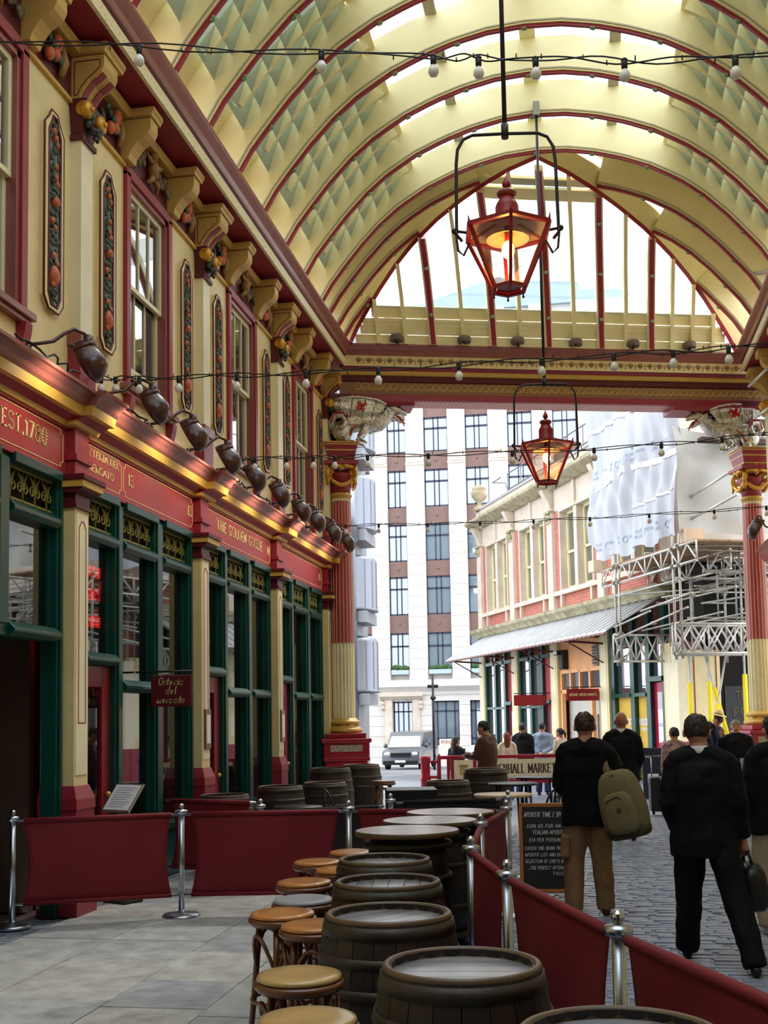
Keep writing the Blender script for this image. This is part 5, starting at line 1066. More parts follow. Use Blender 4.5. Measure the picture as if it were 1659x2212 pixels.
# ================================================================ barrels, stools, tables
oak=[mat('oak_stave_%d'%i,c,.5,var=.4,vs=7,stretch=(9,9,1),bump=.25,bs=30) for i,c in enumerate(('#261a13','#2f2017','#1f1511'))]; hoopm=mat('barrel_hoop','#4a453c',.5,metal=.4,var=.4,vs=9,col2='#33261c'); lidm=[mat('barrel_head_%d'%i,c,.3,var=.25,vs=5,stretch=(1.2,10,1),coat=.35) for i,c in enumerate(('#8d8c8e','#807f82','#98969a'))]; rimm=mat('barrel_rim_wood','#5f4a30',.45,var=.3,vs=9)
BR=lambda z:.288+.062*math.sin(PI*min(max(z/.9,0),1))
def stave_mesh(n,j):
    b=B(); zs=[.0,.1,.25,.45,.65,.8,.9]; a0=2*PI*j/n+.006; a1=2*PI*(j+1)/n-.006; vs=[]
    for z in zs:
        for a in(a0,(a0+a1)/2,a1): r=BR(z); vs.append((r*math.cos(a),r*math.sin(a),z))
        for a in(a1,a0): r=BR(z)-.03; vs.append((r*math.cos(a),r*math.sin(a),z))
    fs=[]
    for i in range(len(zs)-1):
        for q in range(5): fs.append((5*i+q,5*i+(q+1)%5,5*i+5+(q+1)%5,5*i+5+q))
    fs+=[(0,1,2,3,4)[::-1],tuple(5*(len(zs)-1)+q for q in range(5))]
    return b.add(vs,fs)
NST_=20
SM=[stave_mesh(NST_,j).mesh('stave') for j in range(NST_)]
for j,me in enumerate(SM): me.materials.append(oak[(j*7)%3])
HM=[]
for z0,z1 in((.02,.075),(.15,.19),(.28,.325),(.575,.62),(.71,.75),(.825,.88)):
    b=B(); b.lathe([(BR(z0)+.001,z0),(BR(z0)+.006,z0),(BR(z1)+.006,z1),(BR(z1)+.001,z1)],32,cap=False); me=b.mesh('hoop'); me.materials.append(hoopm); HM.append(me)
LM=[]
for k in range(6):
    b=B(); y0=-.262+.0873*k+.002; y1=y0+.0833; f=lambda y:math.sqrt(max(.0,.262**2-y*y)); n=5; pts=[(f(y0+(y1-y0)*i/n),y0+(y1-y0)*i/n) for i in range(n+1)]+[(-f(y1-(y1-y0)*i/n),y1-(y1-y0)*i/n) for i in range(n+1)]
    b.prism(pts,'z',.845,.872); me=b.mesh('head_board'); me.materials.append(lidm[k%3]); LM.append(me)
b=B(); b.lathe([(.262,.86),(.262,.9),(.27,.907),(.283,.907),(.29,.9),(.29,.88)],40,cap=False); RIM=b.mesh('chime'); RIM.materials.append(rimm)
allst=B()
for j in range(NST_): q=stave_mesh(NST_,j); allst.add(q.v,q.f)
ALLST=allst.mesh('staves'); ALLST.materials.append(oak[1])
def barrel(x,y,lab,full=True,z=0,rz=0,group='oak barrel tables'):
    t=thing('barrel',lab,'barrel',(x,y,z),rz,group=group)
    if full:
        for me in SM: mk('stave',me,None,t)
    else: mk('stave_body',ALLST,None,t)
    for me in HM: mk('hoop',me,None,t)
    for me in LM: mk('head_board',me,None,t)
    mk('chime',RIM,None,t); return t
for x,y,lab,rz in((.06,3.34,'oak barrel table cut off by the bottom edge of the picture',.3),(-.48,4.19,'oak barrel table with a bluish gleam on its lid, beside two pale stools',.1),(-.93,5.22,'oak barrel table between the gleaming barrel and the middle barrels',.9),(-1.11,6.22,'oak barrel table third along from the pale stools',1.7),(-1.3,7.18,'oak barrel table nearest to the round topped tables',2.2)): barrel(x,y,lab,True,0,rz)
topm=[mat('round_top_%d'%i,c,.35,var=.25,vs=4,stretch=(1.2,9,1),coat=.3) for i,c in enumerate(('#8c7a6a','#a07a62','#9a8a7a'))]
for i,(x,y,lab) in enumerate(((-1.33,8.3,'round wooden table top on a dark barrel next to the barrel tables'),(-1.27,9.09,'middle one of the round wooden table tops inside the red barriers'),(-1.2,9.87,'round wooden table top closest to the far red barrier'))):
    t=thing('round_table',lab,'table',(x,y,0),.4+i,group='round topped tables')
    for k in range(7):
        b=B(); r=.375; y0=-r+2*r/7*k+.0015; y1=y0+2*r/7-.003; f=lambda q:math.sqrt(max(0,r*r-q*q)); n=5; pts=[(f(y0+(y1-y0)*q/n),y0+(y1-y0)*q/n) for q in range(n+1)]+[(-f(y1-(y1-y0)*q/n),y1-(y1-y0)*q/n) for q in range(n+1)]; b.prism(pts,'z',.945,.97); b.obj('top_board',topm[(k+i)%3],t)
    b=B(); b.lathe([(.377,.935),(.383,.945),(.383,.965),(.377,.972)],40,cap=False); b.obj('top_edge',rimm,t)
    b=B(); b.lathe([(.26,.0),(.3,.2),(.32,.45),(.3,.7),(.27,.935)],28); b.obj('barrel_body',oak[2],t)
    for z in(.08,.3,.62,.85): b=B(); b.lathe([(.305,z),(.327,z),(.327,z+.04),(.305,z+.04)],28); b.obj('hoop',hoopm,t)
wood=mat('bentwood','#6a3b1e',.35,var=.25,vs=10,coat=.4); padO=mat('tan_seat','#c67f3c',.28,var=.2,vs=6,coat=.5); padP=mat('worn_pale_seat','#c9a566',.3,var=.2,vs=5,coat=.5); padG=mat('grey_seat','#9a9ba0',.35,var=.1,vs=6)
def stool(x,y,lab,pm,rz=0,H=.75):
    t=thing('bar_stool',lab,'stool',(x,y,0),rz,group='bentwood bar stools')
    b=B(); b.lathe([(0,H-.06),(.17,H-.06),(.185,H-.045),(.188,H-.03),(.18,H-.02),(0,H-.02)],28); b.obj('seat_rim',wood,t)
    b=B(); b.lathe([(0,H-.02),(.165,H-.02),(.176,H-.012),(.172,H+.002),(.15,H+.008),(.08,H+.004),(0,H+.002)],28); b.obj('seat_pad',pm,t)
    for k in range(4):
        M=Mz(PI/4+k*PI/2); b=B(); b.tube([M@Vector((.13,0,H-.05)),M@Vector((.15,0,H*.6)),M@Vector((.175,0,H*.25)),M@Vector((.205,0,0))],[.018,.017,.016,.014],8); b.obj('leg',wood,t)
        M2=Mz(PI/4+k*PI/2); pts=[]
        for q in range(9):
            f=q/8; a=PI/4+k*PI/2+f*PI/2; r=.145+.015*math.sin(PI*f); pts.append((r*math.cos(a),r*math.sin(a),H-.3+.2*math.sin(PI*f)))
        b=B(); b.tube(pts,.011,6); b.obj('arch_brace',wood,t)
    b=B(); b.tube([(.17*math.cos(a*2*PI/24),.17*math.sin(a*2*PI/24),.3) for a in range(24)],.011,6,closed=True); b.obj('foot_ring',wood,t)
    return t
for x,y,lab,pm,rz in((-1.0,3.96,'pale worn wooden bar stool cut off by the bottom edge of the picture',padP,.2),(-1.2,4.62,'pale worn wooden bar stool beside the barrel with the bluish gleam',padP,.5),(-1.40,5.72,'orange tan bar stool tucked against the second barrel',padO,.1),(-1.66,6.05,'bright orange tan bar stool standing out into the paved floor',padO,.8),(-1.66,6.51,'bar stool with a grey seat among the orange ones',padG,.3),(-1.83,7.2,'orange tan bar stool behind the grey seated one',padO,.6),(-1.72,7.8,'bar stool half hidden behind the last barrel',padO,.2),(-1.98,8.2,'farthest orange tan bar stool towards the long red barrier',padO,.9),(-1.85,8.8,'bar stool peeping out beside the round table tops',padO,.4)): stool(x,y,lab,pm,rz)
# ================================================================ barriers
redc=mat('red_canvas','#780d1b',.75,var=.12,vs=3,bump=.15,bs=180); blkc=mat('black_canvas','#0b0a0c',.75,var=.1,vs=3); chrome=mat('polished_steel','#c8ccd6',.16,metal=1)
def post(x,y,lab,h=1.03):
    t=thing('barrier_post',lab,'post',(x,y,0),group='steel barrier posts')
    b=B(); b.lathe([(0,0),(.17,0),(.175,.015),(.16,.03),(.05,.04),(.03,.05)],28); b.obj('base',steel,t)
    b=B(); b.lathe([(.028,.03),(.028,h-.09)],18); b.obj('pole',steel,t); b=B(); b.lathe([(.03,h-.1),(.055,h-.095),(.058,h-.075),(.055,h-.06),(.022,h-.055),(.016,h-.045)],20); b.obj('collar',steel,t); b=B(); b.ball((0,0,h-.025),.027,14,10); b.obj('finial_ball',chrome,t)
    return t
PO=[(.82,2.85,''),(.09,4.59,'steel barrier post with ball top in front of the backpack man, the most forward one'),(-.45,6.12,'steel barrier post with ball top standing second along the walking lane'),(-.76,7.29,'steel barrier post with ball top beside the last oak barrel'),(-.85,8.92,'steel barrier post with ball top beside the round table tops'),(-.75,10.34,'steel barrier post with ball top at the corner by the chalkboard'),(-2.21,10.38,'steel barrier post between the two long dark red canvases'),(-3.73,10.1,'steel barrier post with its round foot showing on the flagstones'),(-5.06,9.45,'steel barrier post in the dark shop doorway under the EST.1780 sign')]
for x,y,l in PO[1:]: post(x,y,l)
def banner(a,c,m,lab,z0=.2,z1=.93,sag=.012,gap=.06):
    a=Vector((a[0],a[1],0)); c=Vector((c[0],c[1],0)); d=(c-a); L_=d.length; d.normalize(); n=Vector((-d.y,d.x,0)); t=thing('barrier_banner',lab,'barrier',tuple(a),group='canvas barrier panels')
    u0,u1=gap,L_-gap
    b=B(); b.tube([d*u0*.3+Vector((0,0,z1)),d*(L_-u0*.3)+Vector((0,0,z1))],.012,8); b.tube([d*u0*.3+Vector((0,0,z0)),d*(L_-u0*.3)+Vector((0,0,z0))],.012,8); b.obj('rail',steel,t)
    b=B(); N=24; K=10; vs=[]
    for i in range(N+1):
        u=u0+.03+(u1-u0-.06)*i/N
        for j in range(K+1):
            f=j/K; z=z0+(z1-z0)*f; w=sag*math.sin(u*7+f*2)*math.sin(PI*f)+.02*math.sin(PI*f)*math.sin(u*2.3); ins=.05*math.sin(PI*f)*( (1-2*i/N) ); vs.append(d*(u+ins)+n*w+Vector((0,0,z)))
    fs=[(i*(K+1)+j,(i+1)*(K+1)+j,(i+1)*(K+1)+j+1,i*(K+1)+j+1) for i in range(N) for j in range(K)]
    b.add(vs,fs,True); b.tube([d*(u0+.03)+Vector((0,0,z1)),d*(u1-.03)+Vector((0,0,z1))],.024,10); b.tube([d*(u0+.03)+Vector((0,0,z0)),d*(u1-.03)+Vector((0,0,z0))],.02,10); o=b.obj('canvas',m,t); sd=o.modifiers.new('thick','SOLIDIFY'); sd.thickness=.004
    return t
LB=['red canvas barrier panel running off the bottom right corner','red canvas barrier panel below the backpack man','short red canvas barrier panel beside the third barrel','narrow red canvas barrier panel beside the round tables','red canvas barrier panel next to the chalkboard','dark red canvas barrier panel behind the round table tops','dark red canvas barrier panel between two posts behind the stools','dark red canvas barrier panel reaching into the dark doorway']
for (p,q,l) in zip(PO,PO[1:],LB): banner(p,q,redc,l)
banner((-4.62,12.0),(-3.45,11.62),redc,'red canvas barrier panel beside the menu stand',.2,.92); banner((-3.4,11.62),(-2.2,12.3),blkc,'black canvas barrier panel behind the long red one, by the menu stand side',.2,.82); banner((-2.1,12.3),(-.95,12.7),blkc,'black canvas barrier panel running up to the chalkboard',.2,.86)
for x,y,l in((-3.42,11.62,'steel barrier post where red canvas changes to black'),(-2.15,12.3,'steel barrier post between the two black canvases'),(-.9,12.72,'steel barrier post at the end of the black canvas by the chalkboard')): post(x,y,l,.96)
# ================================================================ seating area beyond
for x,y,l,z in((-3.98,17.4,'upright oak barrel nearest the fluted column base, in front of another',.1),(-3.72,18.5,'oak barrel half hidden behind another by the fluted column',.1),(-4.05,14.7,'dark oak barrel by the goose shop door',0),(-3.62,15.45,'small grey topped barrel beside the shop windows',0),(-4.3,13.1,'grey topped barrel behind the red canvas by the menu stand',0),(-1.92,15.6,'pale hooped oak barrel in the middle of the seating area',0),(-1.5,16.7,'dark oak barrel with a sunlit rim by the market gate',.05)): barrel(x,y,l,False,z,0,'oak barrels in the far seating area') if z==0 else barrel(x,y,l,False,0,0,'oak barrels in the far seating area').__setattr__('scale',(1.05,1.05,1.12))
blkt=mat('black_table','#141214',.4,var=.1,vs=5); paletop=mat('pale_table_edge','#cfae84',.35)  # one table top takes this pale tan colour
def btable(x,y,lab,r=.36,H=.82,box=False):
    t=thing('cafe_table',lab,'table',(x,y,0),.2,group='black cafe tables in the far seating area')
    if box: B().box(-r,r,-r,r,H-.3,H).obj('top_box',blkt,t,.01)
    else: b=B(); b.lathe([(0,H-.03),(r,H-.03),(r+.01,H-.015),(r,H),(0,H)],32); b.obj('top',paletop if 'pale' in lab else blkt,t)
    for sx in(-1,1):
        for sy in(-1,1): B().tube([(sx*r*.6,sy*r*.6,H-.03),(sx*r*.7,sy*r*.7,0)],.016,6).obj('leg',blkt,t)
    return t
btable(-2.25,14.4,'square black table behind the black canvas barrier',.32,.88,True); btable(-1.05,15.9,'round black table by the market gate',.34,.85); btable(-1.02,13.6,'round pale edged table behind the chalkboard',.34,.86); btable(-.75,16.9,'round black table below the name board of the gate',.34,.88); btable(-3.6,13.9,'small dark table in front of the goose shop',.3,.7)
def chair(x,y,rz,lab):
    t=thing('cafe_chair',lab,'chair',(x,y,0),rz,group='black cafe chairs in the far seating area'); b=B(); b.lathe([(0,.43),(.2,.43),(.205,.445),(.19,.46),(0,.46)],20); b.obj('seat',blkt,t)
    for k in range(4): a=PI/4+k*PI/2; B().tube([(.15*math.cos(a),.15*math.sin(a),.43),(.2*math.cos(a),.2*math.sin(a),0)],.014,6).obj('leg',blkt,t)
    b=B(); b.tube([(.19*math.cos(R(a)),.19*math.sin(R(a)),.45+.42*math.sin(R((a-30)*1.5))**.5 if 30<a<150 else .45) for a in range(20,161,10)],.014,6); b.obj('back_hoop',blkt,t); b=B()
    for a in(65,90,115): b.tube([(.17*math.cos(R(a)),.17*math.sin(R(a)),.46),(.185*math.cos(R(a)),.185*math.sin(R(a)),.84)],.009,5)
    b.obj('back_spindles',blkt,t); return t
chair(-3.25,14.6,2.2,'black hooped cafe chair beside the goose shop table'); chair(-.55,16.1,-1.2,'black hooped cafe chair beside the round table by the gate'); chair(-.5,14.2,-.6,'black hooped cafe chair behind the chalkboard')
s=stool(-3.0,16.6,'dark bentwood stool standing alone on the sunlit paving',wood,.3,.85); s['group']='bentwood stools in the far seating area'
# ================================================================ menu stand, chalkboard, other boards
ms=thing('menu_stand','white menu card on a tilted metal stand beside the number 13 shop','menu stand',(-4.62,10.85,0),R(-25))
B().box(-.16,.16,-.12,.12,0,.03).obj('foot_plate',blackm,ms,.005); B().tube([(0,0,.02),(0,0,.98)],.022,8).obj('pole',blackm,ms)
M=T(0,0,1.03)@Matrix.Rotation(R(52),4,'X'); b=B(); b.box(-.2,.2,-.17,.17,-.015,.01,M); b.obj('tray',steel,ms,.006); b=B(); b.box(-.18,.18,-.15,.15,.01,.014,M); pg=b.obj('menu_page',mat('menu_paper','#eef1f6',.6),ms)
b=B()
for k in range(9): b.box(-.14,.14-.03*(k%3),.11-.028*k,.116-.028*k,.014,.0155,M)
b.obj('print_lines',mat('menu_print','#8c93a8',.7),pg)
slate=mat('chalkboard_slate','#0c0d0e',.6,var=.3,vs=5); chalk=mat('chalk','#d9dbdd',.9)
cb=thing('chalkboard','black chalkboard A-frame in pale wood advertising an aperitivo','sign',(-.40,11.35,0),R(4)); cb.scale=(.86,.86,.9); tilt=R(-12); M=T(0,0,0)@Matrix.Rotation(tilt,4,'X')
pine=mat('pine_frame','#b5743c',.5,var=.15,vs=6)
def cbx(n_,m,*bs,par=cb):
    b=B()
    for q in bs: b.box(*q,M)
    return b.obj(n_,m,par,.004)
cbx('board',slate,(-.31,.31,-.01,.01,.1,.99)); cbx('frame_rail',pine,(-.35,.35,-.02,.02,.99,1.03)); cbx('frame_rail',pine,(-.33,.33,-.02,.02,.06,.1)); cbx('frame_stile',pine,(-.35,-.31,-.02,.02,.0,1.03)); cbx('frame_stile',pine,(.31,.35,-.02,.02,.0,1.03))
M_=M; M=T(0,.42,0)@Matrix.Rotation(R(12),4,'X'); cbx('rear_leg_frame',pine,(-.35,-.31,-.02,.02,0,1.03),(.31,.35,-.02,.02,0,1.03),(-.35,.35,-.02,.02,.99,1.03)); M=M_
b=B()
for s_,x_,z_,h_,w_ in(('APERITIF TIME / 3PM-6PM',-.29,.88,.05,.56),('JOIN US FOR AN',-.27,.76,.038,.4),("'ITALIAN APERITIVO'",-.2,.69,.042,.44),('£14 PER PERSON',-.24,.61,.036,.36),('CHOOSE ONE DRINK FROM OUR',-.29,.52,.034,.54),('APERITIF LIST AND ENJOY A',-.29,.45,.034,.52),("SELECTION OF CHEF'S NIBBLES",-.29,.38,.034,.56),('...THE PERFECT AFTERNOON',-.26,.31,.034,.48),('PAUSE...',.02,.25,.034,.2)):
    words(s_,(x_,-.012,z_),(1,0,0),(0,0,1),h_,w_,chalk,cb,name='chalk_word',xf=M,st=.14,serif=False,slant=.08,depth=.001)
nb=thing('info_board','narrow navy blue notice board beside the domed bollard','board',(1.30,24.2,0),R(-8)); b=B(); b.box(-.22,.22,-.03,.03,.0,1.05); b.obj('panel',mat('navy_panel','#1c2338',.5),nb,.01); B().box(-.12,.1,-.034,-.03,.35,.52).obj('white_square',bulbm,nb)
text(B(),'MENU' if 0 else 'WELCOME',(-.16,-.032,.85),(1,0,0),(0,0,1),.045,fit=.3,st=.14,serif=False,depth=.002).obj('lettering',bulbm,nb)
sc_=thing('suitcase','black wheeled suitcase with raised handle behind the man in the suit','suitcase',(1.22,20.6,0),.1); B().box(-.2,.2,-.13,.13,.06,.66).obj('shell',mat('black_luggage','#141416',.4),sc_,.03)
for sx in(-.14,.14): B().tube([(sx,.08,.64),(sx,.08,1.0)],.01,6).obj('handle_rod',steel,sc_); b=B(); b.lathe([(.02,-.02),(.035,-.02),(.035,.02),(.02,.02)],10,(sx,0,.035),M=Matrix.Rotation(PI/2,4,'Y')); b.obj('wheel',tyre,sc_)
B().tube([(-.14,.08,1.0),(.14,.08,1.0)],.014,6).obj('grip',blackm,sc_)
# menu frames on the pilasters, wall lettering in the shop window
for i,(n_,l) in enumerate(((2,'framed menu on the pilaster between the number 13 and goose shops'),(3,'framed menu on the pilaster between the goose and number 15 shops'))):
    t=thing('wall_menu',l,'menu',(-4.76,PY[n_]+.17,1.68),group='menu frames on pilasters'); B().box(0,.03,-.11,.11,-.25,.25).obj('frame',wood,t,.006); B().box(.03,.034,-.07,.07,-.18,.18).obj('page',bulbm,t)
hs=thing('hanging_sign','maroon hanging sign with gold script in front of the number 13 shop','sign',(-4.86,12.0,0)); b=B(); b.box(.08,.56,-.015,.015,1.95,2.3); b.obj('board',mat('hanging_sign_maroon','#5e0f1c',.45),hs,.02); B().tube([(-.1,0,2.34),(.56,0,2.34)],.012,6).obj('bar',blackm,hs)
for k,(s_,w_) in enumerate((('Osteria',.3),('del',.12),('mercato',.34))): text(B(),s_,(.32-w_/2,-.016,2.19-.1*k),(1,0,0),(0,0,1),.085,fit=w_,st=.11,serif=False,slant=.25,depth=.002).obj('lettering',goldL,hs)
ns=thing('neon_sign','red neon script glowing inside the number 13 shop window','sign',(-5.02,10.55,0)); neon=mat('red_neon','#ff2a3a',.4,emit='#ff2032',es=1.3)
for k,(s_,w_,z_) in enumerate((('Osteria',.56,3.3),('del',.3,3.06),('mercato',.6,2.78))): text(B(),s_,(0,.62-w_,z_),(0,1,0),(0,0,1),.2,fit=w_,st=.12,serif=False,slant=.2,depth=.02).obj('neon_word',neon,ns)
B().box(-.03,-.02,.0,.64,2.75,3.5).obj('backing',blackm,ns) if 0 else None
# ================================================================ people
skin=mat('skin','#c98f74',.5,var=.08,vs=10); skinD=mat('tanned_skin','#a86f55',.5,var=.08,vs=10)
def cloth(n,c,r=.85,v=.12): return mat(n,c,r,var=v,vs=7,bump=.2,bs=14,spec=.2)
blkj=cloth('black_jacket','#0b0b0e'); blks=cloth('black_suit','#08090d',.75); khaki=cloth('khaki_cotton','#8a6b4a',.85,.2); navyc=cloth('navy_cloth','#151b33'); hairB=mat('brown_hair','#2c1a12',.6,var=.35,vs=30,stretch=(1,1,.3)); hairK=mat('black_hair','#120d0c',.55,var=.3,vs=30); hairR=mat('auburn_hair','#6d3216',.55,var=.3,vs=30); hairG=mat('grey_hair','#8f8d88',.6,var=.25,vs=30); shoeB=mat('black_shoe','#0a0a0b',.35); shoeN=mat('brown_shoe','#3c2414',.5); white=cloth('white_cotton','#e9e9ec',.8,.03)
htex=bpy.data.textures.new('fold_noise','CLOUDS'); htex.noise_scale=.16; htex.noise_depth=2
htex2=bpy.data.textures.new('hair_noise','CLOUDS'); htex2.noise_scale=.035
def folds(o,st,tx=htex):
    d=o.modifiers.new('folds','DISPLACE'); d.texture=tx; d.strength=st; d.mid_level=.5; d.texture_coords='LOCAL'; return o
def remesh(o,v,it=3):
    m=o.modifiers.new('join','REMESH'); m.mode='VOXEL'; m.voxel_size=v; m.use_smooth_shade=True
    s=o.modifiers.new('soften','SMOOTH'); s.factor=.5; s.iterations=it
    return o
def hand(b,w,d,nrm,curl=.5,k=1):
    "palm, four unequal bent fingers and a thumb leaving the side of the palm"
    w=Vector(w); d=Vector(d).normalized(); n=Vector(nrm).normalized(); n=(n-d*n.dot(d)).normalized(); s=d.cross(n)
    b.tube([w-d*.01*k,w+d*.045*k,w+d*.085*k],[(.022*k,.03*k),(.018*k,.042*k),(.014*k,.04*k)] if abs(d.z)<.9 else [.026*k,.034*k,.032*k],8)
    for i,(off,L) in enumerate(((-.033,.066),(-.011,.078),(.011,.073),(.032,.057))):
        p=w+d*.08*k+s*off*k; pts=[p]; dd=d
        for q in range(3):
            dd=(dd+n*curl*.55).normalized(); p=p+dd*(L/3)*k; pts.append(p)
        b.tube(pts,[.0095*k,.009*k,.0085*k,.007*k],7)
    p=w+d*.03*k-s*.035*k; dd=(d*.7-s*.6+n*.3).normalized(); b.tube([p,p+dd*.03*k,p+(dd+d*.4).normalized()*.06*k],[.012*k,.011*k,.009*k],7)
def person(lab,loc,rz,H=1.78,top=blkj,bot=blks,hair=hairB,sk=skin,shoe=shoeB,arms=None,legs=None,lean=(0,0),head=(0,0),hairstyle='short',hem=.80,collar=None,vox=.014,build=1.0,face=False,hood=False,curl=.6,seat=False,look=0):
    k=H/1.8; t=thing('person',lab,'person',loc,rz)
    lx,ly=lean; w=build
    arms=arms or [[(-.19,0,1.42),(-.235,-.02,1.15),(-.22,.06,.9)],[(.19,0,1.42),(.235,-.02,1.15),(.22,.06,.9)]]
    legs=legs or [[(-.09,0,.92),(-.1,.02,.5),(-.11,-.03,.09)],[(.09,0,.92),(.1,.02,.5),(.11,-.03,.09)]]
    V=lambda p:Vector((p[0]*k,p[1]*k,p[2]*k))
    hc=Vector((lx+head[0],ly+head[1]+.015,1.648))*k; nb=Vector((lx,ly-.01,1.47))*k
    tilt=Matrix.Translation(hc)@Matrix.Rotation(head[1]*-1.2,4,'X')@Matrix.Rotation(look,4,'Z')@Matrix.Translation(-hc)
    b=B(); q=B()
    q.ball(hc+Vector((0,-.012,.02))*k,(.086*k,.104*k,.114*k),18,12); q.tube([hc+Vector((0,.03,.0))*k,hc+Vector((0,.045,-.06))*k,hc+Vector((0,.05,-.105))*k],[(.055*k,.062*k),(.05*k,.055*k),(.028*k,.032*k)],12)
    for s in(-1,1): q.ball(hc+Vector((s*.09,-.01,-.01))*k,(.012*k,.022*k,.034*k),8,6)
    q.tube([hc+Vector((0,.088,.025))*k,hc+Vector((0,.108,-.02))*k,hc+Vector((0,.1,-.03))*k],[.008*k,.014*k,.01*k],6)
    q.xf(tilt); b.add(q.v,q.f,True)
    b.tube([nb+Vector((0,0,-.06))*k,nb+Vector((0,.0,.06))*k,hc+Vector((0,-.005,-.06))*k],[.078*k,.066*k,.062*k],12)
    b.tube([V((lx*.3,0,.9)),V((lx*.7,ly*.6,1.2)),V((lx,ly,1.42))],[(.09*k,.13*k),(.085*k,.13*k),(.07*k,.15*k)],12)
    for a in arms:
        A=[V((p[0]+lx*.0,p[1],p[2])) for p in a]; A[0]=A[0]+Vector((lx,ly,0))*k; b.tube(A,[.045*k,.036*k,.024*k],8); d=(A[2]-A[1]); hand(b,A[2],d,(0 if abs(d.normalized().z)>.6 else 0,1,0) if abs(d.normalized().z)>.6 else (0,0,-1),curl,k)
    for l in legs: b.tube([V(p) for p in l],[.075*k,.05*k,.035*k],8)
    remesh(b.obj('body',sk,t),max(.008,vox*.75),2)
    # top garment
    b=B(); hz=hem
    b.tube([V((lx*.1,-.0,hz)),V((lx*.2,-.0,hz+.1)),V((lx*.4,ly*.3,1.06)),V((lx*.8,ly*.8,1.28)),V((lx,ly,1.40)),V((lx,ly,1.46)),V((lx,ly-.015,1.525))],[(.145*w*k,.21*w*k),(.15*w*k,.212*w*k),(.135*w*k,.2*w*k),(.148*w*k,.22*w*k),(.125*w*k,.205*w*k),(.09*w*k,.14*w*k),(.072*k,.08*k)],18)
    for a in arms:
        A=[V(p) for p in a]; A[0]=A[0]+Vector((lx,ly,0))*k; mid=(A[0]+A[1])/2; b.ball(A[0]+Vector((0,0,-.02))*k,(.078*w*k,.082*w*k,.078*w*k),10,8); fe=A[1]+(A[2]-A[1])*.93; b.tube([A[0],mid,A[1],(A[1]+fe)/2,fe],[.076*w*k,.072*w*k,.064*w*k,.058*w*k,.05*w*k],10)
    if hood: b.tube([V((lx-.1,ly-.05,1.49)),V((lx,ly-.12,1.46)),V((lx+.1,ly-.05,1.49))],[.04*k,.06*k,.04*k],8); b.ball(V((lx,ly-.1,1.44)),(.13*k,.06*k,.07*k),10,6)
    for s_ in(-1,1): b.tube([V((lx,ly-.01,1.5)),V((lx+s_*.1,ly,1.475)),V((lx+s_*.185,ly,1.425))],[(.07*w*k,.06*w*k),(.085*w*k,.07*w*k),(.085*w*k,.075*w*k)],10)
    folds(remesh(b.obj('jacket' if hem<.85 else 'top',top,t),vox,5),.035*k)
    if collar is not None: b=B(); b.lathe([(.084*k,1.49*k),(.082*k,1.52*k),(.076*k,1.55*k)],20,(lx*k,(ly-.0)*k,0),cap=False); o=b.obj('collar',collar,t); o.modifiers.new('thick','SOLIDIFY').thickness=.008
    # legs
    b=B(); b.tube([V((0,0,1.02)),V((0,0,.92)),V((0,0,.82))],[(.12*w*k,.175*w*k),(.13*w*k,.185*w*k),(.11*w*k,.16*w*k)],16)
    for l in legs: L_=[V(p) for p in l]; b.tube([L_[0],(L_[0]+L_[1])/2,L_[1],(L_[1]+L_[2])/2,L_[2]+Vector((0,0,-.03))*k],[.108*w*k,.102*w*k,.086*w*k,.08*w*k,.074*w*k],12)
    folds(remesh(b.obj('trousers',bot,t),vox,4),.03*k)
    for l in legs:
        a=V(l[2]); b=B(); b.ball(a+Vector((0,-.02,-.05))*k,(.042*k,.05*k,.042*k),10,6); b.tube([a+Vector((0,-.04,-.06))*k,a+Vector((0,.06,-.062))*k,a+Vector((0,.15,-.07))*k,a+Vector((0,.19,-.075))*k],[(.034*k,.04*k),(.03*k,.046*k),(.022*k,.045*k),(.012*k,.025*k)],10); remesh(b.obj('shoe',shoe,t),.009,2)
    # hair
    if hairstyle!='bald':
        b=B(); q=B(); q.ball(Vector((0,-.012,.02))*k,(.093*k,.112*k,.116*k),24,18); keep=[]
        for f in q.f:
            c=sum((Vector(q.v[i]) for i in f),Vector())/len(f)
            if c.z>(.06 if c.y>.05*k else (.03 if c.y>-.03*k else -.045))*k: keep.append(f)
        b.v=[tuple(tilt@(Vector(p)+hc)) for p in q.v]; b.f=keep; b.sm=[True]*len(keep)
        o=b.obj('hair',hair,t); sd=o.modifiers.new('thick','SOLIDIFY'); sd.thickness=.016*k; sd.offset=-1; dp=o.modifiers.new('sub','SUBSURF'); dp.levels=1; dp.render_levels=2; folds(o,.022*k,htex2)
        if hairstyle=='long': b=B(); b.tube([hc+Vector((0,-.07,.06))*k,hc+Vector((0,-.1,-.06))*k,hc+Vector((0,-.11,-.22))*k,hc+Vector((0,-.1,-.38))*k],[(.05*k,.08*k),(.045*k,.09*k),(.035*k,.08*k),(.015*k,.04*k)],12); remesh(b.obj('long_hair',hair,t),.012,2)
        if hairstyle=='tail': b=B(); b.ball(hc+Vector((0,-.12,.05))*k,.035*k,8,6); b.tube([hc+Vector((0,-.12,.05))*k,hc+Vector((0,-.17,-.02))*k,hc+Vector((0,-.16,-.14))*k],[.03*k,.035*k,.01*k],8); remesh(b.obj('pony_tail',hair,t),.01,2)
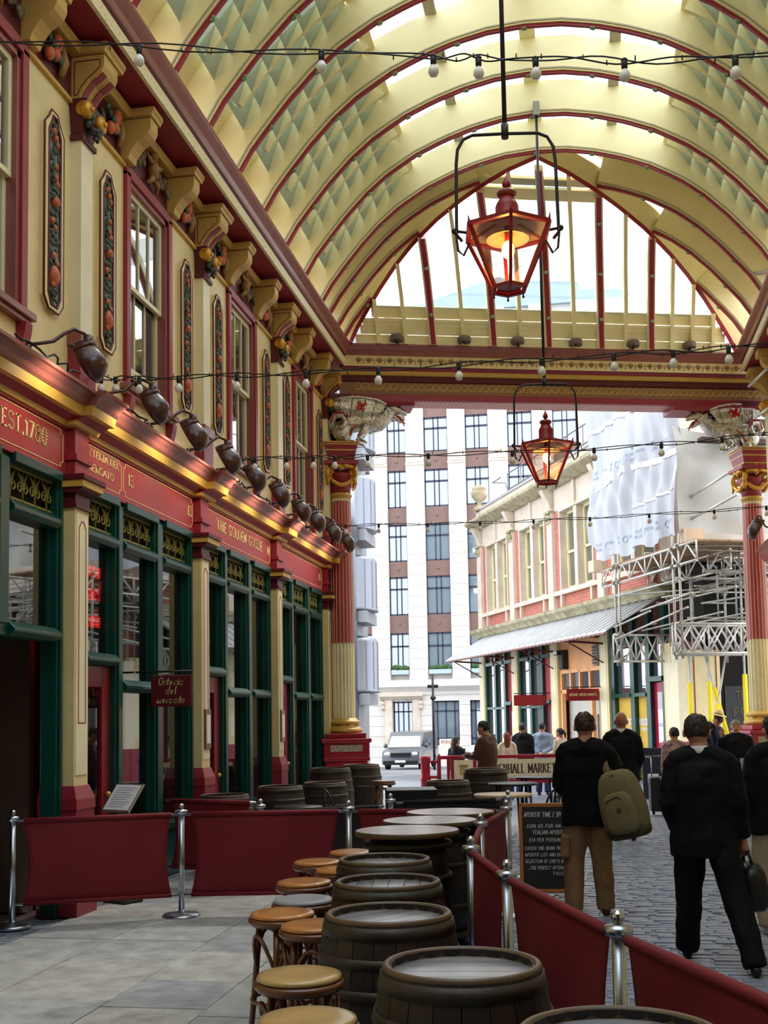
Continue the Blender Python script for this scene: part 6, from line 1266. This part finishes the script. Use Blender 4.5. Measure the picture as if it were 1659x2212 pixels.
    if face:
        b=B()
        for s in(-1,1): b.ball(hc+Vector((s*.031,.083,.022))*k,(.011*k,.008*k,.007*k),8,5)
        b.xf(tilt); b.obj('eyes',mat('dark_eyes','#20160f',.3),t); b=B(); b.tube([hc+Vector((-.025,.088,-.055))*k,hc+Vector((0,.096,-.057))*k,hc+Vector((.025,.088,-.055))*k],[.004*k,.007*k,.004*k],6); b.xf(tilt); b.obj('lips',mat('lips','#9a4f48',.5),t)
        b=B()
        for s in(-1,1): b.tube([hc+Vector((s*.015,.09,.045))*k,hc+Vector((s*.05,.078,.045))*k],.004*k,5)
        b.xf(tilt); b.obj('eyebrows',hair,t)
    return t
# man with the backpack
bp=person('man seen from behind in a dark jacket and khaki trousers carrying a backpack',(-.03,10.4,0),R(-4),1.83,blkj,khaki,hairB,skin,shoeN,arms=[[(-.19,0,1.42),(-.25,.03,1.13),(-.18,.22,1.04)],[(.19,0,1.42),(.24,.04,1.13),(.2,.2,1.0)]],legs=[[(-.09,0,.92),(-.13,.03,.5),(-.14,-.02,.09)],[(.09,0,.92),(.11,.02,.5),(.13,.06,.09)]],hem=.78,hood=True,vox=.012,build=1.08)
b=B(); b.box(-.04,.04,-.09,.09,-.1,.1,T(-.2,-.02,.62)@Matrix.Rotation(.05,4,'Y')); b.obj('cargo_pocket',khaki,bp,.02)
olive=cloth('olive_canvas','#7a7150',.85,.15); oliveD=cloth('dark_olive_canvas','#4a4432',.85,.15)
pk=thing('backpack','olive canvas backpack slung over one shoulder of the man in the dark jacket','backpack',(.33,10.13,.74),R(-22)); pk.rotation_euler=(0,R(-13),R(-22))
def pad(b,c,s,n=5):
    "pillowy rounded block"
    q=bmesh.new(); bmesh.ops.create_cube(q,size=2); bmesh.ops.subdivide_edges(q,edges=q.edges,cuts=6,use_grid_fill=True)
    vs=[]
    for v in q.verts:
        p=v.co.copy(); m=(abs(p.x)**4+abs(p.y)**4+abs(p.z)**4)**.25; p=p/m; p.x*=1-.22*max(0,p.z); vs.append((c[0]+p.x*s[0],c[1]+p.y*s[1],c[2]+p.z*s[2]))
    q.verts.index_update(); b.add(vs,[tuple(v.index for v in f.verts) for f in q.faces],True); q.free()
b=B(); pad(b,(0,0,.27),(.2,.12,.3)); b.obj('main_bag',olive,pk)
b=B(); pad(b,(.01,-.11,.2),(.15,.065,.18)); o=b.obj('front_pocket',olive,pk); b=B(); b.tube([(-.1,-.155,.25),(-.07,-.17,.32),(.03,-.175,.34),(.11,-.155,.27)],.006,6); b.obj('zip',oliveD,o); B().box(.0,.04,-.178,-.17,.2,.24).obj('badge',oliveD,o)
b=B(); pad(b,(0,0,.06),(.19,.118,.09)); b.obj('base_panel',oliveD,pk)
for zz in(.12,.34): b=B(); b.tube([(-.2,.02,zz),(-.19,-.06,zz-.01),(-.15,-.1,zz-.02)],[(.006,.014)]*3,6); b.obj('side_strap',oliveD,pk)
b=B(); b.tube([(-.15,-.03,.06),(-.165,-.05,.25),(-.12,-.08,.46),(0,-.1,.53),(.12,-.08,.45),(.165,-.05,.24),(.15,-.03,.06)],.008,6); b.obj('seam',oliveD,pk)
b=B(); b.tube([(-.02,.02,.53),(-.05,.05,.58),(-.1,.08,.55)],.014,6); b.obj('grab_loop',oliveD,pk)
st=B()
pts=[(-.06,.02,.5),(-.10,.06,.62),(-.13,.14,.74),(-.12,.24,.79),(-.09,.34,.74),(-.07,.38,.6)]; st.tube(pts,[(.012,.034)]*6,8); st.obj('shoulder_strap',olive,pk)
b=B(); b.tube([(-.13,.05,.06),(-.2,.06,.2),(-.2,.06,.4),(-.12,.05,.5)],[(.01,.025)]*4,6); b.obj('loose_strap',oliveD,pk)
# man in the dark suit striding
person('man seen from behind in a dark suit with white collar, legs apart',(.79,8.5,0),R(-6),1.8,blks,blks,hairB,skin,shoeB,arms=[[(-.19,0,1.42),(-.235,-.04,1.14),(-.19,.1,.93)],[(.19,0,1.42),(.25,-.03,1.14),(.27,.04,.88)]],legs=[[(-.09,0,.92),(-.12,.1,.5),(-.15,.23,.09)],[(.1,0,.92),(.2,-.1,.5),(.31,-.3,.09)]],hem=.76,collar=white,vox=.012,build=1.12,head=(-.02,0))
bag=thing('holdall','black bag held low by the man in the dark suit','bag',(1.1,8.58,.38),R(10)); b=B(); pad(b,(0,0,.16),(.1,.2,.17)); b.obj('bag_body',mat('black_leather','#0c0b0d',.4,var=.2,vs=8),bag); b=B(); b.tube([(0,-.1,.3),(-.02,-.06,.42),(-.02,.06,.42),(0,.1,.3)],.012,7); b.obj('handle',shoeB,bag)
# others
person('bald man seen from behind in a black suit beside the peach shop',(.46,16.5,0),R(5),1.82,blks,blks,hairB,skinD,shoeB,hem=.78,collar=white,hairstyle='bald',build=1.08,arms=[[(-.19,0,1.42),(-.25,-.03,1.14),(-.19,.08,.95)],[(.19,0,1.42),(.25,-.03,1.14),(.19,.08,.95)]])
brj=cloth('brown_leather_jacket','#5d3a30',.5,.25)
person('man in a brown jacket and glasses looking down at his phone by the gate',(-1.6,18.2,0),R(70),1.72,brj,blks,hairK,skin,shoeB,hem=.84,head=(0,.05),face=True,arms=[[(-.2,0,1.45),(-.26,.08,1.18),(-.08,.34,1.2)],[(.2,0,1.45),(.26,.08,1.18),(.06,.34,1.22)]],vox=.016,build=1.12)
ph=thing('phone','phone in the hands of the man in the brown jacket','phone',(-1.98,18.34,1.19),R(70)); B().box(-.035,.035,-.005,.005,-.06,.07).obj('case',blackm,ph,.004)
dj=cloth('charcoal_jacket','#17181c'); blu=cloth('pale_blue_hoodie','#8ea0b4',.9,.08); bei=cloth('beige_jacket','#d6c4ac',.9,.06); jeans=cloth('denim','#2a3550',.9)
person('woman with long dark hair and dark coat seated behind the gate',(-2.75,23.9,-.2),R(-40),1.58,dj,jeans,hairK,skin,hairstyle='long',vox=.018,build=.9)
person('girl with long auburn hair behind the gate next to the hooded jacket',(-1.72,24.4,0),R(10),1.44,bei,jeans,hairR,skin,hairstyle='long',vox=.018,build=.85)
person('person in a black hooded jacket seen from behind beyond the gate',(-1.42,25.1,0),R(-15),1.62,dj,jeans,hairK,skinD,hood=True,vox=.018,build=1.1)
person('person in a pale blue hoodie with hands behind back beyond the gate',(-1.02,25.7,0),R(-10),1.62,blu,jeans,hairK,skin,hood=True,vox=.018,arms=[[(-.2,0,1.45),(-.26,-.06,1.15),(-.04,-.18,1.03)],[(.2,0,1.45),(.26,-.06,1.15),(.04,-.2,1.01)]])
person('woman in a beige jacket with tied dark hair beyond the gate',(-.6,24.8,0),R(60),1.5,bei,navyc,hairK,skinD,hairstyle='tail',vox=.018,build=.9,face=True,arms=[[(-.2,0,1.45),(-.25,.04,1.16),(-.1,.3,1.12)],[(.2,0,1.45),(.25,.04,1.16),(.1,.3,1.12)]])
hm=person('man in a straw hat looking up beside the scaffold',(2.62,24.6,0),R(62),1.74,navyc,jeans,hairB,skinD,face=True,head=(0,-.06),vox=.016,arms=[[(-.2,0,1.45),(-.28,.18,1.4),(-.1,.2,1.62)],[(.2,0,1.45),(.27,.02,1.16),(.22,.12,.95)]])
ht=thing('straw_hat','pale straw hat with dark band on the man looking up','hat',(2.68,24.57,1.70),R(62)); Mh=Matrix.Rotation(.3,4,'X'); b=B(); b.lathe([(.17,.0),(.165,.012),(.1,.015),(.092,.03),(.085,.1),(.06,.125),(0,.125)],24,M=Mh); b.obj('straw',mat('straw','#d9b878',.8,var=.15,vs=30),ht); b=B(); b.lathe([(.094,.016),(.093,.045)],24,M=Mh,cap=False); b.obj('band',blackm,ht)
person('woman in navy with a pony tail gazing upward beside the man in the hat',(2.2,22.4,0),R(65),1.62,navyc,jeans,hairB,skin,face=True,head=(0,-.06),hairstyle='tail',vox=.016,build=.92)
person('grey haired woman in a dark jacket looking up towards the roof',(2.38,19.4,0),R(165),1.66,dj,jeans,hairG,skin,face=True,head=(0,-.05),vox=.014,build=1.1,look=.2,arms=[[(-.2,0,1.45),(-.27,.02,1.15),(-.2,.14,.98)],[(.2,0,1.45),(.3,.12,1.2),(.22,.2,1.5)]])
beigeT=cloth('beige_trousers','#a8987c',.9,.12)
person('person in a black jacket and beige trousers cut off by the picture edge',(1.5,9.75,0),R(15),1.78,blkj,beigeT,hairB,skin,mat('white_trainer','#cfcac0',.6),vox=.013,build=1.15,hem=.8,legs=[[(-.1,0,.92),(-.12,.03,.5),(-.14,-.06,.09)],[(.09,0,.92),(.1,.02,.5),(.11,.1,.09)]])
ct=thing('coat','pale grey coat hanging beside the person in the black jacket','coat',(1.62,11.3,.72),R(8)); b=B(); vs=[]
for i in range(13):
    for j in range(15): f=j/14; u=i/12; vs.append((-.2+.4*u*(1-.25*f),.05*math.sin(u*9+f*2)+.12*math.sin(PI*u)*(.4+f),f*.62))
b.add(vs,[(i*15+j,(i+1)*15+j,(i+1)*15+j+1,i*15+j+1) for i in range(12) for j in range(14)],True); o=b.obj('cloth',cloth('pale_grey_coat','#a9b3c6',.9,.1),ct); o.modifiers.new('thick','SOLIDIFY').thickness=.02
person('woman carrying the pale grey coat, mostly hidden behind the black jacket',(1.85,11.45,0),R(10),1.6,cloth('grey_blue_top','#8f9bb0',.9,.08),jeans,hairB,skin,hairstyle='tail',vox=.018,build=.9)
person('woman in a patterned dress mostly hidden behind the man in the suit',(1.36,18.9,0),R(20),1.56,mat('patterned_dress','#d8b8a8',.8,var=.9,vs=18,col2='#5a3a5c'),jeans,hairB,skin,hairstyle='short',vox=.018,build=.95)
# ================================================================ hanging lanterns
lred=mat('lantern_red_paint','#8e1a20',.35,var=.15,vs=6); lcop=mat('lantern_neck','#8a3a2c',.35); iron=mat('dark_iron','#2a2426',.45,metal=.4); lglass=pane_mat('lantern_glass','#fffdf8',.96,.04,'#fff8e8'); glow=mat('lamp_glow','#ffb648',.4,emit='#ff9a30',es=14); reflm=mat('grey_enamel_reflector','#9a9082',.35)
def lantern(x,y,z,rod_top,lab):
    "z is the underside of the lantern"
    t=thing('hanging_lantern',lab,'lantern',(x,y,z),R(8),group='hanging street lanterns'); N=6; rt,rb,h=.425,.16,.56
    top=[Vector((rt*math.cos(PI/6+k*PI/3),rt*math.sin(PI/6+k*PI/3),h)) for k in range(N)]; bot=[Vector((rb*math.cos(PI/6+k*PI/3),rb*math.sin(PI/6+k*PI/3),0)) for k in range(N)]; apex=[Vector((.115*math.cos(PI/6+k*PI/3),.115*math.sin(PI/6+k*PI/3),h+.1)) for k in range(N)]
    for k in range(N):
        j=(k+1)%N; b=B(); b.bar(bot[k],top[k],.03,.03); b.obj('corner_bar',lred,t); b=B(); b.bar(top[k],top[j],.045,.035); b.obj('top_rail',lred,t); b=B(); b.bar(bot[k],bot[j],.035,.035); b.obj('bottom_rail',lred,t); b=B(); b.bar(top[k],apex[k],.026,.026); b.obj('roof_bar',lred,t)
        b=B(); b.add([bot[k],bot[j],top[j],top[k]],[(0,1,2,3)]); b.obj('pane',lglass,t)
        b=B(); b.add([top[k],top[j],apex[j],apex[k]],[(0,1,2,3)]); b.obj('roof_panel',reflm,t)
        b=B(); b.tube([bot[k],bot[k]-Vector((0,0,.04))],.008,5); b.ball(bot[k]-Vector((0,0,.05)),.013,6,4); b.obj('drop',lred,t); b=B(); b.tube([top[k],top[k]*1.03+Vector((0,0,.06))],[.018,.004],5); b.obj('spike',lred,t)
    b=B(); b.lathe([(.05,.005),(.13,.01),(.13,.03),(.05,.03)],6,a0=PI/6,smooth=False); b.obj('floor_plate',lred,t)
    b=B(); b.lathe([(.12,h+.09),(.125,h+.1),(.11,h+.12),(.11,h+.24),(.1,h+.27),(.075,h+.31),(.07,h+.34)],24); b.obj('chimney',lred,t)
    b=B(); b.lathe([(.07,h+.34),(.09,h+.355),(.095,h+.375),(.08,h+.395),(.035,h+.41),(.02,h+.42)],18); b.obj('crown_ring',lcop,t); b=B(); b.lathe([(.018,h+.42),(.038,h+.445),(.042,h+.465),(.026,h+.5),(.01,h+.535),(0,h+.57)],14); b.obj('finial',lred,t)
    b=B(); b.lathe([(.03,h+.0),(.2,h-.07),(.21,h-.08),(.2,h-.08),(.03,h-.01)],28,cap=False); b.obj('reflector',reflm,t)
    b=B(); b.ball((0,0,h-.18),(.06,.06,.085),14,10); b.obj('bulb',glow,t); B().tube([(0,0,h-.1),(0,0,h+.05)],.03,8).obj('lamp_holder',lred,t)
    b=B(); b.tube([(-.43,0,h-.08),(-.48,0,h-.02),(-.48,0,h+.1),(-.47,0,h+.68),(-.455,0,h+.82),(-.4,0,h+.92),(-.31,0,h+.96),(0,0,h+.965),(.31,0,h+.96),(.4,0,h+.92),(.455,0,h+.82),(.47,0,h+.68),(.48,0,h+.1),(.48,0,h-.02),(.43,0,h-.08)],.016,8); b.obj('yoke',iron,t)
    for s in(-1,1): b=B(); b.tube([(s*.36,0,h),(s*.49,0,h+.02)],.014,6); b.tube([(s*.49,0,h+.02),(s*.47,0,h-.17),(s*.42,0,h-.22),(s*.36,0,h-.1)],.013,6); b.ball((s*.5,0,h+.02),.03,8,6); b.obj('side_hook',iron,t)
    b=B(); b.tube([(0,0,h+.94),(0,0,rod_top-z)],.022,8); b.obj('rod',iron,t); b=B(); b.lathe([(.035,h+.92),(.035,h+1.06)],10); b.obj('rod_socket',iron,t)
    B().box(-.05,.05,-.05,.05,rod_top-z-.12,rod_top-z+.1).obj('ceiling_mount',mat('grey_mount','#9b9a90',.5),t)
    ld=bpy.data.lights.new('lantern_light','POINT'); ld.energy=2.5; ld.color=(1,.62,.25); ld.shadow_soft_size=.08; lo=bpy.data.objects.new('lantern_light',ld); COL.objects.link(lo); lo.parent=t; lo.location=(0,0,h-.34)
    return t
lantern(-.6,10.45,5.79,11.3,'large red hexagonal lantern hanging by itself high under the vault'); lantern(-.49,17.15,5.29,11.2,'smaller looking red hexagonal lantern hanging in the archway opening')
# ================================================================ shell spot lamps along the cornice
shellm=mat('brown_shell_paint','#4a1f1e',.3,var=.25,vs=8,coat=.4); gl2=mat('warm_lamp_inside','#ffb860',.4,emit='#ff9c3c',es=1.5)
def shell_lamp(x,y,z,lab,sg=1,group='shell lamps along the shop cornice'):
    t=thing('shell_lamp',lab,'lamp',(x,y,z),0 if sg>0 else PI,group=group)
    b=B(); b.tube([(-.28,-.34,-.02),(-.2,-.3,.0),(-.1,-.24,.03),(-.04,-.16,.12),(.0,-.06,.19),(.06,.02,.17),(.08,.05,.1)],.016,8); b.obj('arm',shellm,t)
    b=B(); b.lathe([(.045,0),(.045,.13),(.02,.14)],12,(.08,.05,.03)); b.obj('lamp_cap',shellm,t)
    # shade: half shell, its open side turned down and back to the signs
    l=Vector((.5,.12,-.86)).normalized(); n=Vector((.86,-.05,.5)); n=(n-l*n.dot(l)).normalized(); y_=l.cross(n); c=Vector((.07,.05,-.07))
    b=B(); vs=[];fs=[]; NT,NA=14,10
    for i in range(NT+1):
        t_=PI*i/NT; w_=max(.004,math.sin(t_)**.75); ridge=1+.06*math.cos(t_*3)
        for j in range(NA+1): an=PI*j/NA; vs.append(c+l*(-.2*math.cos(t_))+y_*(w_*.15*math.cos(an)*ridge)+n*(w_*.19*math.sin(an)*ridge-.03))
    for i in range(NT):
        for j in range(NA): k=i*(NA+1)+j; fs.append((k,k+1,k+NA+2,k+NA+1))
    b.add(vs,fs,True); o=b.obj('shade',shellm,t); sd=o.modifiers.new('thick','SOLIDIFY'); sd.thickness=.012
    b=B(); b.tube([c+l*(-.1)+y_*(.125*math.cos(PI*j/8))+n*(.155*math.sin(PI*j/8)-.02) for j in range(9)],[.006+.018*math.sin(PI*j/8) for j in range(9)],8); b.obj('shade_ridge',shellm,t)
    b=B(); b.ball(c+n*.02,(.03,.03,.03),10,6); b.obj('lamp_face',gl2,t)
    b=B(); b.tube([(-.28,-.34,-.06),(-.28,-.34,.0)],.02,6); b.ball((-.28,-.34,-.04),.035,6,4); b.obj('base_clip',shellm,t)
    ld=bpy.data.lights.new('shell_lamp_light','SPOT'); ld.energy=5; ld.color=(1,.82,.6); ld.spot_size=R(130); ld.spot_blend=.8; ld.shadow_soft_size=.05; lo=bpy.data.objects.new('shell_lamp_light',ld); COL.objects.link(lo); lo.parent=t; lo.location=tuple(c-n*.07); lo.rotation_euler=(-n).to_track_quat('-Z','Y').to_euler(); return t
LY=[9.0,10.5,11.68,12.9,14.0,15.2,16.42,17.4,18.6,19.75]
LL=['above the EST.1780 lettering, largest of the row','over the Osteria del Mercato words','over the middle of the number 13 sign','over the pilaster after the number 13 sign','over the first words of the goose sign','over the last words of the goose sign','over the number 14','at the start of the number 15 sign','halfway along the plain sign ending in 15','at the far end of the row by the column']
for y,l in zip(LY,LL): shell_lamp(-4.26,y,4.99,'brown shell shaped spot lamp '+l)
shell_lamp(3.05,20.2,4.95,'brown shell shaped spot lamp beside the fluted column by the scaffold',-1)
# a few cables on the cornice
for i,(y0,y1) in enumerate(((8.4,9.6),(10.2,11.5),(13.9,14.9),(15.4,16.4),(17.6,18.6))):
    b=B(); rr=random.Random(i); b.tube([(-4.55+rr.uniform(-.05,.05),y0+(y1-y0)*k/14,4.95+.05*abs(math.sin(k*1.3+i))+rr.uniform(0,.03)) for k in range(15)],.011,5); o=b.obj('cable',blackm); tag(o,'loose black cable lying on the cornice '+('near the EST.1780 sign','over the Osteria words','at the start of the goose sign','over the goose sign end','over the number 15 sign')[i],'cable','cables on the cornice')
# ================================================================ festoon lights across the street
fbulb=mat('clear_festoon_bulb','#efece4',.15); sock=mat('black_socket','#101012',.5)
def festoon(pts,n,lab,sc_=1,seed=1):
    t=thing('festoon_lights',lab,'string lights',(0,0,0),group='festoon light strings')
    rr=random.Random(seed)
    def at(f):
        f=min(max(f,0),1)*(len(pts)-1); i=min(int(f),len(pts)-2); q=f-i; p=[Vector(v) for v in pts]; a=p[max(i-1,0)];b_=p[i];c=p[i+1];d=p[min(i+2,len(p)-1)]
        return .5*((2*b_)+(c-a)*q+(2*a-5*b_+4*c-d)*q*q+(3*b_-a-3*c+d)*q**3)
    N=90
    for w in range(2 if sc_<1.22 else 3):
        b=B(); b.tube([at(k/N)+Vector((0,.012*math.sin(k*.9+w*2),.018*sc_*math.sin(k*.55+w*2.1))) for k in range(N+1)],.005*sc_,5); b.obj('cable',sock,t)
    for k in range(n):
        p=at((k+.35)/n); b=B(); b.lathe([(.014*sc_,-.0),(.018*sc_,-.01),(.018*sc_,-.05),(.014*sc_,-.055)],10,p); b.ball(p+Vector((0,0,.0)),(.02*sc_,.02*sc_,.015*sc_),8,5); b.obj('socket',sock,t); b=B(); b.lathe([(.0,-.05),(.014,-.055),(.03,-.08),(.032,-.1),(.022,-.12),(0,-.128)] if sc_==1 else [(0,-.05*sc_),(.014*sc_,-.055*sc_),(.03*sc_,-.08*sc_),(.032*sc_,-.1*sc_),(.022*sc_,-.12*sc_),(0,-.128*sc_)],14,p); b.obj('bulb',fbulb,t)
    b=B()
    for k in range(n*3): p=at((k+rr.uniform(.2,.8))/(n*3)); b.tube([p,p+Vector((0,0,rr.choice((-1,1))*.03*sc_))],.004*sc_,4)
    b.obj('cable_ties',sock,t); return t
festoon([(-4.75,7.0,6.75),(-3.9,7,6.56),(-1.17,7,6.12),(-.27,7,5.98),(1.22,7,5.82),(3.5,7,5.9)],12,'string of festoon bulbs crossing just below the top edge of the picture',1.1,1)
festoon([(-4.66,10.3,5.18),(-4.0,10.35,5.15),(-2.11,10.4,5.10),(.13,10.4,5.07),(1.7,10.4,5.06),(3.5,10.4,5.1)],15,'string of festoon bulbs crossing in front of the gold banded beam',1.2,2)
festoon([(-4.5,13.75,5.12),(-3.5,13.8,5.1),(-2.47,13.8,5.06),(.22,13.8,4.99),(2.21,13.8,5.05),(3.5,13.8,5.1)],14,'string of festoon bulbs crossing at the smaller lantern',1.2,3)
festoon([(-4.4,19.3,5.15),(-3.99,19.4,5.17),(-1.86,19.4,5.11),(.57,19.4,5.1),(3.05,19.4,5.14),(3.6,19.4,5.15)],13,'lowest string of festoon bulbs crossing in front of the office block',1.2,4)
# ================================================================ small drum lights on the beam ledge
drum=mat('taupe_drum','#6a5a50',.5)
for i,x in enumerate((-3.35,-2.1,-1.1,.0,1.1,2.2)):
    y=beamY(x)-.12; t=thing('ledge_lamp','small grey drum uplight on the beam ledge, number %d from the shop row side'%(i+1) if 0 else ['small grey drum uplight on the beam ledge closest to the shop row','second drum uplight on the beam ledge from the shop row','third drum uplight on the beam ledge, left of the lantern rod','drum uplight on the beam ledge just past the lantern rod','fifth drum uplight on the beam ledge from the shop row','last drum uplight on the beam ledge towards the scaffold'][i],'light',(x,y,8.885),group='drum uplights on the beam ledge'); b=B(); b.lathe([(.12,.02),(.13,.04),(.13,.12),(.11,.14),(0,.15)],20); b.obj('drum',drum,t); B().box(-.02,.02,-.1,.1,0,.03).obj('foot',blackm,t)

# ================================================================ poles sticking out by the far eaves
for i,(a,c,l) in enumerate((((3.02,19.6,9.2),(3.75,19.3,9.16),'grey scaffold pole end poking out above the crown moulding'),((3.25,22.3,8.0),(3.75,21.6,8.35),'white scaffold pole end in front of the end bracket'),((3.35,22.4,7.4),(3.75,21.9,7.6),'white scaffold pole end just above the dragon by the scaffold'))):
    t=thing('scaffold_pole',l,'pole',a,group='scaffold pole ends by the eaves'); d=Vector(c)-Vector(a); B().tube([(0,0,0),tuple(d)],.03,10).obj('pole',alu,t)
